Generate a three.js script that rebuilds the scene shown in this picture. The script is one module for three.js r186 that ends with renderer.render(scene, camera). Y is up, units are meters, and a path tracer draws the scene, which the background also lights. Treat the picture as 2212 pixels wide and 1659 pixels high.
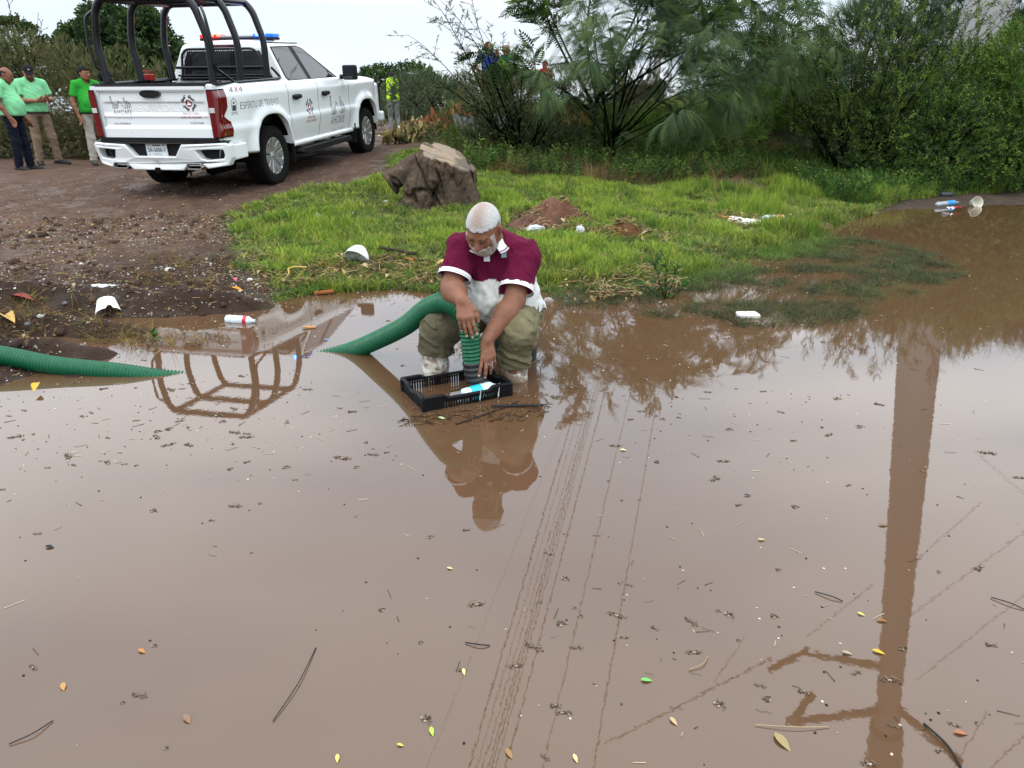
import * as THREE from 'three';
import { mergeGeometries } from 'three/addons/utils/BufferGeometryUtils.js';
import { RoundedBoxGeometry } from 'three/addons/geometries/RoundedBoxGeometry.js';
import { TextGeometry } from 'three/addons/geometries/TextGeometry.js';
import { FontLoader } from 'three/addons/loaders/FontLoader.js';

// ---------------------------------------------------------------- camera, sky, sun, exposure
const scene = new THREE.Scene();
const CAM_H = 1.54, PITCH = 21.0 * Math.PI / 180, FOV = 56.35;
const camera = new THREE.PerspectiveCamera(FOV, 4 / 3, 0.05, 600);
camera.position.set(0, CAM_H, 0);
camera.rotation.x = -PITCH;
const renderer = new THREE.WebGLRenderer({ antialias: true });
renderer.setSize(1024, 768);
renderer.toneMapping = THREE.LinearToneMapping;
renderer.toneMappingExposure = 0.8;
renderer.shadowMap.enabled = true;

function rng(seed) { let a = seed >>> 0; return () => { a = (a + 0x6D2B79F5) | 0; let t = Math.imul(a ^ (a >>> 15), 1 | a); t = (t + Math.imul(t ^ (t >>> 7), 61 | t)) ^ t; return ((t ^ (t >>> 14)) >>> 0) / 4294967296; }; }
const hash3 = (x, y, z) => { let h = Math.imul(x, 374761393) ^ Math.imul(y, 668265263) ^ Math.imul(z, 1274126177); h = Math.imul(h ^ (h >>> 13), 1274126177); return ((h ^ (h >>> 16)) >>> 0) / 4294967296; };
function vnoise(x, y, z = 0) {
  const xi = Math.floor(x), yi = Math.floor(y), zi = Math.floor(z), s = t => t * t * (3 - 2 * t);
  const u = s(x - xi), v = s(y - yi), w = s(z - zi), L = (a, b, t) => a + (b - a) * t;
  const c = (i, j, k) => hash3(xi + i, yi + j, zi + k);
  const p0 = L(L(c(0, 0, 0), c(1, 0, 0), u), L(c(0, 1, 0), c(1, 1, 0), u), v);
  if (z === 0) return p0;
  return L(p0, L(L(c(0, 0, 1), c(1, 0, 1), u), L(c(0, 1, 1), c(1, 1, 1), u), v), w);
}
function fbm(x, y, o = 4, z = 0) { let a = 0, k = 0.5, n = 0; for (let i = 0; i < o; i++) { a += k * vnoise(x, y, z); n += k; k *= 0.5; x = x * 2.03 + 17.3; y = y * 2.03 + 5.1; z = z ? z * 2.03 + 3.7 : 0; } return a / n; }
const clamp = (x, a = 0, b = 1) => Math.min(b, Math.max(a, x));
const sstep = (a, b, x) => { const t = clamp((x - a) / (b - a)); return t * t * (3 - 2 * t); };
const mix = (a, b, t) => a + (b - a) * t;
const V = (x, y, z) => new THREE.Vector3(x, y, z);
const lin = (r, g, b) => new THREE.Color().setRGB(r, g, b);
const srgb = (r, g, b) => new THREE.Color(`rgb(${Math.round(r)},${Math.round(g)},${Math.round(b)})`);

// overcast sky: brighter overhead than at the horizon, with soft streaks of cloud
{
  const W = 1024, H = 512, d = new Float32Array(W * H * 4);
  for (let j = 0; j < H; j++) for (let i = 0; i < W; i++) {
    const el = (j + 0.5) / H * Math.PI - Math.PI / 2, az = (i + 0.5) / W * Math.PI * 2;
    const x = Math.cos(el) * Math.cos(az), y = Math.sin(el), z = Math.cos(el) * Math.sin(az);
    const s = Math.max(0, y);
    const L = 0.86 * (1 + 2.95 * (1 - Math.exp(-Math.max(0, s - 0.09) / 0.17)));
    const q = 1 / (s + 0.18);
    const n = fbm(x * q * 1.1 + 7, z * q * 1.5 + 3, 5);
    const n2 = fbm(x * q * 0.5 + 31, z * q * 2.6 + 11, 4);
    const c = sstep(0.34, 0.66, 0.6 * n + 0.4 * n2);
    const k = L * mix(0.84, 1.06, c);
    const o = (j * W + i) * 4;
    d[o] = k * mix(0.80, 0.95, c); d[o + 1] = k * mix(0.94, 1.0, c); d[o + 2] = k * mix(1.08, 1.05, c); d[o + 3] = 1;
  }
  const t = new THREE.DataTexture(d, W, H, THREE.RGBAFormat, THREE.FloatType);
  t.mapping = THREE.EquirectangularReflectionMapping; t.magFilter = THREE.LinearFilter; t.minFilter = THREE.LinearFilter; t.wrapS = THREE.RepeatWrapping; t.needsUpdate = true;
  scene.background = t; scene.environment = t;
}
const sun = new THREE.DirectionalLight(0xfff4e2, 1.1);
sun.position.set(-6, 20, 3); sun.target.position.set(0, 0, -8); scene.add(sun, sun.target);
sun.castShadow = true; sun.shadow.radius = 34; sun.shadow.mapSize.set(2048, 2048);
Object.assign(sun.shadow.camera, { left: -20, right: 20, top: 20, bottom: -20, near: 1, far: 60 });

// ---------------------------------------------------------------- helpers
const used = {};
function numbered(n) { if (!(n in used)) { used[n] = 0; return n; } used[n]++; return `${n}_${String(used[n]).padStart(3, '0')}`; }
function tag(o, label, category, group, kind) { if (label) o.userData.label = label; if (category) o.userData.category = category; if (group) o.userData.group = group; if (kind) o.userData.kind = kind; return o; }
function thing(name, label, category, p = [0, 0, 0], turn = 0, group) { const o = new THREE.Group(); o.name = numbered(name); o.position.set(p[0], p[1], p[2]); o.rotation.y = turn; scene.add(o); return tag(o, label, category, group); }
function prep(g) {
  if (g.index) g = g.toNonIndexed(); else g = g.clone();
  if (!g.attributes.normal) g.computeVertexNormals();
  if (!g.attributes.uv) g.setAttribute('uv', new THREE.BufferAttribute(new Float32Array(g.attributes.position.count * 2), 2));
  for (const k of Object.keys(g.attributes)) if (!['position', 'normal', 'uv', 'color'].includes(k)) g.deleteAttribute(k);
  return g;
}
function merge(list) { if (!Array.isArray(list)) return list; if (list.length === 1) return list[0]; const l = list.map(prep); const c = l.some(g => g.attributes.color); if (c) for (const g of l) if (!g.attributes.color) g.setAttribute('color', new THREE.BufferAttribute(new Float32Array(g.attributes.position.count * 3).fill(1), 3)); return mergeGeometries(l, false); }
function mesh(name, geo, mat, parent) { const m = new THREE.Mesh(merge(geo), mat); m.castShadow = m.receiveShadow = true; m.name = parent && parent !== scene ? name : numbered(name); (parent || scene).add(m); return m; }
const top = (name, geo, mat, label, category, group, kind) => tag(mesh(name, geo, mat, scene), label, category, group, kind);
function copy(o, name) { const c = o.clone(); c.name = numbered(name); c.userData = { ...o.userData }; scene.add(c); return c; }
const mov = (g, x, y, z) => g.translate(x, y, z);
function box(w, h, d, x = 0, y = 0, z = 0, r = 0) { const g = r ? new RoundedBoxGeometry(w, h, d, 2, r) : new THREE.BoxGeometry(w, h, d); return g.translate(x, y, z); }
function bar(a, b, ra, rb = ra, n = 8) { a = a.isVector3 ? a : V(...a); b = b.isVector3 ? b : V(...b); const L = a.distanceTo(b), g = new THREE.CylinderGeometry(rb, ra, L, n, 1); g.translate(0, L / 2, 0); g.applyQuaternion(new THREE.Quaternion().setFromUnitVectors(V(0, 1, 0), b.clone().sub(a).normalize())); return g.translate(a.x, a.y, a.z); }
function tube(pts, r, seg = 40, n = 8, closed = false, tension) { const c = new THREE.CatmullRomCurve3(pts.map(p => p.isVector3 ? p : V(...p)), closed, tension === undefined ? 'centripetal' : 'catmullrom', tension); return new THREE.TubeGeometry(c, seg, r, n, closed); }
// polyline tube with rounded corners
function pipe(pts, r, rad = 0.08, n = 8) {
  pts = pts.map(p => V(...p)); const path = new THREE.CurvePath();
  let last = pts[0];
  for (let i = 1; i < pts.length - 1; i++) {
    const a = pts[i - 1], b = pts[i], c = pts[i + 1];
    const k = Math.min(rad, a.distanceTo(b) * 0.45, b.distanceTo(c) * 0.45);
    const p = b.clone().lerp(a, k / b.distanceTo(a)), q = b.clone().lerp(c, k / b.distanceTo(c));
    path.add(new THREE.LineCurve3(last, p)); path.add(new THREE.QuadraticBezierCurve3(p, b, q)); last = q;
  }
  path.add(new THREE.LineCurve3(last, pts[pts.length - 1]));
  return new THREE.TubeGeometry(path, pts.length * 14, r, n, false);
}
function grid(nu, nv, f, uvf) { // f(u,v)->[x,y,z], u,v in 0..1
  const p = new Float32Array((nu + 1) * (nv + 1) * 3), t = new Float32Array((nu + 1) * (nv + 1) * 2), ix = [];
  for (let j = 0; j <= nv; j++) for (let i = 0; i <= nu; i++) {
    const k = j * (nu + 1) + i, q = f(i / nu, j / nv), w = uvf ? uvf(i / nu, j / nv, q) : [i / nu, j / nv];
    p.set(q, k * 3); t.set(w, k * 2);
    if (i < nu && j < nv) ix.push(k, k + 1, k + nu + 1, k + 1, k + nu + 2, k + nu + 1);
  }
  const g = new THREE.BufferGeometry(); g.setAttribute('position', new THREE.BufferAttribute(p, 3)); g.setAttribute('uv', new THREE.BufferAttribute(t, 2)); g.setIndex(ix); g.computeVertexNormals(); return g;
}
function shapeOf(pts) { const s = new THREE.Shape(); pts.forEach((p, i) => i ? s.lineTo(p[0], p[1]) : s.moveTo(p[0], p[1])); s.closePath(); return s; }
function extr(pts, depth, bevel = 0, holes = []) { const s = shapeOf(pts); for (const h of holes) s.holes.push(shapeOf(h)); return new THREE.ExtrudeGeometry(s, { depth, bevelEnabled: bevel > 0, bevelThickness: bevel, bevelSize: bevel, bevelSegments: 2, curveSegments: 6 }); }
function paint(g, f) { const p = g.attributes.position, c = new Float32Array(p.count * 3); for (let i = 0; i < p.count; i++) { const q = f(p.getX(i), p.getY(i), p.getZ(i), i); c[i * 3] = q[0]; c[i * 3 + 1] = q[1]; c[i * 3 + 2] = q[2]; } g.setAttribute('color', new THREE.BufferAttribute(c, 3)); return g; }
function warp(g, f) { const p = g.attributes.position; for (let i = 0; i < p.count; i++) { const q = f(p.getX(i), p.getY(i), p.getZ(i)); p.setXYZ(i, q[0], q[1], q[2]); } g.computeVertexNormals(); return g; }
// textures
function canvasTex(w, h, draw, rep) { const c = document.createElement('canvas'); c.width = w; c.height = h; draw(c.getContext('2d'), w, h); const t = new THREE.CanvasTexture(c); t.colorSpace = THREE.SRGBColorSpace; t.magFilter = THREE.LinearFilter; t.anisotropy = 4; if (rep) { t.wrapS = t.wrapT = THREE.RepeatWrapping; t.repeat.set(rep, rep); } return t; }
function noiseTex(n, f, color = false) { // f(u,v)->value or [r,g,b] linear 0..1, tiling left to f
  const d = new Uint8Array(n * n * 4);
  for (let j = 0; j < n; j++) for (let i = 0; i < n; i++) { let q = f(i / n, j / n); if (!Array.isArray(q)) q = [q, q, q]; const o = (j * n + i) * 4; for (let k = 0; k < 3; k++) d[o + k] = clamp(q[k]) * 255; d[o + 3] = 255; }
  const t = new THREE.DataTexture(d, n, n, THREE.RGBAFormat, THREE.UnsignedByteType); t.wrapS = t.wrapT = THREE.RepeatWrapping; t.magFilter = THREE.LinearFilter; t.minFilter = THREE.LinearFilter; if (color) t.colorSpace = THREE.SRGBColorSpace; t.needsUpdate = true; return t;
}
// tiling fbm
function tfbm(u, v, base, o = 4, seed = 0) { let a = 0, k = 0.5, n = 0, f = base; for (let i = 0; i < o; i++) { const P = f, x = u * P, y = v * P, xi = Math.floor(x), yi = Math.floor(y), s = t => t * t * (3 - 2 * t), c = (p, q) => hash3(((xi + p) % P + P) % P, ((yi + q) % P + P) % P, seed + i * 7); const fx = s(x - xi), fy = s(y - yi); a += k * mix(mix(c(0, 0), c(1, 0), fx), mix(c(0, 1), c(1, 1), fx), fy); n += k; k *= 0.55; f *= 2; } return a / n; }
function tex(t, rx, ry = rx) { const c = t.clone(); c.repeat.set(rx, ry); c.needsUpdate = true; return c; }
const std = (color, roughness = 0.8, more = {}) => new THREE.MeshPhysicalMaterial({ color, roughness, specularIntensity: roughness > 0.7 ? 0.2 : roughness > 0.45 ? 0.4 : 0.8, ...more });
const phys = (color, roughness = 0.5, more = {}) => new THREE.MeshPhysicalMaterial({ color, roughness, ...more });
const T = {
  fine: noiseTex(512, (u, v) => tfbm(u, v, 24, 5, 3)),
  coarse: noiseTex(512, (u, v) => tfbm(u, v, 6, 6, 9)),
  cloth: noiseTex(256, (u, v) => 0.5 + 0.25 * Math.sin(u * 2 * Math.PI * 64) * Math.sin(v * 2 * Math.PI * 64) + 0.25 * (tfbm(u, v, 8, 4, 2) - 0.5)),
};
// surface nets: mesh of f < 0 inside the box lo..hi
function nets(f, lo, hi, h) {
  const n = [0, 1, 2].map(k => Math.ceil((hi[k] - lo[k]) / h) + 1), [nx, ny, nz] = n;
  const val = new Float32Array(nx * ny * nz), id = new Int32Array(nx * ny * nz).fill(-1), P = [], ix = [];
  for (let k = 0, o = 0; k < nz; k++) for (let j = 0; j < ny; j++) for (let i = 0; i < nx; i++, o++) val[o] = f(lo[0] + i * h, lo[1] + j * h, lo[2] + k * h);
  const sx = 1, sy = nx, sz = nx * ny, off = [0, sx, sy, sx + sy, sz, sx + sz, sy + sz, sx + sy + sz];
  const E = [[0, 1], [2, 3], [4, 5], [6, 7], [0, 2], [1, 3], [4, 6], [5, 7], [0, 4], [1, 5], [2, 6], [3, 7]];
  for (let k = 0; k < nz - 1; k++) for (let j = 0; j < ny - 1; j++) for (let i = 0; i < nx - 1; i++) {
    const o = i + j * sy + k * sz; let m = 0; for (let c = 0; c < 8; c++) if (val[o + off[c]] < 0) m |= 1 << c;
    if (m === 0 || m === 255) continue;
    let x = 0, y = 0, z = 0, q = 0;
    for (const [a, b] of E) { const A = val[o + off[a]], B = val[o + off[b]]; if ((A < 0) === (B < 0)) continue; const t = A / (A - B); x += (a & 1) + t * ((b & 1) - (a & 1)); y += ((a >> 1) & 1) + t * (((b >> 1) & 1) - ((a >> 1) & 1)); z += (a >> 2) + t * ((b >> 2) - (a >> 2)); q++; }
    id[o] = P.length / 3; P.push(lo[0] + (i + x / q) * h, lo[1] + (j + y / q) * h, lo[2] + (k + z / q) * h);
  }
  const S = [sx, sy, sz];
  for (let k = 1; k < nz - 1; k++) for (let j = 1; j < ny - 1; j++) for (let i = 1; i < nx - 1; i++) {
    const o = i + j * sy + k * sz, A = val[o] < 0;
    for (let a = 0; a < 3; a++) {
      if (A === (val[o + S[a]] < 0)) continue;
      const u = S[(a + 1) % 3], v = S[(a + 2) % 3], q = [id[o], id[o - u], id[o - u - v], id[o - v]];
      if (q.some(t => t < 0)) continue;
      if (A) ix.push(q[0], q[1], q[2], q[0], q[2], q[3]); else ix.push(q[0], q[2], q[1], q[0], q[3], q[2]);
    }
  }
  const g = new THREE.BufferGeometry(); g.setAttribute('position', new THREE.BufferAttribute(new Float32Array(P), 3)); g.setIndex(ix); g.computeVertexNormals(); return g;
}
// distance pieces
function cap(a, b, ra, rb = ra) { const [ax, ay, az] = a, dx = b[0] - ax, dy = b[1] - ay, dz = b[2] - az, l2 = dx * dx + dy * dy + dz * dz || 1e-9; return (x, y, z) => { const px = x - ax, py = y - ay, pz = z - az, t = clamp((px * dx + py * dy + pz * dz) / l2), ex = px - t * dx, ey = py - t * dy, ez = pz - t * dz; return Math.sqrt(ex * ex + ey * ey + ez * ez) - ra - (rb - ra) * t; }; }
function ell(c, r, q) { const m = Math.min(...r); const inv = q ? q.clone().invert() : null, w = V(0, 0, 0); return (x, y, z) => { w.set(x - c[0], y - c[1], z - c[2]); if (inv) w.applyQuaternion(inv); const k = Math.hypot(w.x / r[0], w.y / r[1], w.z / r[2]); return (k - 1) * m * (k > 1 ? 1 : 1); }; }
const smin = (a, b, k) => { const h = Math.max(k - Math.abs(a - b), 0) / k; return Math.min(a, b) - h * h * k * 0.25; };
const union = (fs, k) => (x, y, z) => { let d = fs[0](x, y, z); for (let i = 1; i < fs.length; i++) d = smin(d, fs[i](x, y, z), k); return d; };

// ---------------------------------------------------------------- lines of sight of the photograph (2212 x 1659 units), to find where things stand
const F = 1548.6;
function ray(u, v) { const dx = (u - 1106) / F, dy = (829.5 - v) / F, c = Math.cos(PITCH), s = Math.sin(PITCH); return [dx, dy * c - s, -(c + dy * s)]; }
function onZ(u, v, z) { const r = ray(u, v), t = z / r[2]; return [r[0] * t, CAM_H + r[1] * t, z]; }
function onY(u, v, y = 0) { const r = ray(u, v), t = (y - CAM_H) / r[1]; return [r[0] * t, y, r[2] * t]; }

// ---------------------------------------------------------------- ground
const shore = [[-2600, 960], [-400, 870], [0, 856], [70, 840], [150, 808], [212, 792], [206, 772], [120, 764], [60, 752], [60, 742], [130, 742], [235, 738], [300, 712], [430, 692], [530, 668], [640, 640], [720, 630], [850, 622], [960, 632], [1090, 628], [1180, 612], [1300, 612], [1420, 602], [1500, 588], [1600, 560], [1700, 530], [1760, 505], [1830, 474], [1890, 462], [1960, 452], [2030, 452], [2100, 446], [2212, 442], [2500, 436]].map(([u, v]) => { const p = onY(u, v); return [p[0], p[2]]; });
shore.push([40, -14], [40, 8], [-12, 8]);
function segd(x, z, a, b) { const dx = b[0] - a[0], dz = b[1] - a[1], t = clamp(((x - a[0]) * dx + (z - a[1]) * dz) / (dx * dx + dz * dz)); return Math.hypot(x - a[0] - t * dx, z - a[1] - t * dz); }
function shoreDist(x, z) { // positive on land
  let d = 1e9, inside = false;
  for (let i = 0, j = shore.length - 1; i < shore.length; j = i++) {
    const a = shore[i], b = shore[j]; d = Math.min(d, segd(x, z, a, b));
    if ((a[1] > z) !== (b[1] > z) && x < (b[0] - a[0]) * (z - a[1]) / (b[1] - a[1]) + a[0]) inside = !inside;
  }
  return inside ? -d : d;
}
const bumpAt = (x, z, cx, cz, rx, rz, h, a = 0) => { const c = Math.cos(a), s = Math.sin(a), dx = x - cx, dz = z - cz, u = (dx * c + dz * s) / rx, v = (-dx * s + dz * c) / rz, r = u * u + v * v; return r > 6 ? 0 : h * Math.exp(-r * 1.2); };
// grassy bank: how much the ground is bank (1) rather than bare mud road (0)
const bankEdge = [[555, 640], [500, 560], [490, 490], [560, 430], [700, 410], [830, 370], [840, 330], [900, 312], [940, 290]].map(([u, v]) => { const r = ray(u, v); let t = 2; for (; t < 40; t += 0.05) if (CAM_H + r[1] * t < clamp(0.085 * (-r[2] * t - 5.7), 0, 0.9)) break; return [r[0] * t, r[2] * t]; });
function bankness(x, z, sd) { // signed lateral distance right of the bank's left edge
  let e = 0; const pts = bankEdge;
  if (z > pts[0][1]) e = pts[0][0] + (z - pts[0][1]) * 0.6; else { e = pts[pts.length - 1][0] + 1.2 + Math.max(0, pts[pts.length - 1][1] - z) * 0.12; for (let i = 1; i < pts.length; i++) if (z <= pts[i - 1][1] && z >= pts[i][1]) { e = mix(pts[i - 1][0], pts[i][0], (z - pts[i - 1][1]) / (pts[i][1] - pts[i - 1][1])); break; } }
  return x - e + 0.5 * (fbm(x * 1.3 + 4, z * 1.3, 3) - 0.5);
}
const flat = [[1880, 456], [1960, 430], [2080, 421], [2212, 412], [2600, 404], [2600, 470], [2100, 470], [1960, 470]].map(([u, v]) => { const p = onY(u, v, 0.03); return [p[0], p[2]]; });
const onFlat = (x, z) => { let c = false; for (let i = 0, j = flat.length - 1; i < flat.length; j = i++) { const a = flat[i], b = flat[j]; if ((a[1] > z) !== (b[1] > z) && x < (b[0] - a[0]) * (z - a[1]) / (b[1] - a[1]) + a[0]) c = !c; } return c; };
const mounds = [];
const ruts = [[[[-150, 655], [60, 648], [300, 652], [470, 650], [600, 648]], 0.11, 0.075], [[[-150, 676], [100, 672], [330, 676], [600, 664]], 0.09, -0.05], [[[-100, 700], [80, 694], [250, 700], [330, 704]], 0.10, 0.055], [[[-100, 722], [60, 718], [220, 722]], 0.08, -0.03], [[[-100, 745], [40, 738], [150, 738], [235, 744]], 0.10, 0.075], [[[160, 790], [205, 786]], 0.06, 0.05], [[[430, 690], [560, 676], [640, 652]], 0.06, 0.03]].map(([l, w, k]) => [l.map(([u, v]) => { const p = onY(u, v, 0.07); return [p[0], p[2]]; }), w, k]);
function landBase(x, z, sd) {
  let h;
  if (sd < 0) h = Math.max(-0.22, sd * 0.13);
  else if (sd < 5.6) h = 0.088 * sd - (x > 4.5 ? 0.06 * Math.min(sd, 1.6) * sstep(4.5, 6, x) : 0); else if (sd < 9.6) h = 0.493 + 0.067 * (sd - 5.6); else h = 0.761 + 0.2 * (1 - Math.exp(-(sd - 9.6) / 6));
  h *= 1 - 0.34 * sstep(-4, -9, x) * sstep(-5, -8, z) * sstep(-22, -16, z);
  // the levee behind the shrubs on the right
  h = mix(h, 1.36, sstep(-14.6, -17.4, z) * sstep(-2.8, -1.3, x));
  h += 0.7 * sstep(-20, -34, z) * sstep(2, 8, x);
  // the road lies level across the pickup's four wheels
  const c = Math.cos(10.5 * Math.PI / 180), n = Math.sin(10.5 * Math.PI / 180), tx = (x + 4.433) * n - (z + 11.3) * c, tz = (x + 4.433) * c + (z + 11.3) * n;
  const w = sstep(2.2, 0.2, Math.hypot(Math.max(0, Math.abs(tx - 1.8) - 2.4), Math.max(0, Math.abs(tz) - 1.1)));
  return mix(h, 0.501 + 0.0664 * tx, w);
}
function ground(x, z) {
  if (z < -45 || Math.abs(x) > 40) return 0.96 + (z < -45 ? 0 : 0);
  const sd = shoreDist(x, z); let h = landBase(x, z, sd);
  const bank = bankness(x, z, sd), b = sstep(-0.25, 0.35, bank);
  if (sd > -0.6 && z > -16 && x > -14 && x < 16) {
    const near = sstep(-0.5, 0.15, sd);
    // churned mud and ruts on the left
    const mud = (1 - b) * near;
    h += mud * (0.05 * (fbm(x * 2.1, z * 3.0, 4) - 0.5) + 0.05 * Math.pow(fbm(x * 7, z * 8.5 + 3, 3), 2) * sstep(0.05, 0.4, sd) - 0.012);
    h += mud * 0.012 * (Math.abs(fbm(x * 26, z * 26, 2) - 0.5) * 4 - 0.8);
    if (z > -8 && x < 0) { // wheel ruts and the mud thrown up beside them
      let q = 0; for (const [line, w, k] of ruts) { let d = 1e9; for (let i = 1; i < line.length; i++) d = Math.min(d, segd(x, z, line[i - 1], line[i])); q += 1.6 * k * Math.exp(-d * d / (w * w)) * (0.55 + 0.9 * fbm(x * 5, z * 5, 3)); }
      h += (1 - b) * sstep(-0.25, 0.05, sd) * q;
    }
    // tyre tracks on the road
    const r = 0.5 + 0.5 * Math.sin((x * 0.98 + z * 0.18) * 9 + 3 * fbm(x * 0.6, z * 0.6, 2));
    h += (1 - b) * sstep(1.5, 2.6, sd) * 0.018 * (r - 0.5);
    // lumpy bank
    h += b * near * (0.1 * (fbm(x * 1.5, z * 1.5, 3) - 0.4) * sstep(0, 0.7, sd) + 0.02 * (fbm(x * 9, z * 9, 2) - 0.5));
    for (const m of mounds) h += bumpAt(x, z, ...m) * (0.62 + 0.5 * fbm(x * 11, z * 11, 3) + 0.35 * fbm(x * 31, z * 31, 2));
  }
  return h;
}
function at(u, v, f = ground) { const r = ray(u, v); let a = 1.5; for (let t = 1.5; t < 60; t += 0.04) { const x = r[0] * t, z = r[2] * t, y = CAM_H + r[1] * t; if (y < Math.max(0, f(x, z))) { let lo = a, hi = t; for (let k = 0; k < 12; k++) { const m = (lo + hi) / 2; if (CAM_H + r[1] * m < Math.max(0, f(r[0] * m, r[2] * m))) hi = m; else lo = m; } return [r[0] * hi, Math.max(0, f(r[0] * hi, r[2] * hi)), r[2] * hi]; } a = t; } const z = -50; return onZ(u, v, z); }
{ // heaps of soil on the bank; their top is above the foot seen in the photograph
  const put = (u, v, rx, rz, h, a) => { const p = at(u, v); return [p[0], p[2], rx, rz, h, a]; };
  mounds.push(put(1200, 476, 0.36, 0.3, 0.27, 0.1), put(1150, 490, 0.28, 0.22, 0.10, 0), put(1597, 416, 0.62, 0.42, 0.24, 0.2), put(1350, 508, 0.24, 0.18, 0.15, -0.3));
}
const soilSpot = (x, z) => { let s = 0; mounds.forEach((m, i) => { s = Math.max(s, bumpAt(x, z, m[0], m[1], m[2] * 1.05, m[3] * 1.05, 1, m[5])); }); return s; };
function axis(lo, hi, dense, far) { // graded steps, fine between dense[0] and dense[1]
  const a = []; let s = dense[2]; for (let x = dense[0]; x <= dense[1]; x += s) a.push(x);
  let st = s, x = dense[1]; while (x < hi) { st *= far; x += st; a.push(Math.min(x, hi)); }
  st = s; x = dense[0]; while (x > lo) { st *= far; x -= st; a.unshift(Math.max(x, lo)); } return a;
}
{
  const xs = axis(-160, 160, [-6.5, 7.5, 0.036], 1.08), zs = axis(-220, 6, [-8.6, -3.8, 0.034], 1.06);
  const nx = xs.length, nz = zs.length, P = new Float32Array(nx * nz * 3), C = new Float32Array(nx * nz * 3), U = new Float32Array(nx * nz * 2), ix = [];
  for (let j = 0; j < nz; j++) for (let i = 0; i < nx; i++) {
    const x = xs[i], z = zs[j], k = j * nx + i, y = ground(x, z), sd = (z < -45 || Math.abs(x) > 40) ? 30 : shoreDist(x, z);
    P.set([x, y, z], k * 3); U.set([x / 1.7, z / 1.7], k * 2);
    const b = sstep(-0.2, 0.25, bankness(x, z, sd) + 0.25 * (fbm(x * 5, z * 5, 3) - 0.5));
    const n = fbm(x * 2.3 + 11, z * 2.3, 4), n2 = fbm(x * 9, z * 9 + 40, 3);
    let c = [0.048, 0.028, 0.020];                                            // wet dark mud
    const road = sstep(1.0, 2.6, sd), rd = [mix(0.115, 0.175, n), mix(0.066, 0.103, n), mix(0.046, 0.072, n)];
    c = c.map((q, t) => mix(q, rd[t], road * 0.8)); c = c.map(q => q * mix(0.7, 1.35, n2));
    const gp = [0.05, 0.06, 0.02].map((q, t) => mix(q, [0.075, 0.045, 0.025][t], n)); // soil under grass
    c = c.map((q, t) => mix(q, gp[t], b)); if (x > 4 && onFlat(x, z)) c = [0.085, 0.06, 0.043].map(q => q * mix(0.6, 1.4, n2));
    const far = sstep(-15, -19, z) * b; c = c.map((q, t) => mix(q, [0.10, 0.12, 0.035][t] * mix(0.7, 1.3, n), far * 0.7));
    const so = sstep(0.15, 0.5, soilSpot(x, z) + 0.25 * (n2 - 0.5));
    const red = Math.hypot(x - mounds[3][0], z - mounds[3][1]) < 0.6 ? [0.17, 0.075, 0.022] : Math.hypot(x - mounds[2][0], z - mounds[2][1]) < 1 ? [0.11, 0.06, 0.04] : [0.17, 0.075, 0.045];
    c = c.map((q, t) => mix(q, red[t] * mix(0.6, 1.35, n2), so));
    C.set(c, k * 3);
    if (i < nx - 1 && j < nz - 1) ix.push(k, k + nx, k + 1, k + 1, k + nx, k + nx + 1);
  }
  const g = new THREE.BufferGeometry(); g.setAttribute('position', new THREE.BufferAttribute(P, 3)); g.setAttribute('color', new THREE.BufferAttribute(C, 3)); g.setAttribute('uv', new THREE.BufferAttribute(U, 2)); g.setIndex(ix); g.computeVertexNormals();
  const grain = noiseTex(1024, (u, v) => { const a = tfbm(u, v, 40, 5, 1), p = tfbm(u, v, 160, 2, 5); const s = p > 0.72 ? 1.35 : 1; const k = mix(0.55, 1.0, a) * s * 0.78; return [k, k * 0.985, k * 0.97]; });
  const m = phys(0xffffff, 0.95, { specularIntensity: 0.32, vertexColors: true, map: grain, bumpMap: tex(T.fine, 1.3), bumpScale: 0.014, roughnessMap: noiseTex(512, (u, v) => mix(0.6, 1, sstep(0.3, 0.55, tfbm(u, v, 7, 5, 4)))) });
  top('ground', g, m, null, null, null, 'structure');
}
// ---------------------------------------------------------------- water
{
  const n = noiseTex(1024, (u, v) => 0.6 * tfbm(u, v, 20, 4, 8) + 0.4 * tfbm(u, v, 90, 3, 13));
  const g = new THREE.PlaneGeometry(60, 26, 1, 1).rotateX(-Math.PI / 2).translate(10, 0, -6);
  const uv = g.attributes.uv, p = g.attributes.position; for (let i = 0; i < 4; i++) uv.setXY(i, p.getX(i) / 1.9, p.getZ(i) / 1.9);
  const tint = noiseTex(512, (u, v) => { const k = tfbm(u, v, 3, 5, 21); return [mix(0.93, 1, k), mix(0.92, 1, k), mix(0.9, 1, k)]; });
  const m = phys(lin(0.098, 0.053, 0.028), 0.02, { ior: 1.58, bumpMap: n, bumpScale: 0.00009, map: tex(tint, 0.3) });
  top('water', g, m, null, null, null, 'structure');
}

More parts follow.
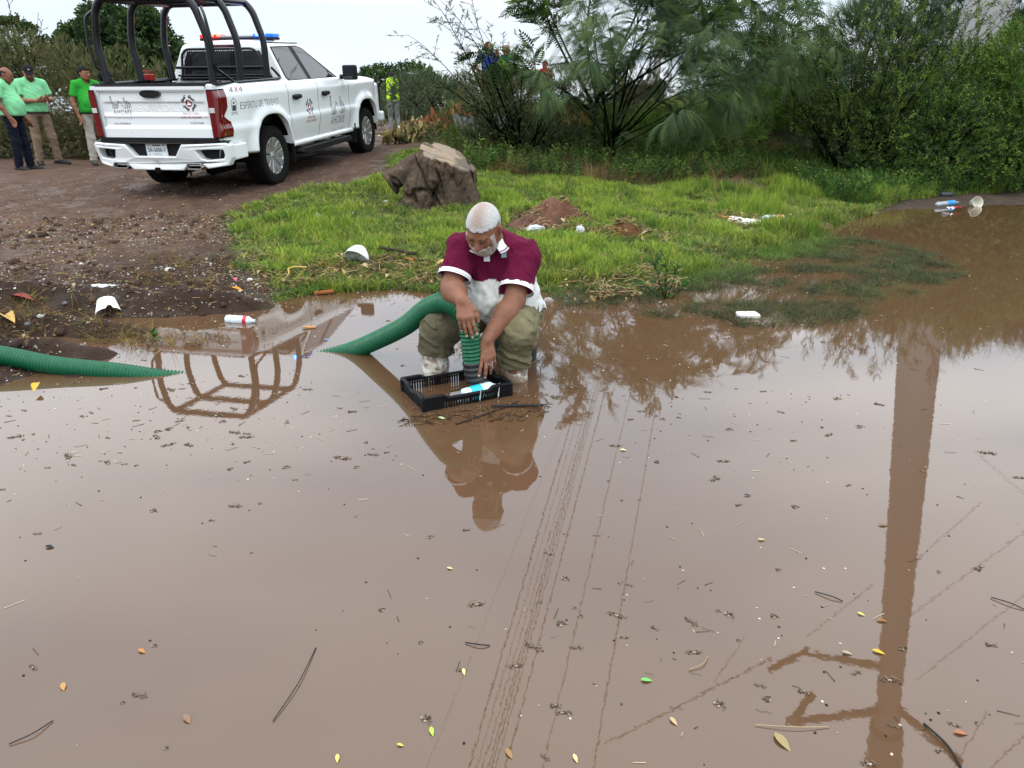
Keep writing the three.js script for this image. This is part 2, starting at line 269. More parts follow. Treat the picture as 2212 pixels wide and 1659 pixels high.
// ---------------------------------------------------------------- the white pickup (x forward, y up, z to its right; origin on the ground under the rear axle)
const TRUCK = { x: -4.433, y: 0.501, z: -11.3, yaw: 10.5 * Math.PI / 180, pitch: 3.8 * Math.PI / 180 };
const font = await new FontLoader().loadAsync('fonts/droid/droid_sans_bold.typeface.json');
const MT = {
  white: phys(lin(0.78, 0.79, 0.79), 0.28, { clearcoat: 0.8, clearcoatRoughness: 0.06, roughnessMap: null }),
  black: std(lin(0.009, 0.009, 0.0095), 0.6, { bumpMap: tex(T.fine, 3), bumpScale: 0.0006 }),
  cage: phys(lin(0.005, 0.0055, 0.007), 0.4, { clearcoat: 0.25, clearcoatRoughness: 0.25, specularIntensity: 0.6 }),
  glass: phys(lin(0.012, 0.014, 0.017), 0.04, { ior: 1.5 }),
  rubber: std(lin(0.010, 0.0095, 0.009), 0.9, { bumpMap: tex(T.fine, 2), bumpScale: 0.002 }),
  alloy: std(lin(0.55, 0.56, 0.57), 0.33, { metalness: 0.85 }),
  chrome: std(lin(0.5, 0.5, 0.5), 0.2, { metalness: 1 }),
  lamp: phys(lin(0.13, 0.003, 0.006), 0.08, { clearcoat: 1, clearcoatRoughness: 0.03 }),
  lampdark: phys(lin(0.09, 0.002, 0.004), 0.1, { clearcoat: 1, clearcoatRoughness: 0.03 }),
  clear: phys(lin(0.55, 0.55, 0.53), 0.1, { clearcoat: 1 }),
  dark: std(lin(0.004, 0.004, 0.004), 0.95),
};
// lettering printed on the panels
function cityLogo(c, x, y, w) { // hand-drawn line of buildings over the town's name
  c.save(); c.translate(x, y); c.scale(w / 120, w / 120); c.strokeStyle = '#2c2f36'; c.lineWidth = 2.6; c.lineJoin = 'round'; c.beginPath();
  const P = [[2, 60], [6, 60], [6, 22], [4, 14], [9, 9], [4, 3], [13, 3], [9, 9], [13, 14], [12, 60], [18, 60], [18, 42], [26, 42], [22, 60], [30, 60], [30, 40], [37, 40], [36, 60], [44, 34], [52, 30], [50, 22], [58, 30], [66, 46], [78, 60], [84, 60], [84, 18], [87, 6], [91, 18], [91, 60], [96, 60], [97, 28], [103, 22], [104, 60], [112, 42], [110, 30], [117, 40], [116, 60]];
  P.forEach((p, i) => i ? c.lineTo(...p) : c.moveTo(...p)); c.stroke();
  c.fillStyle = '#33363d'; c.textAlign = 'center'; c.font = '34px sans-serif'; c.fillText('AHOME', 60, 91, 118);
  c.fillStyle = '#a9abb0'; c.font = '11px sans-serif'; c.fillText('ESPÍRITU DE TRABAJO', 64, 114, 120); c.font = '9px sans-serif'; c.fillStyle = '#8c8e94'; c.fillText('2021 - 2024', 62, 138, 36); c.restore();
}
function civilLogo(c, x, y, w) {
  c.save(); c.translate(x, y); c.scale(w / 120, w / 120); c.lineWidth = 11; c.strokeStyle = '#3b3f46';
  for (let k = 0; k < 4; k++) { c.beginPath(); c.arc(60, 40, 32, k * Math.PI / 2 + 0.12, k * Math.PI / 2 + 1.2); c.stroke(); }
  c.lineWidth = 4; for (let k = 0; k < 8; k++) { c.beginPath(); c.arc(60, 40, 41, k * Math.PI / 4 + 0.2, k * Math.PI / 4 + 0.55); c.stroke(); }
  c.fillStyle = '#8e1f33'; c.beginPath(); c.arc(60, 40, 19, 0, 7); c.fill(); c.fillStyle = '#fff'; c.beginPath(); c.moveTo(60, 26); c.lineTo(73, 49); c.lineTo(47, 49); c.closePath(); c.fill();
  c.fillStyle = '#8e1f33'; c.font = 'bold 17px sans-serif'; c.textAlign = 'center'; c.fillText('PROTECCIÓN', 60, 99, 96); c.fillText('CIVIL DE AHOME', 60, 117, 124); c.restore();
}
function cityCrest(c, x, y, w) { c.save(); c.translate(x, y); c.scale(w / 60, w / 60); c.strokeStyle = '#44484f'; c.fillStyle = '#44484f'; c.lineWidth = 3; c.beginPath(); c.moveTo(10, 26); c.lineTo(30, 4); c.lineTo(50, 26); c.lineTo(44, 66); c.lineTo(16, 66); c.closePath(); c.stroke(); c.fillRect(18, 40, 25, 24); c.fillRect(24, 24, 12, 10); c.strokeStyle = '#9fa2a8'; for (let k = 0; k < 5; k++) { c.beginPath(); c.arc(12 + k * 9, 78, 5, 0, 7); c.stroke(); } c.beginPath(); c.moveTo(8, 90); c.lineTo(30, 74); c.lineTo(52, 90); c.stroke(); c.restore(); }
const SX0 = -1.25, SX1 = 3.0, SY0 = 0.45, SY1 = 1.45; // print area of the flank, metres
const flankTex = canvasTex(2048, 482, (c, w, h) => {
  c.fillStyle = '#e4e6e6'; c.fillRect(0, 0, w, h); const k = w / (SX1 - SX0), X = x => (x - SX0) * k, Y = y => (SY1 - y) * k;
  c.textAlign = 'left'; c.font = 'bold italic 44px sans-serif'; c.fillStyle = '#4a4d55'; c.save(); c.translate(X(-0.93), Y(1.315)); c.scale(1.5, 1); c.fillText('4', 0, 0); c.fillText('4', 62, 0); c.fillStyle = '#a3323f'; c.fillText('X', 30, 0); c.restore();
  cityCrest(c, X(-0.97), Y(1.26), 74); c.fillStyle = '#464a52'; c.font = '58px sans-serif'; c.fillText('ESPÍRITU DE TRABAJO', X(-0.78), Y(1.1), 1.06 * k);
  civilLogo(c, X(1.13), Y(1.12), 0.36 * k); cityLogo(c, X(2.1), Y(1.13), 0.62 * k);
});
const tailTex = canvasTex(1536, 622, (c, w, h) => {
  c.fillStyle = '#e4e6e6'; c.fillRect(0, 0, w, h); const k = w / 1.58;
  cityLogo(c, 0.155 * k, 0.115 * k, 0.30 * k); civilLogo(c, 1.155 * k, 0.108 * k, 0.29 * k);
  c.fillStyle = '#3c3e44'; c.textAlign = 'left'; c.font = 'bold 46px sans-serif'; c.save(); c.translate(0.14 * k, 0.468 * k); c.scale(1, 0.68); c.fillText('SILVERADO', 0, 0, 0.34 * k); c.restore(); c.save(); c.translate(1.27 * k, 0.458 * k); c.scale(1, 0.68); c.fillText('CUSTOM', 0, 0, 0.26 * k); c.restore();
  c.strokeStyle = '#b6b8ba'; c.lineWidth = 3; c.beginPath(); c.moveTo(0.36 * k, 0.565 * k); c.lineTo(0.42 * k, 0.555 * k); c.lineTo(0.4 * k, 0.6 * k); c.stroke();
});
const plateTex = canvasTex(512, 256, (c, w, h) => {
  c.fillStyle = '#d3d6d8'; c.fillRect(0, 0, w, h); c.strokeStyle = '#9aa0a4'; c.lineWidth = 8; c.strokeRect(6, 6, w - 12, h - 12);
  c.fillStyle = '#2a2f33'; c.textAlign = 'center'; c.font = 'bold 112px sans-serif'; c.save(); c.translate(256, 172); c.scale(0.82, 1.05); c.fillText('SA-549A-1', 0, 0, 560); c.restore();
  c.fillRect(165, 24, 190, 20); c.fillRect(60, 26, 40, 14); c.fillRect(400, 26, 60, 16); c.font = 'bold 30px sans-serif'; c.fillText('Sinaloa', 190, 228); c.fillText('México', 330, 228); c.fillRect(250, 188, 12, 46); c.fillRect(60, 206, 26, 26);
});
const flankM = MT.white.clone(); flankM.map = flankTex; flankM.color.set(1, 1, 1); const tailM = MT.white.clone(); tailM.map = tailTex; tailM.color.set(1, 1, 1);
MT.plate = std(0xffffff, 0.5, { map: plateTex });

function lerpTable(t, y) { if (y <= t[0][0]) return t[0][1]; for (let i = 1; i < t.length; i++) if (y <= t[i][0]) { const u = (y - t[i - 1][0]) / (t[i][0] - t[i - 1][0]); return mix(t[i - 1][1], t[i][1], u); } return t[t.length - 1][1]; }
const SIDE = [[0.45, 0.895], [0.55, 0.915], [0.70, 0.955], [0.845, 0.99], [0.875, 0.994], [0.93, 0.972], [1.05, 0.972], [1.2, 0.985], [1.275, 0.99], [1.30, 0.978], [1.37, 0.958], [1.40, 0.945], [1.425, 0.915]];
const ARCHES = [[0, 0.405], [3.745, 0.405]];
function sideZ(x, y) {
  let z = (lerpTable(SIDE, y - 0.012) + lerpTable(SIDE, y) + lerpTable(SIDE, y + 0.012)) / 3;
  for (const [cx, cy] of ARCHES) { const r = Math.pow(Math.pow(Math.abs(x - cx) / 0.55, 2.4) + Math.pow(Math.max(0, y - cy) / 0.60, 2.4), 1 / 2.4); z = mix(z, Math.max(z, 0.985) + 0.028, (1 - sstep(1.0, 1.28, r))); }
  const e = clamp((-0.62 - x) / 0.6); z -= 0.115 * Math.pow(e, 1.5);
  const f = sstep(4.0, 4.75, x); z -= 0.16 * f * f;
  return z;
}
function sideBottom(x, sill) { let b = sill; for (const [cx, cy] of ARCHES) { const d = Math.abs(x - cx) / 0.53; if (d < 1) b = Math.max(b, cy + 0.58 * Math.pow(1 - Math.pow(d, 2.6), 1 / 2.6)); } return b; }
function flank(x0, x1, topY, sill, s) { // one outer panel with returned edges, s = side
  const xs = []; for (let x = x0; x < x1; x += 0.03) xs.push(x); xs.push(x1);
  for (const [cx] of ARCHES) for (const k of [-0.53, -0.525, -0.51, 0.51, 0.525, 0.53]) if (cx + k > x0 && cx + k < x1) xs.push(cx + k);
  xs.sort((a, b) => a - b);
  const nv = 26, P = [], U = [], ix = [];
  const rows = nv + 3;
  xs.forEach((x, i) => {
    const b = sideBottom(x, sill), t = typeof topY === 'function' ? topY(x) : topY;
    for (let j = 0; j < rows; j++) {
      let y, z;
      if (j === 0) { y = b + 0.01; z = sideZ(x, b) - 0.16; } else if (j === rows - 1) { y = t + 0.004; z = sideZ(x, t) - 0.09; } else { y = mix(b, t, (j - 1) / nv); z = sideZ(x, y); }
      P.push(x, y, z * s); U.push((x - SX0) / (SX1 - SX0), (y - SY0) / (SY1 - SY0));
      if (i && j) { const a = (i - 1) * rows + j - 1, c = i * rows + j - 1; if (s > 0) ix.push(a, c, a + 1, c, c + 1, a + 1); else ix.push(a, a + 1, c, c, a + 1, c + 1); }
    }
  });
  const g = new THREE.BufferGeometry(); g.setAttribute('position', new THREE.BufferAttribute(new Float32Array(P), 3)); g.setAttribute('uv', new THREE.BufferAttribute(new Float32Array(U), 2)); g.setIndex(ix); g.computeVertexNormals(); return g;
}
function wheelGroup(parent, name, x, z, s) {
  const W = new THREE.Group(); W.name = name; W.position.set(x, 0.405, z); W.rotation.x = s > 0 ? 0 : Math.PI; parent.add(W);
  const R = 0.408, w = 0.14, L = [[0.262, -w * 0.9], [0.3, -w], [0.35, -w * 1.04], [0.385, -w * 0.98], [R, -w * 0.8], [R, w * 0.8], [0.385, w * 0.98], [0.35, w * 1.04], [0.3, w], [0.262, w * 0.9]].map(p => new THREE.Vector2(...p));
  const tg = [new THREE.LatheGeometry(L, 56).rotateX(Math.PI / 2)], r = rng(5);
  for (let k = 0; k < 46; k++) for (const [zz, ww] of [[-0.1, 0.05], [-0.035, 0.05], [0.035, 0.05], [0.1, 0.05]]) { const g = new THREE.BoxGeometry(0.042, 0.018, ww); g.rotateY(0.25 * Math.sign(zz)); g.translate(0, R + 0.003, zz); g.rotateZ((k + (Math.abs(zz) > 0.05 ? 0.5 : 0)) / 46 * Math.PI * 2); tg.push(g); }
  for (let k = 0; k < 46; k++) for (const zz of [-1, 1]) { const g = new THREE.BoxGeometry(0.03, 0.05, 0.012); g.translate(0, 0.372, zz * 0.139); g.rotateZ((k + 0.5) / 46 * Math.PI * 2); tg.push(g); }
  mesh('tyre', tg, MT.rubber, W);
  const rim = new THREE.Group(); rim.name = 'rim'; const rg = [];
  const LR = [[0.20, -0.10], [0.235, -0.11], [0.262, -0.125], [0.262, 0.118], [0.252, 0.126], [0.243, 0.115], [0.235, 0.06], [0.22, -0.02]].map(p => new THREE.Vector2(...p));
  rg.push(new THREE.LatheGeometry(LR, 48).rotateX(Math.PI / 2));
  for (let k = 0; k < 5; k++) for (const q of [-1, 1]) { // five twin spokes
    const sp = [[q * 0.012, 0.045], [q * 0.05, 0.05], [q * 0.118, 0.215], [q * 0.095, 0.245], [q * 0.03, 0.245], [q * 0.022, 0.2]];
    const g = extr(sp, 0.03, 0.006); g.translate(0, 0, 0.055); warp(g, (x, y, z) => [x, y, z + 0.035 * sstep(0.1, 0.24, Math.hypot(x, y))]); g.rotateZ(k / 5 * Math.PI * 2 + 0.1); rg.push(g);
  }
  rg.push(new THREE.CylinderGeometry(0.066, 0.075, 0.05, 24).rotateX(Math.PI / 2).translate(0, 0, 0.068), new THREE.CylinderGeometry(0.034, 0.036, 0.02, 20).rotateX(Math.PI / 2).translate(0, 0, 0.1));
  for (let k = 0; k < 6; k++) rg.push(new THREE.CylinderGeometry(0.01, 0.01, 0.02, 8).rotateX(Math.PI / 2).translate(0.05 * Math.cos(k * 1.047), 0.05 * Math.sin(k * 1.047), 0.095));
  mesh('rim', rg, MT.alloy, W);
  mesh('brake_disc', [new THREE.CylinderGeometry(0.17, 0.17, 0.03, 32).rotateX(Math.PI / 2).translate(0, 0, -0.02), new THREE.CylinderGeometry(0.25, 0.25, 0.02, 32).rotateX(Math.PI / 2).translate(0, 0, -0.1)], MT.dark, W);
  return W;
}
{
  const t = thing('pickup_truck', 'white crew cab pickup with black roll cage parked on the muddy road', 'truck', [TRUCK.x, TRUCK.y - 0.012, TRUCK.z]);
  t.rotation.set(0, Math.PI / 2 - TRUCK.yaw, TRUCK.pitch, 'YZX');
  // bed sides, doors and wings
  for (const s of [1, -1]) {
    mesh('bed_side', flank(-1.205, 0.60, 1.425, 0.52, s), flankM, t);
    const rd = mesh('door', flank(0.612, 1.648, 1.40, 0.50, s), flankM, t); if (s > 0) rd.userData.label = 'rear door with round civil protection emblem';
    const fd = mesh('door', flank(1.66, 2.95, 1.40, 0.50, s), flankM, t); if (s > 0) fd.userData.label = 'front door with AHOME lettering';
    for (const [d, x] of [[rd, 0.86], [fd, 1.92]]) {
      const z = sideZ(x, 1.17);
      mesh('handle', [new RoundedBoxGeometry(0.25, 0.045, 0.03, 3, 0.014).translate(x, 1.175, s * (z + 0.035)), box(0.05, 0.05, 0.045, x - 0.1, 1.175, s * (z + 0.012)), box(0.05, 0.06, 0.045, x + 0.09, 1.175, s * (z + 0.012)), box(0.13, 0.075, 0.012, x, 1.17, s * (z + 0.003))], MT.black, d);
    }
    mesh('wing', flank(2.962, 4.72, x => mix(1.395, 1.30, sstep(3.2, 4.72, x)) - 0.16 * Math.pow(sstep(4.3, 4.75, x), 2), 0.5, s), MT.white, t);
    mesh('rocker', [bar([0.56, 0.49, s * 0.895], [3.16, 0.49, s * 0.895], 0.045, 0.045, 10)], MT.white, t);
    // side step
    const b = mesh('side_step', [extr([[0.86, -0.03], [2.75, -0.03], [2.82, 0.0], [2.75, 0.035], [0.86, 0.035], [0.80, 0.0]], 0.15, 0.012).translate(0, 0.375, s > 0 ? 0.86 : -1.01), ...[1.1, 1.8, 2.5].map(x => bar([x, 0.38, s * 0.9], [x, 0.46, s * 0.6], 0.025))], MT.black, t);
    mesh('mud_flap', [box(0.02, 0.36, 0.24, 0.575, 0.42, s * 0.87)], MT.black, t);
    mesh('mud_flap', [box(0.02, 0.34, 0.22, 3.13, 0.43, s * 0.87)], MT.black, t);
    const m = mesh('mirror', [new RoundedBoxGeometry(0.13, 0.24, 0.25, 3, 0.035).rotateY(s * -0.12).translate(2.72, 1.47, s * 1.14), bar([2.72, 1.40, s * 0.95], [2.72, 1.40, s * 1.1], 0.04, 0.035)], MT.black, t);
    mesh('mirror_glass', [box(0.008, 0.2, 0.2, 2.651, 1.47, s * 1.14)], MT.glass, m);
  }
  // inner wheel houses, floor and frame so that nothing shows through
  mesh('underbody', [box(4.2, 0.42, 1.2, 1.9, 0.62, 0), box(1.75, 0.06, 1.56, -0.29, 0.86, 0), box(2.2, 0.5, 1.74, 1.8, 0.74, 0), box(1.0, 0.55, 1.5, 4.1, 0.86, 0), box(5.2, 0.14, 0.1, 1.6, 0.5, 0.42), box(5.2, 0.14, 0.1, 1.6, 0.5, -0.42), bar([0, 0.42, -0.8], [0, 0.42, 0.8], 0.055), new THREE.SphereGeometry(0.17, 16, 12).translate(0, 0.4, 0), bar([3.745, 0.42, -0.8], [3.745, 0.42, 0.8], 0.05), box(0.5, 0.22, 0.5, -0.75, 0.46, 0.12), bar([-1.1, 0.43, 0.5], [1, 0.45, 0.4], 0.04), bar([-0.85, 0.34, 0.42], [-0.35, 0.34, 0.42], 0.1)], MT.dark, t);
  for (const [cx] of ARCHES) for (const s of [1, -1]) mesh('wheel_house', [grid(24, 1, (u, v) => { const a = Math.PI * u; return [cx - 0.56 * Math.cos(a), 0.38 + 0.64 * Math.sin(a), s * (0.5 + 0.45 * v)]; })], MT.dark, t);
  wheelGroup(t, 'wheel', 0, 0.83, 1); wheelGroup(t, 'wheel', 3.745, 0.83, 1); wheelGroup(t, 'wheel', 0, -0.83, -1); wheelGroup(t, 'wheel', 3.745, -0.83, -1);
  // bed liner and rails
  mesh('bed_liner', [box(1.76, 0.5, 0.03, -0.3, 1.13, 0.80), box(1.76, 0.5, 0.03, -0.3, 1.13, -0.80), box(0.04, 0.54, 1.6, 0.585, 1.12, 0)], MT.black, t);
  for (const s of [1, -1]) mesh('bed_rail_cap', [new RoundedBoxGeometry(1.72, 0.022, 0.13, 2, 0.01).translate(-0.28, 1.428, s * 0.845)], MT.black, t);
  // tailgate with pressed relief
  {
    const relief = (y, z) => { let d = 0; d -= 0.035 * sstep(0.555, 0.60, y); d += 0.022 * sstep(0.16, 0.13, y) * 0; const inn = sstep(0.80, 0.70, Math.abs(z) + (y > 0.35 ? (y - 0.35) * 0.25 : 0.0)); d += 0.02 * inn * sstep(0.46, 0.43, y) * sstep(0.27, 0.33, y); d += 0.012 * sstep(0.275, 0.255, y) * sstep(0.145, 0.165, y); d -= 0.018 * sstep(0.155, 0.13, y); return d; };
    const hole = (y, z) => { const k = Math.hypot(Math.max(0, Math.abs(z) - 0.095), y - 0.545); return k < 0.04 ? 0.05 : 0; };
    const g = grid(120, 70, (u, v) => { const z = mix(0.785, -0.785, u), y = mix(0, 0.64, v); return [-1.235 + relief(y, z) + hole(y, z) + 0.012 * Math.pow(z / 0.785, 2), 0.765 + y, z]; }, (u, v) => [1 - u, v]);
    const cap = grid(40, 4, (u, v) => [-1.268 + 0.075 * v, 1.405 + 0.012 * Math.sin(v * Math.PI), mix(0.785, -0.785, u)]);
    const ed = [1, -1].map(s => box(0.05, 0.63, 0.012, -1.2, 1.08, s * 0.784));
    const tg = mesh('tailgate', [g], tailM, t); mesh('top_cap', [box(0.07, 0.018, 1.57, -1.222, 1.412, 0, 0.006), box(0.05, 0.02, 1.56, -1.19, 1.425, 0)], MT.black, tg); mesh('inner_panel', [box(0.03, 0.62, 1.56, -1.17, 1.09, 0), ...ed, box(0.03, 0.02, 1.57, -1.2, 1.402, 0)], MT.white, tg);
    const hs = []; for (let k = 0; k <= 24; k++) { const a = k / 24 * Math.PI * 2; hs.push([0.105 * Math.sign(Math.cos(a)) * Math.pow(Math.abs(Math.cos(a)), 0.6) + 0.03 * Math.cos(a), 0.042 * Math.sin(a) + (Math.sin(a) < 0 ? 0 : 0)]); }
    mesh('handle', [extr(hs, 0.012, 0.004).rotateY(-Math.PI / 2).translate(-1.262, 1.318, 0), box(0.012, 0.02, 0.18, -1.272, 1.345, 0, 0.005)], MT.black, tg);
    const letters = new TextGeometry('CHEVROLET', { font, size: 0.092, depth: 0.002, curveSegments: 3, bevelEnabled: true, bevelSize: 0.004, bevelThickness: 0.002, bevelSegments: 1 });
    letters.computeBoundingBox(); const bw = letters.boundingBox.max.x; letters.scale(1.16 / bw, 1, 1); letters.translate(-0.58, 0, 0); letters.rotateY(-Math.PI / 2); letters.translate(-1.2135, 1.10, 0); warp(letters, (x, y, z) => [x + 0.012 * Math.pow(z / 0.785, 2), y, z]);
    { const p = letters.attributes.position, uv = letters.attributes.uv; for (let i = 0; i < p.count; i++) uv.setXY(i, 1 - (0.785 - p.getZ(i)) / 1.57 + 0, (p.getY(i) - 0.765) / 0.64); for (let i = 0; i < p.count; i++) uv.setX(i, (p.getZ(i) + 0.785) / 1.57); } mesh('embossed_lettering', letters, tailM, tg);
  }
  // rear corners with the lamps
  for (const s of [1, -1]) {
    mesh('corner_panel', [grid(12, 10, (u, v) => { const a = u * Math.PI / 2, y = mix(0.74, 1.42, v), zs = sideZ(-1.15, y); return [-1.13 - 0.105 * Math.sin(a) * 1.0, y, s * (zs - 0.115 + 0.115 * Math.cos(a) - 0.0)]; }), box(0.08, 0.66, 0.09, -1.19, 1.08, s * 0.835)], MT.white, t);
    const lampG = (y0, y1, endf, off) => grid(20, 16, (u, v) => {
      const y = mix(y0, y1, v), zs = sideZ(-1.05, y) + off; // path: rear face -> corner -> flank
      const e = endf((y - 0.79) / 0.56), L1 = 0.075, L2 = 0.14, L3 = Math.max(0.005, e), d = u * (L1 + L2 + L3);
      let x, z; if (d < L1) { x = -1.245 - off; z = 0.802 + d; } else if (d < L1 + L2) { const a = (d - L1) / L2 * Math.PI / 2; x = -1.155 - (0.09 + off) * Math.cos(a); z = 0.887 + (zs - 0.887) * Math.sin(a); } else { x = -1.155 + (d - L1 - L2); z = sideZ(x, y) + off; }
      return [x, y, s * z];
    });
    const endf = q => q > 0.62 ? 0.12 : q > 0.42 ? mix(0.04, 0.12, (q - 0.42) / 0.2) : q > 0.3 ? mix(0.15, 0.04, (q - 0.3) / 0.12) : 0.15;
    const lp = mesh('tail_lamp', [lampG(0.79, 1.35, endf, 0.02)], MT.lamp, t);
    mesh('reverse_lamp', [box(0.012, 0.06, 0.07, -1.272, 1.115, s * 0.85, 0.004)], MT.clear, lp);
    mesh('lamp_bezel', [lampG(0.775, 1.365, q => endf(q) + 0.012, 0.012)], MT.dark, lp);
  }
  // rear bumper
  {
    const out = []; const N = 16;
    const pt = (a, b, n = 6) => { for (let k = 0; k < n; k++) out.push([mix(a[0], b[0], k / n), mix(a[1], b[1], k / n)]); };
    const P = [[-0.98, 0.54], [-0.93, 0.45], [-0.70, 0.42], [-0.66, 0.455], [-0.42, 0.455], [-0.36, 0.40], [0.36, 0.40], [0.42, 0.455], [0.66, 0.455], [0.70, 0.42], [0.93, 0.45], [0.98, 0.54], [0.99, 0.68], [0.95, 0.705], [0.42, 0.695], [0.30, 0.545], [-0.30, 0.545], [-0.42, 0.695], [-0.95, 0.705], [-0.99, 0.68]];
    P.forEach((p, i) => pt(p, P[(i + 1) % P.length]));
    const hole = s => [[0.56, 0.65], [0.62, 0.52], [0.70, 0.495], [0.91, 0.51], [0.935, 0.56], [0.935, 0.63], [0.92, 0.655], [0.75, 0.66]].map(p => [p[0] * s, p[1]]);
    const curve = z => 0.17 * Math.pow(Math.abs(z) / 0.98, 3.2);
    let g = extr(out, 0.1, 0.016, [hole(1), hole(-1)]); g.rotateY(-Math.PI / 2); // x: depth backwards
    warp(g, (x, y, z) => [x - 1.29 + curve(z) - 0.03 * sstep(0.5, 0.7, y), y, z]);
    const bm = mesh('rear_bumper', [g], MT.white, t);
    const pad = extr([[-0.97, 0], [-0.5, -0.05], [0.5, -0.05], [0.97, 0], [0.99, 0.26], [-0.99, 0.26]], 0.03, 0.006); pad.rotateX(-Math.PI / 2);
    mesh('step_pad', [grid(40, 3, (u, v) => { const z = mix(-0.985, 0.985, u); return [mix(-1.415 + curve(z), -1.15, v), 0.722 + 0.02 * v, z]; }), box(0.12, 0.26, 1.1, -1.27, 0.62, 0), ...[1, -1].map(s => warp(box(0.05, 0.2, 0.44, -1.28, 0.58, s * 0.74), (x, y, z) => [x + curve(z), y, z])), box(0.1, 0.1, 1.7, -1.24, 0.73, 0)], MT.black, bm);
    for (const s of [1, -1]) mesh('bumper_corner', [new RoundedBoxGeometry(0.42, 0.2, 0.06, 3, 0.025).translate(-0.98, 0.585, s * 0.95)], MT.white, bm);
    mesh('licence_plate', [(() => { const p = new THREE.BoxGeometry(0.31, 0.155, 0.006); p.rotateY(-Math.PI / 2); p.translate(-1.345, 0.635, 0); return p; })()], MT.plate, bm);
    for (const s of [1, -1]) mesh('exhaust_tip', [(() => { const o = [[-0.115, -0.01], [-0.1, -0.045], [0.1, -0.045], [0.115, -0.01], [0.09, 0.04], [-0.09, 0.04]]; const i = o.map(p => [p[0] * 0.86, p[1] * 0.72]); const q = extr(o, 0.14, 0.003, [i]); q.rotateY(-Math.PI / 2); q.translate(-1.27, 0.44, s * 0.54); return q; })()], MT.chrome, bm), mesh('exhaust_inside', [box(0.02, 0.06, 0.19, -1.3, 0.44, s * 0.54)], MT.dark, bm);
    mesh('tow_hitch', [box(0.2, 0.07, 0.075, -1.32, 0.385, 0.0, 0.008), bar([-1.24, 0.385, 0], [-1.1, 0.46, 0], 0.04)], MT.dark, bm); mesh('trailer_plug', [box(0.03, 0.05, 0.11, -1.25, 0.37, 0.36), bar([-1.25, 0.36, 0.36], [-1.25, 0.29, 0.37], 0.02, 0.008)], MT.dark, bm);
    mesh('dent_mark', [box(0.004, 0.012, 0.1, -1.412, 0.505, 0.0), box(0.004, 0.03, 0.02, -1.412, 0.49, 0.01)], std(lin(0.35, 0.3, 0.28), 0.8), bm);
  }
  // cabin: flat-sided upper body that leans in towards the roof
  const cz = y => mix(0.945, 0.685, sstep(0, 1, 0) + Math.max(0, (y - 1.37) / 0.54)); // half width at height y
  const prof = [[0.64, 1.37], [0.69, 1.84], [0.72, 1.90], [0.80, 1.93], [1.1, 1.948], [1.45, 1.948], [1.74, 1.92], [1.92, 1.86], [2.78, 1.37]];
  {
    const roofZ = u => u; const sh = extr(prof, 0.001).attributes; // side sheets with windows laid on them
    const sheet = s => { const g = new THREE.ShapeGeometry(shapeOf(prof)); const p = g.attributes.position; for (let i = 0; i < p.count; i++) p.setZ(i, s * cz(p.getY(i))); if (s < 0) { const ix = g.index.array; for (let i = 0; i < ix.length; i += 3) { const q = ix[i]; ix[i] = ix[i + 1]; ix[i + 1] = q; } } g.computeVertexNormals(); return g; };
    const lid = grid(30, 24, (u, v) => { // roof and screens between the two sheets
      const L = prof.length - 1, k = Math.min(L - 1e-6, u * L), i = Math.floor(k), f = k - i, x = mix(prof[i][0], prof[i + 1][0], f), y = mix(prof[i][1], prof[i + 1][1], f), w = cz(y), z = mix(w, -w, v), cr = 1 - Math.pow(Math.abs(z / w), 2.5);
      const isRoof = sstep(1.83, 1.92, y); return [x - 0.03 * cr * sstep(0.85, 0.64, x) + 0.06 * cr * sstep(1.85, 2.6, x), y + 0.035 * cr * isRoof, z];
    });
    const cab = mesh('cabin', [sheet(1), sheet(-1), lid], MT.white, t);
    const win = (pts, s, off, m, name, par) => { const g = new THREE.ShapeGeometry(shapeOf(pts)); const p = g.attributes.position; for (let i = 0; i < p.count; i++) p.setZ(i, s * (cz(p.getY(i)) + off)); if (s < 0) { const ix = g.index.array; for (let i = 0; i < ix.length; i += 3) { const q = ix[i]; ix[i] = ix[i + 1]; ix[i + 1] = q; } } g.computeVertexNormals(); return mesh(name, [g], m, par); };
    for (const s of [1, -1]) {
      win([[0.80, 1.39], [0.735, 1.45], [0.765, 1.875], [1.64, 1.895], [1.82, 1.86], [2.64, 1.39]], s, 0.004, MT.black, 'window_trim', cab);
      win([[0.82, 1.407], [0.765, 1.455], [0.79, 1.858], [1.345, 1.872], [1.455, 1.407]], s, 0.008, MT.glass, 'side_window', cab);
      win([[1.585, 1.407], [1.49, 1.875], [1.63, 1.878], [1.80, 1.845], [2.30, 1.525], [2.32, 1.407]], s, 0.008, MT.glass, 'side_window', cab);
      win([[2.365, 1.407], [2.355, 1.495], [2.545, 1.407]], s, 0.008, MT.glass, 'quarter_window', cab);
      mesh('roof_rail', [bar([0.78, 1.925, s * 0.672], [1.75, 1.925, s * 0.672], 0.012)], MT.black, cab);
    }
    mesh('windscreen', [grid(8, 8, (u, v) => { const y = mix(1.41, 1.84, v), w = cz(y) - 0.08, z = mix(w, -w, u), k = 1 - Math.pow(z / w, 2); return [mix(2.71, 1.955, v) + 0.06 * k + 0.012, y, z]; })], MT.glass, cab);
    mesh('rear_window', [grid(10, 8, (u, v) => { const y = mix(1.42, 1.82, v), w = cz(y) - 0.14, z = mix(w, -w, u), k = 1 - Math.pow(Math.abs(z / cz(y)), 2.5); return [mix(0.64, 0.685, v) - 0.03 * k - 0.008, y, z]; })], MT.glass, cab);
    mesh('third_brake_lamp', [new RoundedBoxGeometry(0.04, 0.04, 0.46, 2, 0.012).translate(0.675, 1.89, 0.02)], MT.lampdark, cab);
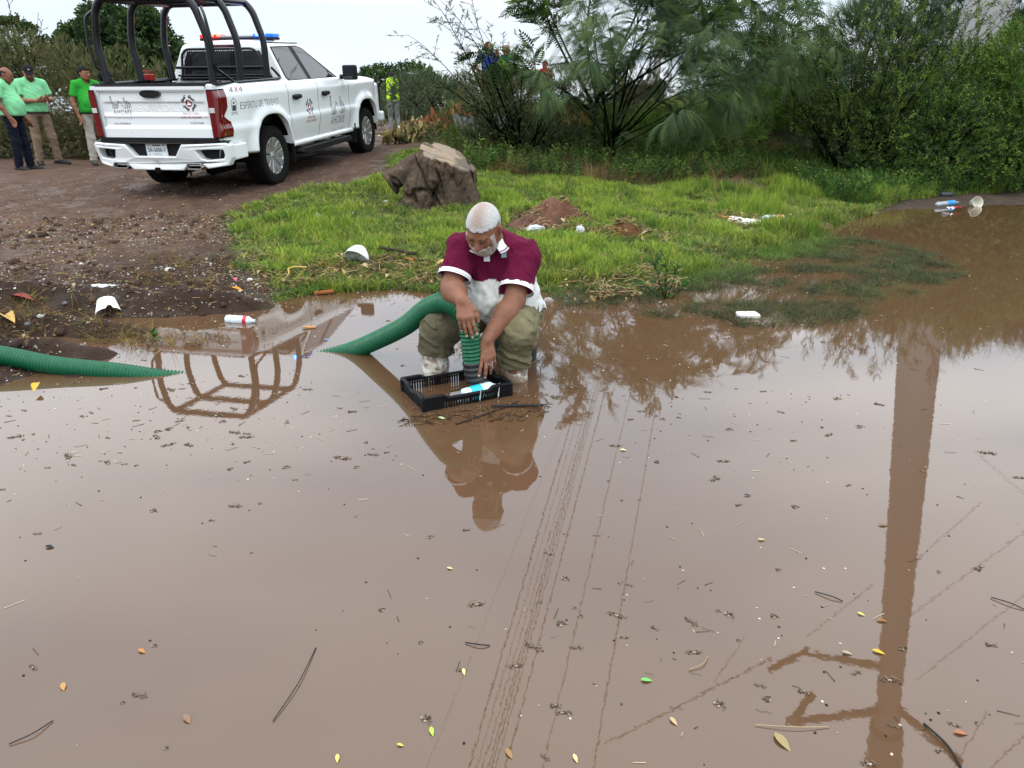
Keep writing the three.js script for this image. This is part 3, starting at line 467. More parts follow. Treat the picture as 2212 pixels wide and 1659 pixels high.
    mesh('bonnet', [grid(20, 16, (u, v) => { const x = mix(2.70, 4.78, u), w = mix(0.955, 0.80, sstep(4.0, 4.78, x)), z = mix(w, -w, v), k = 1 - Math.pow(Math.abs(z / w), 3); return [x, mix(1.395, 1.32, u) + 0.055 * k - 0.16 * Math.pow(sstep(4.4, 4.85, x), 2), z]; })], MT.white, t);
    mesh('front_end', [box(0.14, 0.7, 1.74, 4.72, 0.88, 0, 0.05), box(0.16, 0.2, 1.9, 4.76, 0.6, 0, 0.05)], MT.white, t);
    mesh('grille_guard', [pipe([[4.82, 0.5, 0.78], [4.95, 0.62, 0.80], [4.98, 1.2, 0.80], [4.86, 1.28, 0.98], [4.55, 1.27, 1.03]], 0.028, 0.1), pipe([[4.82, 0.5, -0.78], [4.95, 0.62, -0.8], [4.98, 1.2, -0.8], [4.98, 1.3, 0], [4.98, 1.2, 0.8]], 0.028, 0.1), pipe([[4.98, 0.8, -0.8], [5.0, 0.8, 0], [4.98, 0.8, 0.8]], 0.024, 0.1)], MT.cage, t);
  }
  // roll cage over the bed
  {
    const y0 = 1.43, yt = 2.43, cg = new THREE.Group(); cg.name = 'roll_cage'; t.add(cg);
    const hoops = [[-1.0, 2.43], [-0.30, 2.44], [0.44, 2.44]], r = 0.047;
    hoops.forEach(([x, h], i) => mesh('hoop', [pipe([[x, y0, 0.77], [x - 0.005, y0 + 0.52, 0.80], [x - 0.02, h - 0.12, 0.70], [x - 0.02, h, 0.60], [x - 0.02, h, -0.60], [x - 0.02, h - 0.12, -0.70], [x - 0.005, y0 + 0.52, -0.80], [x, y0, -0.77]], r, 0.12, 10)], MT.cage, cg));
    for (const s of [1, -1]) {
      mesh('top_rail', [bar([-1.0, 2.425, s * 0.60], [0.44, 2.435, s * 0.60], 0.04, 0.04, 10)], MT.cage, cg);
      mesh('grab_rail', [pipe([[-0.97, y0 + 0.88, s * 0.76], [-1.06, y0 + 0.80, s * 0.84], [-1.06, y0 + 0.5, s * 0.88], [-1.04, y0 + 0.2, s * 0.86], [-0.97, y0 + 0.16, s * 0.84], [-0.70, y0 + 0.0, s * 0.90], [-0.62, y0 - 0.0, s * 0.92], [0.5, y0 + 0.01, s * 0.92], [0.56, y0 + 0.03, s * 0.92], [0.46, y0 + 0.16, s * 0.85]], 0.018, 0.06, 8)], MT.cage, cg);
      for (const [x] of hoops) mesh('foot_plate', [box(0.16, 0.014, 0.12, x, 1.446, s * 0.78)], MT.cage, cg);
    }
    // headache rack with expanded metal
    const f = mesh('rear_guard', [pipe([[0.53, 1.45, 0.66], [0.55, 1.78, 0.62], [0.55, 1.85, 0.54], [0.55, 1.85, -0.54], [0.55, 1.78, -0.62], [0.53, 1.45, -0.66]], 0.018, 0.07), bar([0.53, 1.45, 0.66], [0.53, 1.45, -0.66], 0.02), bar([0.53, 1.60, 0.74], [0.53, 1.60, -0.74], 0.02), bar([0.52, 1.49, 0.72], [0.52, 1.49, -0.72], 0.014)], MT.cage, cg);
    const m = []; const st = 0.034;
    for (let k = -60; k < 60; k++) for (const q of [1, -1]) { // crossing strands clipped to the frame
      const za = k * st, pts = []; const y1 = 1.46, y2 = 1.84; let z1 = za, z2 = za + q * (y2 - y1) * 0.55; let ya = y1, yb = y2; const lim = 0.60;
      if (Math.max(z1, z2) > lim + 0.17 || Math.min(z1, z2) < -lim - 0.17) continue;
      const cut = (zA, zB) => { const t0 = clamp(((zA > 0 ? lim : -lim) - zA) / (zB - zA)); return t0; };
      let a = 0, b = 1; if (Math.abs(z1) > lim) a = cut(z1, z2); if (Math.abs(z2) > lim) b = cut(z1, z2); if (b - a < 0.05) continue;
      m.push(box(0.004, 1, 0.0065).scale(1, Math.hypot((z2 - z1) * (b - a), (y2 - y1) * (b - a)), 1).rotateX(Math.atan2(z2 - z1, y2 - y1)).translate(0.545, mix(y1, y2, (a + b) / 2), mix(z1, z2, (a + b) / 2)));
    }
    tag(mesh('expanded_metal', m, MT.cage, f), null, null, null, 'stuff');
  }
  // flashing light bar
  {
    const b = mesh('light_bar', [new RoundedBoxGeometry(0.26, 0.04, 1.22, 2, 0.015).translate(1.2, 1.99, 0), box(0.1, 0.06, 0.08, 1.2, 1.965, 0.5), box(0.1, 0.06, 0.08, 1.2, 1.965, -0.5)], MT.black, t);
    const red = phys(lin(0.5, 0.01, 0.015), 0.15, { emissive: lin(1.0, 0.02, 0.03), emissiveIntensity: 1.1 }), blue = phys(lin(0.01, 0.06, 0.5), 0.15, { emissive: lin(0.01, 0.22, 1.0), emissiveIntensity: 0.95 });
    const redHot = std(lin(1, 0.2, 0.1), 0.3, { emissive: lin(1, 0.25, 0.12), emissiveIntensity: 2.4 }), blueHot = std(lin(0.2, 0.6, 1), 0.3, { emissive: lin(0.2, 0.75, 1), emissiveIntensity: 1.9 });
    mesh('red_lamp', [new RoundedBoxGeometry(0.23, 0.05, 0.33, 3, 0.018).translate(1.2, 2.035, -0.45)], red, b);
    mesh('blue_lamp', [new RoundedBoxGeometry(0.23, 0.05, 0.33, 3, 0.018).translate(1.2, 2.035, 0.45)], blue, b);
    mesh('clear_lamp', [new RoundedBoxGeometry(0.21, 0.035, 0.56, 3, 0.015).translate(1.2, 2.022, 0)], phys(lin(0.25, 0.26, 0.28), 0.15), b);
    mesh('red_lamp_bulb', [new RoundedBoxGeometry(0.02, 0.03, 0.12, 2, 0.008).translate(1.07, 2.04, -0.42)], redHot, b); mesh('red_lamp_bulb', [new RoundedBoxGeometry(0.02, 0.03, 0.06, 2, 0.008).translate(1.07, 2.04, -0.28)], redHot, b);
    mesh('blue_lamp_bulb', [new RoundedBoxGeometry(0.02, 0.03, 0.16, 2, 0.008).translate(1.07, 2.04, 0.42)], blueHot, b);
    for (const [c, z] of [[0xff1a20, -0.42], [0x1560ff, 0.42]]) { const l = new THREE.PointLight(c, 0.12, 0, 2); l.position.set(1.02, 2.04, z); l.castShadow = true; t.add(l); }
  }
  const tool = top('tool_box', [new RoundedBoxGeometry(0.1, 0.09, 0.2, 2, 0.02), pipe([[0, 0.03, -0.07], [0, 0.08, -0.07], [0, 0.08, 0.07], [0, 0.03, 0.07]], 0.008, 0.02)], std(lin(0.3, 0.02, 0.02), 0.5), 'small red box standing on the far rail of the pickup bed', 'box');
  t.updateMatrixWorld(true); const p = V(-0.12, 1.485, -0.80).applyMatrix4(t.matrixWorld); tool.position.copy(p); tool.rotation.copy(t.rotation);
}

// ---------------------------------------------------------------- people
const MP = {
  skin: phys(lin(0.44, 0.375, 0.335), 0.55, { vertexColors: true, bumpMap: tex(T.fine, 2), bumpScale: 0.0008, specularIntensity: 0.45 }),
  cloth: std(0xffffff, 0.9, { vertexColors: true }),
  boot: phys(0xffffff, 0.5, { vertexColors: true, specularIntensity: 0.6 }),
  hair: std(0xffffff, 0.85, { vertexColors: true }),
  shoe: std(lin(0.02, 0.019, 0.018), 0.6),
  nail: std(lin(0.5, 0.28, 0.22), 0.4),
};
const add3 = (a, b, k = 1) => [a[0] + b[0] * k, a[1] + b[1] * k, a[2] + b[2] * k];
const lerp3 = (a, b, t) => [mix(a[0], b[0], t), mix(a[1], b[1], t), mix(a[2], b[2], t)];
const nrm = a => { const l = Math.hypot(...a); return a.map(q => q / l); };
const crs = (a, b) => [a[1] * b[2] - a[2] * b[1], a[2] * b[0] - a[0] * b[2], a[0] * b[1] - a[1] * b[0]];
const dot3 = (a, b) => a[0] * b[0] + a[1] * b[1] + a[2] * b[2];
// a hand: w wrist, d towards the fingertips, s towards the thumb side, curls per finger (index..little) as [knuckle, middle, tip] bends
function handField(w, d, s, curls, thumb, k = 1, spread = 0.1) {
  d = nrm(d); s = nrm(add3(s, d, -dot3(s, d))); let n = crs(d, s); // n: one of the two sides; palm side passed by sign in curls
  const fs = [], base = [], tips = [], nails = [];
  const off = [0.031, 0.011, -0.010, -0.029], len = [[0.044, 0.026, 0.02], [0.048, 0.03, 0.021], [0.044, 0.028, 0.021], [0.034, 0.021, 0.018]], fwd = [0.088, 0.092, 0.087, 0.078], rad = [0.0098, 0.0102, 0.0096, 0.0085];
  for (let f = 0; f < 4; f++) {
    let p = add3(add3(w, d, fwd[f] * k), s, off[f] * k); base.push(p);
    fs.push(cap(add3(w, s, off[f] * 0.6 * k), p, 0.017 * k, 0.0145 * k));
    let dir = nrm(add3(d, s, spread * (1.2 - f * 0.8)));
    for (let j = 0; j < 3; j++) { const a = curls[f][j], c = Math.cos(a), q = Math.sin(a); dir = nrm([0, 1, 2].map(i => dir[i] * c + n[i] * q)); n; const e = add3(p, dir, len[f][j] * k); fs.push(cap(p, e, (rad[f] + 0.001 - j * 0.0008) * k, (rad[f] - j * 0.0012) * k)); p = e; if (j === 2) { tips.push(p); nails.push([p, dir]); } const nn = nrm(add3(n, dir, -dot3(n, dir))); n = nn; }
    n = crs(d, s);
  }
  let p = add3(add3(w, d, 0.02 * k), s, 0.024 * k); const tl = [0.042, 0.034, 0.026];
  fs.push(cap(w, p, 0.02 * k, 0.018 * k));
  for (let j = 0; j < 3; j++) { const e = add3(p, nrm(thumb[j]), tl[j] * k); fs.push(cap(p, e, (0.0165 - j * 0.002) * k, (0.0145 - j * 0.0023) * k)); p = e; }
  nails.push([p, nrm(thumb[2])]);
  const palm = fs.filter((_, i) => i % 4 === 0 && i < 16), rest = fs.filter((_, i) => !(i % 4 === 0 && i < 16));
  const P = union(palm, 0.018 * k), fingers = rest.slice(0, 12), th = rest.slice(12);
  const chains = [0, 1, 2, 3].map(i => union(fingers.slice(i * 3, i * 3 + 3), 0.004 * k)); const T0 = union(th, 0.01 * k);
  const f = (x, y, z) => { let v = Infinity; for (const c of chains) v = Math.min(v, c(x, y, z)); v = smin(v, P(x, y, z), 0.012 * k); return smin(v, T0(x, y, z), 0.016 * k); };
  f.nails = nails; f.n = n; return f;
}
function headFrame(c, fwd, roll = 0) { const z = nrm(fwd); let x = nrm(crs([0, 1, 0], z)); let y = crs(z, x); if (roll) { const a = Math.cos(roll), b = Math.sin(roll), X = x.map((q, i) => q * a + y[i] * b), Y = y.map((q, i) => q * a - x[i] * b); x = X; y = Y; } return { c, x, y, z, w: p => [0, 1, 2].map(i => c[i] + x[i] * p[0] + y[i] * p[1] + z[i] * p[2]), q: new THREE.Quaternion().setFromRotationMatrix(new THREE.Matrix4().makeBasis(V(...x), V(...y), V(...z))) }; }
function toLocal(H, s = 1) { const { c, x, y, z } = H; return (px, py, pz) => { const d = [px - c[0], py - c[1], pz - c[2]]; return [dot3(d, x) / s, dot3(d, y) / s, dot3(d, z) / s]; }; }
// head in its own frame: x to its left, y up, z the face; about 0.235 high at s = 1
function headLocal(fat = 0) {
  const parts = [[ell([0, 0.025, -0.018], [0.076, 0.092, 0.096]), 0], [ell([0, -0.01, 0.022], [0.066 + fat * 0.4, 0.085, 0.07]), 0.03], [ell([0, -0.068, 0.038], [0.046 + fat, 0.045, 0.046]), 0.035], [cap([-0.045 - fat, -0.045, 0.0], [-0.02, -0.085, 0.05], 0.024), 0.03], [cap([0.045 + fat, -0.045, 0.0], [0.02, -0.085, 0.05], 0.024), 0.03],
    [cap([-0.034, 0.022, 0.078], [0.034, 0.022, 0.078], 0.011), 0.014], [cap([0, 0.012, 0.086], [0, -0.026, 0.108], 0.009, 0.014), 0.012], [cap([-0.014, -0.03, 0.096], [0.014, -0.03, 0.096], 0.0085), 0.008], [cap([-0.024, -0.054, 0.082], [0.024, -0.054, 0.082], 0.008), 0.01], [cap([-0.046, -0.012, 0.06], [-0.04, -0.02, 0.066], 0.018), 0.02], [cap([0.046, -0.012, 0.06], [0.04, -0.02, 0.066], 0.018), 0.02]];
  const ears = [1, -1].map(s => union([cap([s * 0.079, 0.02, -0.012], [s * 0.083, -0.002, -0.012], 0.014, 0.013), cap([s * 0.083, 0, -0.012], [s * 0.077, -0.028, -0.004], 0.012, 0.008)], 0.01));
  const eyes = [1, -1].map(s => ell([s * 0.031, 0.0, 0.084], [0.017, 0.009, 0.011]));
  return (x, y, z) => { let d = parts[0][0](x, y, z); for (let i = 1; i < parts.length; i++) d = smin(d, parts[i][0](x, y, z), parts[i][1]); for (const e of eyes) { const q = -(e(x, y, z)); d = Math.max(d, q - 0.004 > d ? q - 0.004 : d); } for (const e of ears) d = smin(d, e(x, y, z), 0.008); return d; };
}
const inFrame = (f, H, s) => { const L = toLocal(H, s); return (x, y, z) => { const p = L(x, y, z); return f(p[0], p[1], p[2]) * s; }; };
const clipBelow = (f, y0) => (x, y, z) => Math.max(f(x, y, z), y0 - y);
const grow = (f, k) => (x, y, z) => f(x, y, z) - k;
function jitter(g, amp, fr) { const p = g.attributes.position, n = g.attributes.normal; for (let i = 0; i < p.count; i++) { const a = amp * (fbm(p.getX(i) * fr + 50, p.getY(i) * fr + 50, 3, p.getZ(i) * fr + 9) - 0.5) * 2; p.setXYZ(i, p.getX(i) + n.getX(i) * a, p.getY(i) + n.getY(i) * a, p.getZ(i) + n.getZ(i) * a); } g.computeVertexNormals(); return g; }
function uvxyz(g, k) { const p = g.attributes.position, u = new Float32Array(p.count * 2); for (let i = 0; i < p.count; i++) { u[i * 2] = (p.getX(i) + p.getZ(i) * 0.7) * k; u[i * 2 + 1] = (p.getY(i) + p.getZ(i) * 0.5) * k; } g.setAttribute('uv', new THREE.BufferAttribute(u, 2)); return g; }

// ---- the seated man pumping out the puddle
{
  const O = [-0.14, 0, -4.2]; const man = thing('person', 'man in maroon and white polo shirt sitting in the puddle holding a green hose', 'person', O);
  const L = g => { g.translate(-O[0], -O[1], -O[2]); return g; };
  const Sr = [-0.29, 0.775, -4.2], Er = [-0.352, 0.572, -4.06], Wr = [-0.272, 0.548, -3.86], Sl = [0.062, 0.725, -4.24], El = [0.012, 0.488, -4.06], Wl = [-0.145, 0.315, -3.885];
  const H = headFrame([-0.162, 0.905, -4.085], [-0.29, -0.60, 0.71], -0.1), hs = 1.13;
  const head = inFrame(headLocal(0.008), H, hs);
  const neck = cap([-0.125, 0.80, -4.25], H.w([0, -0.04, -0.05]), 0.078, 0.068);
  const handR = handField(Wr, [0.14, -0.72, 0.5], [0.85, 0.1, 0.1], [[0.32, 0.2, 0.1], [0.34, 0.18, 0.12], [0.36, 0.22, 0.1], [0.45, 0.3, 0.2]].map(a => a.map(q => -q)), [[0.62, -0.55, 0.2], [0.35, -0.8, 0.2], [0.2, -0.85, 0.15]], 1.1, 0.10);
  const handL = handField(Wl, [0.08, -0.86, 0.36], [-0.9, -0.15, 0.35], [[-0.05, 0.25, 0.2], [0.0, 0.35, 0.3], [0.15, 0.5, 0.3], [0.3, 0.6, 0.3]], [[-0.72, -0.5, 0.32], [-0.66, -0.62, 0.3], [-0.6, -0.7, 0.2]], 1.12, 0.2);
  const arms = union([cap(Sr, lerp3(Sr, Er, 0.9), 0.072, 0.062), cap(Er, lerp3(Er, Wr, 0.35), 0.063, 0.069), cap(lerp3(Er, Wr, 0.35), Wr, 0.067, 0.037)], 0.03);
  const arml = union([cap(Sl, lerp3(Sl, El, 0.9), 0.072, 0.062), cap(El, lerp3(El, Wl, 0.3), 0.062, 0.068), cap(lerp3(El, Wl, 0.3), Wl, 0.066, 0.037)], 0.03);
  const core = union([ell([-0.11, 0.66, -4.29], [0.17, 0.16, 0.1]), ell([-0.07, 0.46, -4.32], [0.17, 0.14, 0.13]), cap([-0.125, 0.80, -4.26], Sr, 0.06), cap([-0.125, 0.80, -4.26], Sl, 0.06), cap([-0.1, 0.36, -4.42], [-0.42, 0.32, -4.1], 0.07), cap([-0.02, 0.36, -4.42], [0.01, 0.33, -4.04], 0.075), cap([-0.44, 0.32, -4.1], [-0.466, -0.1, -4.12], 0.055), cap([0.01, 0.33, -4.04], [0.016, -0.1, -4.1], 0.055)], 0.04);
  const skinF = (x, y, z) => Math.min(smin(smin(head(x, y, z), neck(x, y, z), 0.03), core(x, y, z), 0.04), arms(x, y, z), arml(x, y, z));
  const tone = (x, y, z) => { const n = fbm(x * 60 + 9, y * 60, 3, z * 60 + 3), q = toLocal(H, hs)(x, y, z); let c = [0.44, 0.225, 0.15]; const onHead = Math.abs(q[0]) < 0.11 && q[1] > -0.13 && q[1] < 0.14 && Math.abs(q[2]) < 0.14; if (onHead) { c = [0.50, 0.265, 0.17]; if (q[2] > 0.08 && Math.abs(q[0]) < 0.02) c = [0.50, 0.25, 0.165]; if (Math.abs(q[0]) > 0.074) c = [0.44, 0.19, 0.13]; if (q[2] > 0.06 && Math.abs(q[1] + 0.056) < 0.006) c = [0.27, 0.11, 0.085]; if (q[2] > 0.06 && Math.abs(q[1]) < 0.0035 && Math.abs(Math.abs(q[0]) - 0.031) < 0.014) c = [0.05, 0.025, 0.02]; } return c.map(v => v * mix(0.8, 1.2, n)); };
  const body = L(paint(uvxyz(nets(skinF, [-0.6, -0.12, -4.52], [0.2, 1.08, -3.78], 0.012), 6), tone));
  const hg = [[handR, Wr], [handL, Wl]].map(([f, w]) => L(paint(uvxyz(nets((x, y, z) => smin(f(x, y, z), (w === Wr ? arms : arml)(x, y, z), 0.012), [w[0] - 0.13, w[1] - 0.24, w[2] - 0.06], [w[0] + 0.13, w[1] + 0.05, w[2] + 0.17], 0.004), 6), (x, y, z) => tone(x, y, z).map(v => v * 1.08))));
  const hd = L(paint(uvxyz(nets((x, y, z) => smin(head(x, y, z), neck(x, y, z), 0.03), [H.c[0] - 0.16, H.c[1] - 0.17, H.c[2] - 0.17], [H.c[0] + 0.16, H.c[1] + 0.17, H.c[2] + 0.17], 0.0045), 6), tone));
  const bm = mesh('body', [body, hd, ...hg], MP.skin, man);
  const nails = []; for (const [f, sg] of [[handR, -1], [handL, 1]]) for (const [p, d] of f.nails) { const n = f.n.map(q => -q * sg); nails.push(L(new THREE.SphereGeometry(0.0075, 10, 8).scale(1, 0.5, 1.25).applyQuaternion(new THREE.Quaternion().setFromRotationMatrix(new THREE.Matrix4().makeBasis(V(...crs(n, d)), V(...n), V(...d)))).translate(...add3(add3(p, n, 0.0062), d, 0.002)))); }
  mesh('fingernails', nails, MP.nail, bm);
  // cropped white hair, thin on the crown, and a white beard
  const Lh = toLocal(H, hs), hr = rng(4);
  const hairF = (x, y, z) => { const q = Lh(x, y, z), e = head(x, y, z) - 0.0075 - 0.004 * (vnoise(q[0] * 320 + 90, q[1] * 320 + 90, q[2] * 320 + 90) - 0.5); let line = -1; const a = Math.abs(q[0]); const front = 0.062 - 0.35 * Math.max(0, a - 0.045); line = q[2] > 0.02 ? front - q[1] + 0.002 * Math.sin(q[0] * 130) : q[2] > -0.02 ? mix(-0.035, front, sstep(-0.02, 0.03, q[2])) - q[1] : -0.07 - q[1]; if (a > 0.074 && q[1] < 0.045 && q[2] > -0.04) line = Math.max(line, 0.02); return Math.max(e, line * 0.9); };
  const hair = paint(nets(hairF, [H.c[0] - 0.16, H.c[1] - 0.14, H.c[2] - 0.18], [H.c[0] + 0.16, H.c[1] + 0.18, H.c[2] + 0.16], 0.0045), (x, y, z) => { const q = Lh(x, y, z), k = vnoise(q[0] * 420 + 90, q[1] * 420 + 90, q[2] * 420 + 90), bald = (1 - sstep(0.0, 0.072, Math.abs(q[0]))) * sstep(0.05, 0.085, q[1]) * sstep(0.088, 0.055, q[2]) * sstep(-0.1, -0.06, q[2]); const w = mix(0.34, 0.58, k), s = [0.30, 0.205, 0.165]; return [mix(w, s[0], bald * 0.85), mix(w, s[1], bald * 0.85), mix(w * 0.98, s[2], bald * 0.85)].map(v => v * mix(0.85, 1.1, k)); });
  mesh('hair', L(hair), MP.hair, man);
  const beardF = (x, y, z) => { const q = Lh(x, y, z), a = Math.abs(q[0]); const e = head(x, y, z) - 0.0065 - 0.005 * (vnoise(q[0] * 300 + 90, q[1] * 300 + 90, q[2] * 300 + 90) - 0.5); let r; const lip = a < 0.03 && q[2] > 0.06; r = lip ? Math.min(Math.abs(q[1] + 0.047) - 0.009, q[1] + 0.066) : q[1] + 0.045 - 0.9 * Math.max(0, a - 0.03); if (a > 0.055) r = Math.max(q[1] - 0.02, -0.018 - q[2], q[2] - 0.066); r = Math.max(r, -0.03 - q[2], a - 0.073); return Math.max(e, r); };
  const beard = paint(nets(beardF, [H.c[0] - 0.15, H.c[1] - 0.18, H.c[2] - 0.12], [H.c[0] + 0.15, H.c[1] + 0.1, H.c[2] + 0.18], 0.0045), (x, y, z) => { const q = Lh(x, y, z), k = vnoise(q[0] * 380 + 90, q[1] * 380 + 90, q[2] * 380 + 90); return [mix(0.26, 0.56, k), mix(0.18, 0.51, k), mix(0.14, 0.47, k)].map(v => v * mix(0.8, 1, sstep(0.07, 0.02, Math.abs(q[0])))); });
  mesh('beard', L(beard), MP.hair, man);
  const brow = []; for (const s of [1, -1]) brow.push(L(bar(H.w([s * 0.014 * hs, 0.021 * hs, 0.0935 * hs]), H.w([s * 0.05 * hs, 0.024 * hs, 0.076 * hs]), 0.0065, 0.005, 6)));
  for (const b of brow) mesh('eyebrow', [b], std(lin(0.06, 0.04, 0.03), 1), man);
  // polo shirt
  const folds = (x, y, z) => 0.0045 * Math.sin(60 * x + 22 * y + 5 * fbm(x * 9 + 5, y * 9, 2, z * 9 + 4)) * sstep(0.4, 0.6, fbm(x * 6 + 4, y * 5 + 8, 2, z * 6 + 7)) + 0.012 * (fbm(x * 16 + 8, y * 11 + 6, 3, z * 14 + 9) - 0.5) - 0.012 * sstep(0.10, 0.0, Math.abs(fbm(x * 7 + 3 + y * 3, y * 4.5 + 2 - x * 4, 3, z * 7 + 5) - 0.5));
  const slv = (S, E, r0, r1, t) => union([cap(S, lerp3(S, E, t), r0, r1)], 0.02);
  const torso = union([ell([-0.11, 0.68, -4.29], [0.208, 0.185, 0.14]), ell([-0.062, 0.47, -4.305], [0.228, 0.185, 0.19]), ell([-0.02, 0.36, -4.42], [0.21, 0.11, 0.16]), cap([-0.125, 0.79, -4.27], Sr, 0.078, 0.083), cap([-0.12, 0.785, -4.28], Sl, 0.08, 0.088)], 0.07);
  const cut = (S, E, t) => { const d = nrm(add3(E, S, -1)), p = lerp3(S, E, t); return (x, y, z) => (x - p[0]) * d[0] + (y - p[1]) * d[1] + (z - p[2]) * d[2]; };
  const cr = cut(Sr, Er, 0.68), cl = cut(Sl, El, 0.70);
  const slR = (x, y, z) => Math.max(slv(Sr, Er, 0.088, 0.09, 0.8)(x, y, z), cr(x, y, z)), slL = (x, y, z) => Math.max(slv(Sl, El, 0.098, 0.096, 0.8)(x, y, z), cl(x, y, z));
  const sr0 = slv(Sr, Er, 0.088, 0.09, 0.8), sl0 = slv(Sl, El, 0.1, 0.096, 0.8);
  const neckHole = cap([-0.13, 0.845, -4.2], [-0.15, 0.95, -4.12], 0.082);
  const shirtF = (x, y, z) => { const f = folds(x, y, z); let d = torso(x, y, z) + f; d = Math.max(d, 0.285 - 0.18 * Math.max(0, x + 0.05) - y); d = smin(d, Math.max(sr0(x, y, z) + f * 0.7, cr(x, y, z)), 0.035); d = smin(d, Math.max(sl0(x, y, z) + f * 0.7, cl(x, y, z)), 0.035); return Math.max(d, -neckHole(x, y, z)); };
  const onSleeve = (x, y, z) => Math.min(sr0(x, y, z), sl0(x, y, z)) < 0.008;
  const shirt = paint(nets(shirtF, [-0.52, 0.2, -4.62], [0.24, 0.96, -4.02], 0.007), (x, y, z) => { const line = 0.598 + 0.10 * Math.max(0, x - 0.02) + 0.008 * Math.sin(x * 40); const n = fbm(x * 50 + 3, y * 50, 2, z * 50 + 8); const slv = (sr0(x, y, z) < 0.006 && y > 0.6) || (sl0(x, y, z) < 0.006 && y > 0.52); if (y > line || slv) return [0.10, 0.006, 0.028].map(v => v * mix(0.9, 1.1, n)); const g = fbm(x * 13 + 7, y * 13 + 2, 3, z * 13 + 5); return [0.62, 0.62, 0.59].map((v, i) => mix(v, [0.5, 0.47, 0.42][i], sstep(0.5, 0.75, g) * 0.8)); });
  mesh('shirt', L(shirt), MP.cloth, man);
  const bandTex = canvasTex(512, 48, (c, w, h) => { c.fillStyle = '#e8e4e4'; c.fillRect(0, 0, w, h); c.fillStyle = '#5b1530'; c.fillRect(0, 30, w, 4); c.font = 'bold 27px sans-serif'; c.fillStyle = '#33202c'; c.save(); c.translate(210, 26); c.fillText('A H O M E', 0, 0, 110); c.restore(); });
  const bandM = std(0xffffff, 0.85, { map: bandTex });
  for (const [S, E, t, r, turn] of [[Sr, Er, 0.69, 0.0985, 1.1], [Sl, El, 0.71, 0.105, 0.35]]) { const p = lerp3(S, E, t), d = nrm(add3(S, E, -1)); const g = new THREE.CylinderGeometry(r - 0.001, r, 0.028, 40, 1, true).rotateY(turn); g.applyQuaternion(new THREE.Quaternion().setFromUnitVectors(V(0, 1, 0), V(...d))); g.translate(...p); mesh('sleeve_band', [L(g)], bandM, man); }
  // white collar standing open round the neck
  const collar = [];
  collar.push(grid(40, 5, (u, v) => { const a = mix(-2.55, 2.55, u) + Math.PI / 2 * 0, f = Math.cos(a), q = [Math.sin(a), f]; const back = f; // a = 0 at the nape
    const r = mix(0.078, 0.122 - 0.012 * back, v), y = mix(0.868, 0.822, v) - 0.03 * (1 - back) * 0.9 - 0.006 * Math.sin(v * 3); const c = [-0.138, 0, -4.215]; return [c[0] + q[0] * r, y, c[2] - q[1] * r * 0.95 + 0.02 * (1 - back)]; }));
  const collarM = std(0xffffff, 0.85, { vertexColors: true, side: THREE.DoubleSide });
  { const g = collar[0], uv = g.attributes.uv; paint(g, (x, y, z, i) => { const v = uv.getY(i); return v > 0.7 && v < 0.9 ? [0.2, 0.05, 0.1] : [0.68, 0.7, 0.69]; }); const cm = mesh('collar', [L(g)], collarM, man); mesh('placket', [L(box(0.035, 0.05, 0.006, -0.145, 0.742, -4.118, 0.002))], std(lin(0.6, 0.6, 0.6), 0.9), cm); }
  mesh('chest_emblem', [L(grid(6, 8, (u, v) => { const x = mix(-0.062, -0.032, u), y = mix(0.735, 0.79, v); let z = -4.0; for (let k = 0; k < 60; k++) { if (shirtF(x, y, z) < -0.0005) break; z -= 0.004; } return [x, y, z + 0.004]; }))], std(lin(0.25, 0.4, 0.42), 0.8), man);
  // work trousers, rolled over the boots
  const hipR = [-0.16, 0.335, -4.42], hipL = [0.06, 0.335, -4.42], kR = [-0.432, 0.325, -4.10], kL = [0.028, 0.335, -4.03], cR = [-0.462, 0.16, -4.115], cL = [0.02, 0.10, -4.10];
  const legs = union([cap(hipR, kR, 0.12, 0.097), cap(kR, cR, 0.097, 0.094), cap(hipL, kL, 0.13, 0.115), cap(kL, cL, 0.112, 0.088), ell([-0.04, 0.34, -4.44], [0.2, 0.12, 0.14])], 0.045);
  const cuffs = union([cap(add3(cR, [0, 0.01, 0]), add3(cR, [0, 0.035, 0]), 0.099), cap(add3(cL, [0, 0.01, 0]), add3(cL, [0, 0.035, 0]), 0.094)], 0.01);
  const trF = (x, y, z) => { const f = 0.016 * (fbm(x * 13 + 3, y * 20 + 4, 3, z * 13 + 6) - 0.5) - 0.013 * sstep(0.09, 0.0, Math.abs(fbm(x * 6 + 9, y * 9 + 2 + x * 4, 3, z * 6 + 5) - 0.5)) + 0.004 * Math.sin(y * 120 + x * 50 + 6 * fbm(x * 8 + 2, y * 8, 2, z * 8 + 5)) * sstep(0.3, 0.15, y); let d = legs(x, y, z) + f; const low = x < -0.3 ? 0.165 - 0.1 * (x + 0.47) : 0.085 + 0.25 * (-4.1 - z) * 0; d = smin(d, cuffs(x, y, z) + f, 0.02); return Math.max(d, low - y); };
  mesh('trousers', L(paint(nets(trF, [-0.6, 0.04, -4.62], [0.24, 0.5, -3.88], 0.007), (x, y, z) => { const n = fbm(x * 14 + 1, y * 14, 3, z * 14 + 2), m = fbm(x * 70 + 1, y * 70, 2, z * 70 + 2); const k = x < -0.25 ? [0.095, 0.083, 0.052] : [0.155, 0.135, 0.078]; return k.map(v => v * mix(0.72, 1.25, n) * mix(0.9, 1.1, m)); })), MP.cloth, man);
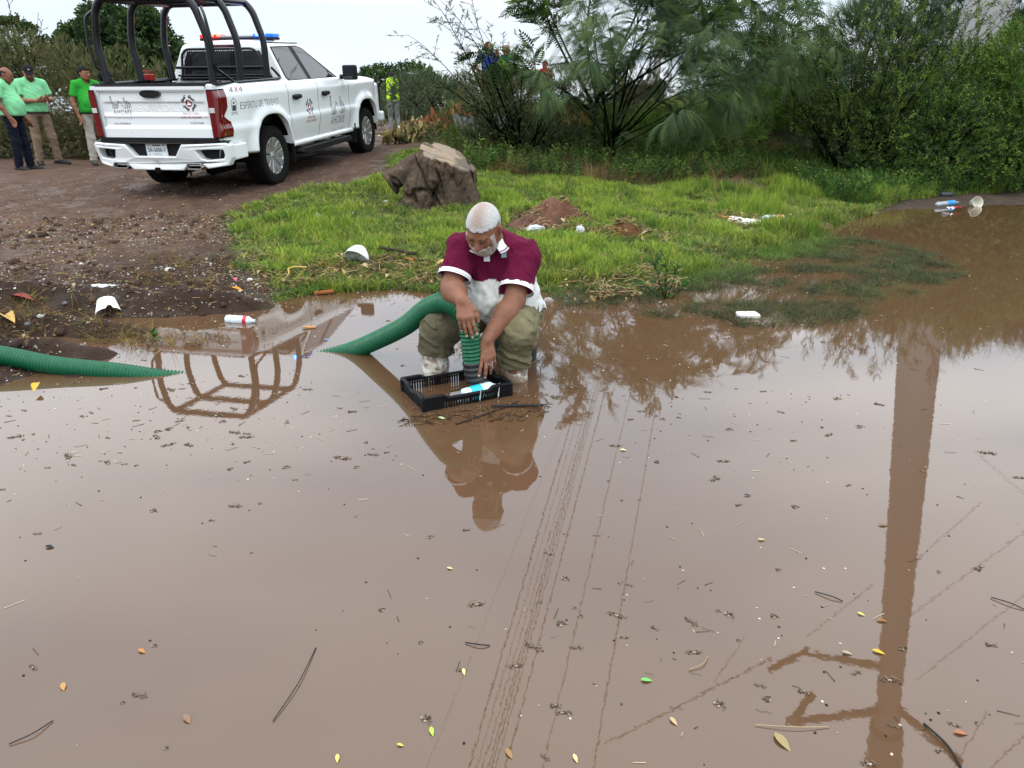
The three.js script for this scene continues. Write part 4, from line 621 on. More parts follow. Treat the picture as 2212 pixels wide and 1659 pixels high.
  // white rubber boots
  for (const [c, r, k] of [[[-0.466, 0, -4.12], 0.081, 1], [[0.018, 0, -4.10], 0.078, 1]]) {
    const lt = new THREE.LatheGeometry([[r * 0.93, -0.2], [r * 0.95, -0.05], [r * 1.0, 0.06], [r * 1.03, 0.14], [r * 1.05, 0.178], [r * 0.98, 0.18], [r * 0.95, 0.12]].map(p => new THREE.Vector2(...p)), 40, 0, Math.PI * 2); lt.translate(c[0], 0, c[2]); const q = lt.toNonIndexed(); q.computeVertexNormals();
    const dense = grid(60, 50, (u, v) => { const a = u * Math.PI * 2, y = mix(-0.2, 0.2, v), rr = r * mix(0.93, 1.05, v) + 0.003 * Math.sin(y * 70 + 2 * Math.sin(a)) + (v > 0.97 ? 0.004 : 0); return [c[0] + rr * Math.sin(a), y, c[2] + rr * Math.cos(a)]; });
    mesh('boot', L(paint(dense, (x, y, z) => { const n = fbm(x * 70 + 3, y * 70 + 9, 3, z * 70 + 2), m = fbm(x * 22 + 3, y * 22 + 9, 3, z * 22 + 2), mud = sstep(0.48, 0.62, 0.5 * n + 0.5 * m + 0.16 * sstep(0.14, 0, y)); return [0.60, 0.57, 0.49].map((v, i) => mix(v, [0.17, 0.10, 0.06][i], mud * 0.85)); })), MP.boot, man);
  }
}
// the bucket he sits on
{
  const b = thing('bucket', 'dark plastic bucket turned down as a seat under the man', 'bucket', [0.02, -0.1, -4.5]);
  mesh('shell', [new THREE.LatheGeometry([[0.135, 0], [0.139, 0.02], [0.15, 0.3], [0.162, 0.305], [0.162, 0.325], [0.153, 0.33], [0.153, 0.36], [0.16, 0.362], [0.16, 0.372], [0.0, 0.372]].map(p => new THREE.Vector2(...p)), 48)], std(lin(0.02, 0.022, 0.025), 0.5), b);
  mesh('handle', [tube([[0.162, 0.30, 0.0], [0.168, 0.2, 0.03], [0.155, 0.13, 0.08], [0.06, 0.1, 0.165], [-0.08, 0.11, 0.16], [-0.162, 0.30, 0.0]], 0.0025, 40, 6)], std(lin(0.15, 0.15, 0.15), 0.4, { metalness: 0.8 }), b);
}

// ---- people standing about; local frame: z the way they face, x their left
function standing(o) {
  const g = thing('person', o.label, 'person', o.pos, o.turn), k = o.h / 1.72, cell = o.cell || 0.015;
  const J = Object.assign({ hipL: [0.095, 0.92, 0], hipR: [-0.095, 0.92, 0], knL: [0.105, 0.49, 0.03], knR: [-0.105, 0.49, 0.03], anL: [0.115, 0.09, -0.01], anR: [-0.115, 0.09, -0.01], shL: [0.185, 1.42, -0.01], shR: [-0.185, 1.42, -0.01], elL: [0.255, 1.14, -0.04], elR: [-0.255, 1.14, -0.04], wrL: [0.265, 0.89, 0.05], wrR: [-0.265, 0.89, 0.05], head: [0, 1.60, 0.025], face: [0, -0.1, 1], toeL: 0.25, toeR: -0.25 }, o.j || {});
  const belly = o.belly || 0, wide = 1 + belly * 0.9;
  const H = headFrame(J.head, J.face, 0), head = inFrame(headLocal(0.004 + belly * 0.03), H, 1.0);
  const hands = ['L', 'R'].map(s => handField(J['wr' + s], (o.hd && o.hd[s]) || add3(J['wr' + s], J['el' + s], -1), (o.hs && o.hs[s]) || [0, 0, 1], [0, 1, 2, 3].map(() => [0.35, 0.4, 0.3].map(q => q * ((o.curl && o.curl[s]) || (s === 'L' ? -1 : 1)))), [[0.2, -0.6, 0.7], [0.1, -0.8, 0.5], [0, -0.9, 0.3]].map(t => (o.hd && o.hd[s]) ? nrm(add3(nrm(o.hd[s]), nrm((o.hs && o.hs[s]) || [0, 0, 1]), 0.9)) : t), 1.0, 0.06));
  const arm = s => union([cap(J['sh' + s], J['el' + s], 0.052, 0.042), cap(J['el' + s], lerp3(J['el' + s], J['wr' + s], 0.3), 0.042, 0.043), cap(lerp3(J['el' + s], J['wr' + s], 0.3), J['wr' + s], 0.043, 0.027)], 0.02);
  const aL = arm('L'), aR = arm('R');
  const core = union([ell([0, 1.22, 0], [0.14, 0.2, 0.085]), cap([0, 1.44, -0.02], H.w([0, -0.05, -0.03]), 0.055, 0.052), cap(J.hipL, J.knL, 0.06, 0.045), cap(J.knL, J.anL, 0.045, 0.035), cap(J.hipR, J.knR, 0.06, 0.045), cap(J.knR, J.anR, 0.045, 0.035), cap([0, 1.1, 0], [0, 0.92, 0], 0.1), cap(J.shL, J.shR, 0.045)], 0.05);
  const skinF = (x, y, z) => { let d = smin(head(x, y, z), core(x, y, z), 0.03); d = smin(d, aL(x, y, z), 0.02); d = smin(d, aR(x, y, z), 0.02); return d; };
  const tone = o.tone || [0.25, 0.12, 0.075];
  const hairLine = (q) => q[1] > mix(-0.06, 0.062, sstep(-0.03, 0.045, q[2])) && q[1] > (Math.abs(q[0]) > 0.07 ? 0.03 : -1);
  const Lh = toLocal(H, 1);
  const colour = (x, y, z) => { const q = Lh(x, y, z); if (Math.abs(q[0]) < 0.1 && Math.abs(q[1]) < 0.15 && q[2] > 0.06) { if (Math.abs(q[1]) < 0.005 && Math.abs(Math.abs(q[0]) - 0.031) < 0.016) return [0.03, 0.02, 0.02]; if (Math.abs(q[1] + 0.055) < 0.005 && Math.abs(q[0]) < 0.022) return tone.map(v => v * 0.6); if (o.beard && q[1] < -0.035) return tone.map(v => v * 0.45); if (Math.abs(q[1] - 0.024) < 0.005 && Math.abs(Math.abs(q[0]) - 0.032) < 0.02) return [0.03, 0.022, 0.02]; } return tone.map(v => v * mix(0.9, 1.1, fbm(x * 40 + 9, y * 40, 2, z * 40 + 3))); };
  const all = [J.shL, J.shR, J.elL, J.elR, J.wrL, J.wrR, J.head, J.anL, J.anR, J.knL, J.knR], lo = [0, 1, 2].map(i => Math.min(...all.map(p => p[i])) - 0.14), hi = [0, 1, 2].map(i => Math.max(...all.map(p => p[i])) + 0.16);
  const S = q => q.scale(k, k, k);
  const bodyG = S(paint(nets(skinF, [lo[0], 0.02, lo[2]], hi, cell), colour));
  const headG = S(paint(nets(head, H.c.map(q => q - 0.15), H.c.map(q => q + 0.15), 0.007), colour));
  const hg = ['L', 'R'].map((s, i) => { const w = J['wr' + s]; const hv = nrm((o.hd && o.hd[s]) || add3(w, J['el' + s], -1)), hc = add3(w, hv, 0.09); return S(paint(nets(hands[i], hc.map(q => q - 0.13), hc.map(q => q + 0.13), 0.0065), colour)); });
  mesh('body', [bodyG, headG, ...hg], MP.skin, g);
  // clothes
  const fold = (x, y, z) => 0.012 * (fbm(x * 12 + 8 + o.h * 50, y * 9 + 6, 3, z * 12 + 9) - 0.5) + 0.003 * Math.sin(y * 50 + x * 40 + 14 * fbm(x * 6 + 3, y * 5, 2, z * 6 + 6));
  const hem = o.hem === undefined ? 0.93 : o.hem, sT = o.sleeve === undefined ? 0.72 : o.sleeve;
  const torso = union([ell([0, 1.27, -0.005], [0.188 * (1 + belly * 0.4), 0.21, 0.125]), ell([0, 1.09, 0.015 + belly * 0.25], [0.165 * wide, 0.21, 0.125 + belly * 0.42]), ell([0, 0.95, 0.005], [0.165 * wide, 0.09, 0.125 + belly * 0.25]), cap([0.03, 1.455, -0.025], J.shL, 0.058, 0.066), cap([-0.03, 1.455, -0.025], J.shR, 0.058, 0.066)], 0.09);
  const slv = s => { const a = J['sh' + s], b = J['el' + s], L = sT > 1 ? [cap(a, b, 0.07, 0.058), cap(b, J['wr' + s], 0.056, 0.042)] : [cap(a, lerp3(a, b, sT + 0.25), 0.074, 0.07)]; const u = union(L, 0.02); if (sT > 1) return u; const d = nrm(add3(b, a, -1)), p = lerp3(a, b, sT); return (x, y, z) => Math.max(u(x, y, z), (x - p[0]) * d[0] + (y - p[1]) * d[1] + (z - p[2]) * d[2]); };
  const sl = slv('L'), sr = slv('R'), hole = cap([0, 1.47, 0.03], H.w([0, -0.03, -0.01]), 0.06);
  const shirtF = (x, y, z) => { const f = fold(x, y, z); let d = Math.max(torso(x, y, z) + f, hem - y); d = smin(d, sl(x, y, z) + f * 0.6, 0.02); d = smin(d, sr(x, y, z) + f * 0.6, 0.02); return Math.max(d, -hole(x, y, z)); };
  const sc = o.shirtColour || (() => o.shirt);
  const top_ = mesh(o.vest ? 'undershirt' : 'shirt', [S(paint(nets(shirtF, [lo[0], hem - 0.05, lo[2]], [hi[0], 1.58, Math.max(hi[2], 0.4)], cell), (x, y, z) => sc(x, y, z).map(v => v * mix(0.92, 1.08, fbm(x * 30 + 3, y * 30, 2, z * 30 + 4)))))], MP.cloth, g);
  if (o.vest) mesh('safety_vest', [S(paint(nets((x, y, z) => Math.max(torso(x, y, z) + fold(x, y, z) * 0.8 - 0.014, hem - 0.06 - y, Math.abs(x) - 0.19, -hole(x, y, z) - 0.01), [lo[0], hem - 0.1, lo[2]], [hi[0], 1.58, 0.4], 0.011), o.vest))], std(0xffffff, 0.8, { vertexColors: true }), g);
  if (!o.vest && o.collar) { const cg = grid(28, 3, (u, v) => { const a = mix(-2.5, 2.5, u), f = Math.cos(a), r = mix(0.068, 0.096, v); return [Math.sin(a) * r, mix(1.5, 1.462, v) - 0.035 * (1 - f) * 0.8, -0.015 - f * r * 0.95 + 0.012 * (1 - f)]; }); mesh('collar', [S(cg)], std(lin(...o.collar), 0.9, { side: THREE.DoubleSide }), top_); }
  if (o.badge) mesh('chest_badge', [S(new THREE.CylinderGeometry(0.022, 0.022, 0.008, 16).rotateX(Math.PI / 2).translate(0.095, 1.33, 0.118 + belly * 0.16))], std(lin(0.6, 0.6, 0.58), 0.8), top_);
  const legs = union([ell([0, 0.93, 0], [0.165 * (1 + belly * 0.5), 0.11, 0.125 + belly * 0.15]), cap(J.hipL, J.knL, 0.093, 0.076), cap(J.knL, J.anL, 0.074, 0.066), cap(J.hipR, J.knR, 0.093, 0.076), cap(J.knR, J.anR, 0.074, 0.066)], 0.035);
  const trF = (x, y, z) => Math.max(legs(x, y, z) + 1.4 * fold(x, y, z) + 0.005 * Math.sin(y * 80 + x * 60 + z * 40) * sstep(0.32, 0.12, y), y - (hem + 0.03), 0.075 - y);
  const tr = mesh('trousers', [S(paint(nets(trF, [Math.min(lo[0], -0.3), 0.03, Math.min(lo[2], -0.25)], [Math.max(hi[0], 0.3), 1.1, 0.35], cell), (x, y, z) => o.trousers.map(v => v * mix(0.82, 1.15, fbm(x * 18 + 3, y * 14, 3, z * 18 + 4)))))], MP.cloth, g);
  if (o.belt) mesh('belt', [S(nets((x, y, z) => Math.max(legs(x, y, z) - 0.012, Math.abs(y - hem - 0.0) - 0.02), [-0.35, hem - 0.06, -0.3], [0.35, hem + 0.06, 0.35], 0.01))], std(lin(0.02, 0.018, 0.016), 0.5), tr);
  for (const s of ['L', 'R']) { const a = J['an' + s], t = J['toe' + s], d = [Math.sin(t), 0, Math.cos(t)]; const f = union([cap([a[0] - d[0] * 0.05, 0.045, a[2] - d[2] * 0.05], [a[0] + d[0] * 0.09, 0.048, a[2] + d[2] * 0.09], 0.048, 0.046), cap([a[0] + d[0] * 0.08, 0.035, a[2] + d[2] * 0.08], [a[0] + d[0] * 0.17, 0.03, a[2] + d[2] * 0.17], 0.045, 0.036), cap([a[0], 0.08, a[2]], [a[0], 0.11, a[2]], 0.048)], 0.02); const gm = nets((x, y, z) => Math.max(f(x, y, z), -y), [a[0] - 0.25, -0.02, a[2] - 0.25], [a[0] + 0.25, 0.2, a[2] + 0.25], 0.01); mesh('shoe', [S(gm)], o.shoe || MP.shoe, g); }
  // hair or cap
  if (o.hair) { const hf = (x, y, z) => { const q = Lh(x, y, z); const e = head(x, y, z) - (o.hairT || 0.012) - 0.006 * (vnoise(x * 120 + 90, y * 120, z * 120 + 90) - 0.5); const front = o.bald ? -0.2 : 0.06; let line = (q[2] > 0.03 ? 0.06 : mix(-0.055, 0.06, sstep(-0.03, 0.03, q[2]))) - q[1]; if (Math.abs(q[0]) > 0.072) line = Math.max(line, 0.025 - q[1]); if (o.bald) line = Math.max(line, q[1] - 0.055, q[2] - 0.02); return Math.max(e, line); }; mesh('hair', [S(paint(nets(hf, H.c.map(q => q - 0.17), H.c.map(q => q + 0.17), 0.008), () => o.hair))], MP.hair, g); }
  if (o.longHair) { const hf = union([ell(H.w([0, 0.03, -0.035]), [0.088, 0.1, 0.1]), cap(H.w([0, -0.02, -0.08]), H.w([0.0, -0.13, -0.085]), 0.06, 0.045)], 0.04); const f2 = (x, y, z) => { const q = Lh(x, y, z); return Math.max(hf(x, y, z), q[2] - 0.03 - 0.3 * Math.max(0, q[1] - 0.04)); }; mesh('hair', [S(paint(nets(f2, H.c.map(q => q - 0.24), H.c.map(q => q + 0.17), 0.009), () => o.longHair))], MP.hair, g); }
  if (o.cap) { const cf = (x, y, z) => { const q = Lh(x, y, z); const crown = Math.max(ell([0, 0.05, -0.012], [0.09, 0.085, 0.105])(...q), 0.045 - q[1] - 0.25 * Math.max(0, -q[2] - 0.03)); const peak = Math.max(ell([0, 0.045, 0.085], [0.078, 0.022, 0.085])(...q), Math.abs(q[1] - 0.052 + 0.25 * (q[2] - 0.08)) - 0.007, 0.05 - q[2]); return Math.min(crown, peak); }; const cm = mesh('cap', [S(nets(cf, H.c.map(q => q - 0.2), H.c.map(q => q + 0.22), 0.007))], std(lin(...o.cap), 0.85), g); if (o.capBadge) mesh('cap_badge', [S(new THREE.SphereGeometry(0.017, 12, 8).scale(1, 0.9, 0.4).applyQuaternion(H.q).translate(...H.w([0, 0.093, 0.086])))], std(lin(0.45, 0.42, 0.42), 0.8), cm); }
  g.userData.J = undefined; delete g.userData.J; return { g, J, k };
}
const standAt = (u, v) => { const p = at(u, v); return [p[0], p[1] - 0.012, p[2]]; };
const face = p => Math.atan2(-p[0], -p[2]); // turn that faces the camera
{
  const mint = [0.20, 0.54, 0.27], A = standAt(54, 368), B = standAt(105, 356), C = standAt(219, 354);
  standing({ label: 'balding man in mint green polo and dark navy trousers at the left edge', pos: A, turn: face(A) + 1.0, h: 1.72, belly: 0.15, shirt: mint, trousers: [0.008, 0.010, 0.018], belt: 1, hair: [0.03, 0.027, 0.026], hairT: 0.006, bald: true, beard: false, collar: mint, tone: [0.468, 0.225, 0.146],
    j: { face: [0.25, -0.28, 1], head: [0.0, 1.59, 0.06], elR: [-0.27, 1.14, -0.02], wrR: [-0.235, 0.90, 0.1], knL: [0.1, 0.49, 0.05], anL: [0.1, 0.09, 0.06] } });
  const b = standing({ label: 'man in black cap and mint green polo looking down at a phone', pos: B, turn: face(B) + 0.25, h: 1.78, belly: 0.03, shirt: mint, trousers: [0.205, 0.145, 0.10], belt: 1, cap: [0.012, 0.012, 0.014], capBadge: 1, beard: true, collar: mint, badge: 1, tone: [0.585, 0.302, 0.205], curl: { L: -1.3, R: 1.3 },
    hd: { R: [0.9, 0.12, 0.35], L: [-0.8, 0.2, 0.35] }, hs: { R: [0, 0.8, 0.4], L: [0, 0.8, 0.4] },
    j: { face: [-0.15, -0.45, 0.9], head: [-0.01, 1.59, 0.06], elR: [-0.245, 1.13, 0.05], wrR: [-0.02, 1.12, 0.27], elL: [0.27, 1.15, 0.0], wrL: [0.17, 1.14, 0.25], anR: [-0.13, 0.09, 0.02], anL: [0.19, 0.09, 0.0], knL: [0.15, 0.49, 0.03], toeL: 0.9, toeR: -0.1 } });
  const ph = top('phone', [new RoundedBoxGeometry(0.075, 0.012, 0.15, 2, 0.005)], phys(lin(0.01, 0.01, 0.012), 0.15), 'dark phone held by the man in the black cap', 'phone');
  ph.position.set(0.085, 1.155, 0.30).multiplyScalar(b.k).applyAxisAngle(V(0, 1, 0), face(B) + 0.25).add(V(...B)); ph.rotation.set(0.5, face(B) + 1.2, 0);
  const c = standing({ label: 'stout man in bright green polo standing by the rear corner of the pickup', pos: C, turn: face(C) + 0.4, h: 1.72, belly: 0.2, shirt: [0.025, 0.27, 0.03], trousers: [0.36, 0.325, 0.275], belt: 1, hair: [0.012, 0.011, 0.011], hairT: 0.014, collar: [0.025, 0.25, 0.03], badge: 1, tone: [0.527, 0.254, 0.166], shoe: std(lin(0.06, 0.065, 0.05), 0.8), curl: { L: -1.6 }, hd: { L: [0.1, 0.75, 0.6] }, hs: { L: [-0.8, 0.1, 0.2] },
    j: { face: [0.35, -0.02, 1], elL: [0.40, 1.20, 0.14], wrL: [0.27, 1.40, 0.22], elR: [-0.275, 1.13, -0.03], wrR: [-0.25, 0.87, 0.05], anR: [-0.13, 0.09, 0.02], anL: [0.16, 0.09, -0.06], knL: [0.14, 0.49, 0.01], toeL: 0.9 } });
  const hat = thing('cap', 'black cap held up in the hand of the stout man in bright green', 'cap', [0, 0, 0]);
  mesh('crown', [warp(new THREE.SphereGeometry(0.12, 24, 16), (x, y, z) => [x * 1.05, y * 0.95 - 0.02 * Math.abs(z), z * 0.9])], std(lin(0.01, 0.01, 0.012), 0.9), hat); mesh('peak', [new THREE.SphereGeometry(0.1, 20, 12).scale(0.9, 0.12, 1).translate(0.02, -0.09, 0.06)], std(lin(0.012, 0.012, 0.014), 0.9), hat);
  hat.position.set(0.24, 1.555, 0.30).multiplyScalar(c.k).applyAxisAngle(V(0, 1, 0), face(C) + 0.4).add(V(...C)); hat.rotation.set(0.3, face(C) + 0.5, -0.5);
  const D = standAt(853, 283), lime = [0.50, 0.82, 0.02], grey = [0.16, 0.17, 0.18];
  const vestCol = (x, y, z) => { if (z < 0.02 && y < 1.40 && y > 1.08) { const a = Math.abs(Math.abs(x) - (y - 1.22) * 0.62) ; if (y > 1.20 ? Math.abs(Math.abs(x) - (y - 1.26) * 0.85) < 0.024 || (y < 1.26 && Math.abs(Math.abs(x) - (1.26 - y) * 0.85) < 0.024) : false) return grey; if (y > 1.09 && y < 1.20 && Math.abs(Math.abs(x) - (1.27 - y) * 0.8) < 0.025) return grey; } if (Math.abs(y - 1.135) < 0.024 && Math.abs(x) > 0.07) return grey; if (z < 0 && Math.abs(y - 1.07) < 0.017 && Math.abs(x) < 0.12 && vnoise(x * 90 + 100, y * 60) > 0.45) return [0.03, 0.04, 0.02]; return lime; };
  standing({ label: 'man seen from behind in lime yellow safety vest with grey cross', pos: D, turn: face(D) + Math.PI + 0.1, h: 1.74, belly: 0.03, shirt: [0.02, 0.025, 0.022], trousers: [0.17, 0.175, 0.18], hair: [0.02, 0.018, 0.018], sleeve: 0.8, vest: vestCol, shoe: std(lin(0.25, 0.26, 0.27), 0.7), tone: [0.293, 0.137, 0.098], cap: [0.03, 0.022, 0.02], hem: 0.93, j: { face: [0, -0.45, 1], head: [0, 1.575, 0.06], elL: [0.245, 1.14, 0.03], wrL: [0.12, 1.05, 0.22], elR: [-0.245, 1.14, 0.03], wrR: [-0.12, 1.05, 0.22] } });
  // the onlookers on the levee, half hidden by the thorn bush
  const E1 = onZ(1056, 140, -18.6), E2 = onZ(1094, 150, -18.9), E3 = onZ(1178, 150, -24);
  const put = (p) => [p[0], ground(p[0], p[2]) - 0.01, p[2]];
  const P1 = put(E1), P2 = put(E2), P3 = put(E3);
  standing({ label: 'woman in blue shirt with hand on hip and phone at her ear', pos: P1, turn: face(P1) + 0.5, h: 1.66, belly: 0.1, shirt: [0.012, 0.028, 0.16], trousers: [0.008, 0.008, 0.01], longHair: [0.05, 0.028, 0.016], tone: [0.527, 0.254, 0.166], sleeve: 0.6, j: { face: [0.3, 0, 1], elR: [-0.36, 1.16, -0.08], wrR: [-0.17, 1.0, 0.02], elL: [0.27, 1.17, 0.12], wrL: [0.16, 1.40, 0.2] }, hd: { L: [-0.3, 0.9, -0.1], R: [0.7, -0.5, 0.2] }, hs: { L: [-0.5, 0, -0.5] } });
  const stripe = (x, y, z) => y < 1.2 && y > 1.02 && x > -0.02 || y > 1.36 ? [0.02, 0.26, 0.12] : y > 1.2 || x < 0.02 ? [0.55, 0.6, 0.62] : [0.03, 0.2, 0.12];
  standing({ label: 'person in white and green top looking down at their hands', pos: P2, turn: face(P2) - 0.15, h: 1.60, belly: 0.1, shirtColour: stripe, trousers: [0.012, 0.012, 0.014], hair: [0.2, 0.12, 0.06], hairT: 0.02, tone: [0.527, 0.254, 0.166], sleeve: 0.55, j: { face: [0.1, -0.5, 1], head: [0, 1.585, 0.06], elR: [-0.26, 1.12, 0.02], wrR: [-0.05, 1.17, 0.24], elL: [0.27, 1.13, 0.02], wrL: [0.06, 1.18, 0.25] }, hd: { L: [-0.6, 0.4, 0.3], R: [0.6, 0.4, 0.3] } });
  standing({ label: 'person in red top mostly hidden behind the feathery tree', pos: P3, turn: face(P3) - 0.6, h: 1.55, shirt: [0.3, 0.02, 0.025], trousers: [0.012, 0.012, 0.02], hair: [0.03, 0.02, 0.018], hairT: 0.02, cap: [0.28, 0.04, 0.02], tone: [0.546, 0.254, 0.166], sleeve: 0.6, j: { elR: [-0.25, 1.14, 0.08], wrR: [-0.1, 1.3, 0.24] }, hd: { R: [0.4, 0.8, 0.2] } });
}

// ---------------------------------------------------------------- the green suction hose
{
  const P = [[-5.6, 0.40, -4.7], [-4.9, 0.24, -4.45], [-4.2, 0.15, -4.38], [-3.55, 0.118, -4.32], [-3.2, 0.088, -4.28], [-2.85, 0.042, -4.22], [-2.45, 0.008, -4.19], [-2.15, -0.04, -4.2], [-1.85, -0.085, -4.3], [-1.55, -0.09, -4.5], [-1.3, -0.055, -4.64], [-1.1, 0.0, -4.64], [-0.88, 0.125, -4.5], [-0.67, 0.268, -4.34], [-0.5, 0.43, -4.16], [-0.385, 0.495, -4.03], [-0.29, 0.475, -3.93], [-0.245, 0.40, -3.88], [-0.232, 0.30, -3.865], [-0.222, 0.20, -3.86]];
  const h = thing('hose', 'thick ribbed green suction hose with black end held by the seated man', 'hose', [0, 0, 0]);
  const ribbed = (pts, r0, amp, pitch, mat, name, sharp) => { const c = new THREE.CatmullRomCurve3(pts.map(p => V(...p)), false, 'centripetal'), L = c.getLength(), n = Math.ceil(L / pitch * 7); c.arcLengthDivisions = 1200; const fr = c.computeFrenetFrames(n, false), m = 22; const g = grid(m, n, (u, v) => { const j = Math.round(v * n), p = c.getPointAt(v), a = u * Math.PI * 2, w = Math.abs(((v * L / pitch) % 1) - 0.5) * 2, r = r0 + amp * Math.pow(1 - w, sharp); const N = fr.normals[j], B = fr.binormals[j]; return [p.x + r * (Math.cos(a) * N.x + Math.sin(a) * B.x), p.y + r * (Math.cos(a) * N.y + Math.sin(a) * B.y), p.z + r * (Math.cos(a) * N.z + Math.sin(a) * B.z)]; }, (u, v) => [u * 3, v * L * 8]); return mesh(name, [g], mat, h); };
  ribbed(P, 0.050, 0.012, 0.0215, phys(lin(0.003, 0.11, 0.045), 0.36, { specularIntensity: 0.7, map: noiseTex(256, (u, v) => { const k = tfbm(u, v, 5, 5, 3), m = sstep(0.58, 0.72, tfbm(u, v, 9, 4, 17)); return [1, mix(mix(0.75, 1, k), 0.62, m), mix(mix(0.75, 1, k), 0.6, m)]; }) }), 'hose_wall', 0.9);
  ribbed([[-0.222, 0.205, -3.86], [-0.212, 0.13, -3.86], [-0.20, 0.06, -3.862], [-0.19, -0.05, -3.87]], 0.057, 0.009, 0.031, phys(lin(0.012, 0.012, 0.013), 0.4), 'end_sleeve', 0.6);
}
// ---------------------------------------------------------------- crate in the water
{
  const c = thing('plastic_crate', 'shallow black plastic crate sunk in the muddy water at the mans feet', 'crate', [-0.48, 0, -3.59], Math.atan2(0.24, 0.472));
  const Wd = 0.53, D = 0.355, m = phys(lin(0.005, 0.005, 0.006), 0.5, { specularIntensity: 0.35, bumpMap: tex(T.fine, 4), bumpScale: 0.0004 });
  const wall = (len, groups) => { const t = s => { const e = Math.min(s, len - s); return 0.054 + 0.020 * (1 - sstep(0.11, 0.15, e)); }; const o = [[0, -0.12], [len, -0.12]]; for (let k = 24; k >= 0; k--) o.push([len * k / 24, t(len * k / 24)]); const holes = []; for (const [a, b, y0, y1] of groups) for (let s = a; s < b; s += 0.0155) holes.push([[s, y0], [s + 0.0085, y0], [s + 0.0085, y1], [s, y1]]); return extr(o, 0.005, 0.0012, holes); };
  const ribs = (len, z, s) => { const q = [box(len, 0.006, 0.009, len / 2, 0.038, z), box(len, 0.006, 0.009, len / 2, -0.008, z)]; for (let k = 1; k < 7; k++) q.push(box(0.005, 0.08, 0.007, len * k / 7, 0.01, z)); return q; };
  const rim = (len, z) => grid(48, 4, (u, v) => { const s = u * len, e = Math.min(s, len - s), y = 0.058 + 0.020 * (1 - sstep(0.11, 0.15, e)), a = (v - 0.5) * Math.PI * 1.0; return [s, y + 0.006 * Math.cos(a), z + 0.013 * Math.sin(a)]; });
  const g1 = [[0.12, 0.26, -0.012, 0.034], [0.29, 0.50, 0.002, 0.038]], g2 = [[0.04, 0.12, 0, 0.035], [0.16, 0.32, 0, 0.035]], g3 = [[0.05, 0.20, -0.01, 0.05], [0.24, 0.36, -0.02, 0.05]];
  mesh('side_wall', [wall(Wd, g1), ...ribs(Wd, 0.004), rim(Wd, 0.0025)], m, c);
  mesh('side_wall', [wall(Wd, g3).translate(0, 0, -D), ...ribs(Wd, -D - 0.001), rim(Wd, -D + 0.0025)], m, c);
  for (const x of [0.0, Wd - 0.005]) mesh('end_wall', [wall(D, g2).rotateY(Math.PI / 2).translate(x, 0, 0), ...ribs(D, 0.002).map(g => g.rotateY(Math.PI / 2).translate(x === 0 ? -0.002 : Wd, 0, 0)), rim(D, 0.0025).rotateY(Math.PI / 2).translate(x, 0, 0)], m, c);
  for (const [x, z] of [[0, 0], [Wd, 0], [0, -D], [Wd, -D]]) mesh('corner_post', [new RoundedBoxGeometry(0.03, 0.2, 0.03, 2, 0.008).translate(x + (x ? -0.004 : 0.004), -0.023, z + (z ? 0.004 : -0.004))], m, c);
  mesh('floor', [box(Wd, 0.006, D, Wd / 2, -0.115, -D / 2)], m, c);
  for (const [x, k] of [[0.335, 1], [0.45, 0.5]]) mesh('tie', [tube([[x, 0.068, 0.015], [x - 0.003, 0.04, 0.016], [x - 0.008, 0.01, 0.018], [x + 0.004, 0.07, -0.005]], 0.0022, 20, 5)], std(lin(0.55, 0.55, 0.5), 0.6), c);
}
function bottle(name, label, a, b, r, mat, bands, capM, group) { // lying bottle from its base a to its neck b
  const L = Math.hypot(b[0] - a[0], b[1] - a[1], b[2] - a[2]); const t = thing(name, label, 'bottle', a, 0, group); t.quaternion.setFromUnitVectors(V(0, 1, 0), V(b[0] - a[0], b[1] - a[1], b[2] - a[2]).normalize());
  const pr = []; for (let k = 0; k <= 44; k++) { const v = k / 44; let q = r * (1 - 0.045 * Math.max(0, Math.sin(v * 34)) * (v < 0.7 ? 1 : 0)); if (v > 0.72) q = mix(r, r * 0.36, Math.pow(sstep(0.72, 0.93, v), 1)); if (v < 0.04) q = r * Math.sqrt(Math.max(0.05, v / 0.04)); pr.push(new THREE.Vector2(q, v * L)); } pr.unshift(new THREE.Vector2(0.0001, 0));
  const g = new THREE.LatheGeometry(pr, 28); warp(g, (x, y, z) => { const n = 1 + 0.16 * (fbm(x * 40 + 9, y * 25 + 4, 2, z * 40 + 7) - 0.5); return [x * n, y, z * n]; });
  const sh = mesh('shell', [g], mat, t); for (const [v0, v1, m] of bands) mesh('wrapper', [new THREE.CylinderGeometry(r * 1.03, r * 1.03, (v1 - v0) * L, 28, 1, true).translate(0, (v0 + v1) / 2 * L, 0)], m, t); if (capM) mesh('bottle_cap', [new THREE.CylinderGeometry(r * 0.43, r * 0.43, L * 0.06, 18).translate(0, L * 0.99, 0)], capM, t); return t;
}
const clearP = phys(lin(0.62, 0.68, 0.70), 0.16, { transmission: 0.55, thickness: 0, ior: 1.45, bumpMap: tex(T.coarse, 2), bumpScale: 0.004 });
const frosted = phys(lin(0.58, 0.66, 0.70), 0.22, { bumpMap: tex(T.coarse, 3), bumpScale: 0.006 });
bottle('plastic_bottle', 'crushed clear bottle with turquoise wrapper floating in the black crate', [-0.285, 0.03, -3.735], [-0.065, 0.055, -3.84], 0.042, frosted, [[0.24, 0.5, std(lin(0.02, 0.42, 0.48), 0.4)]], null);

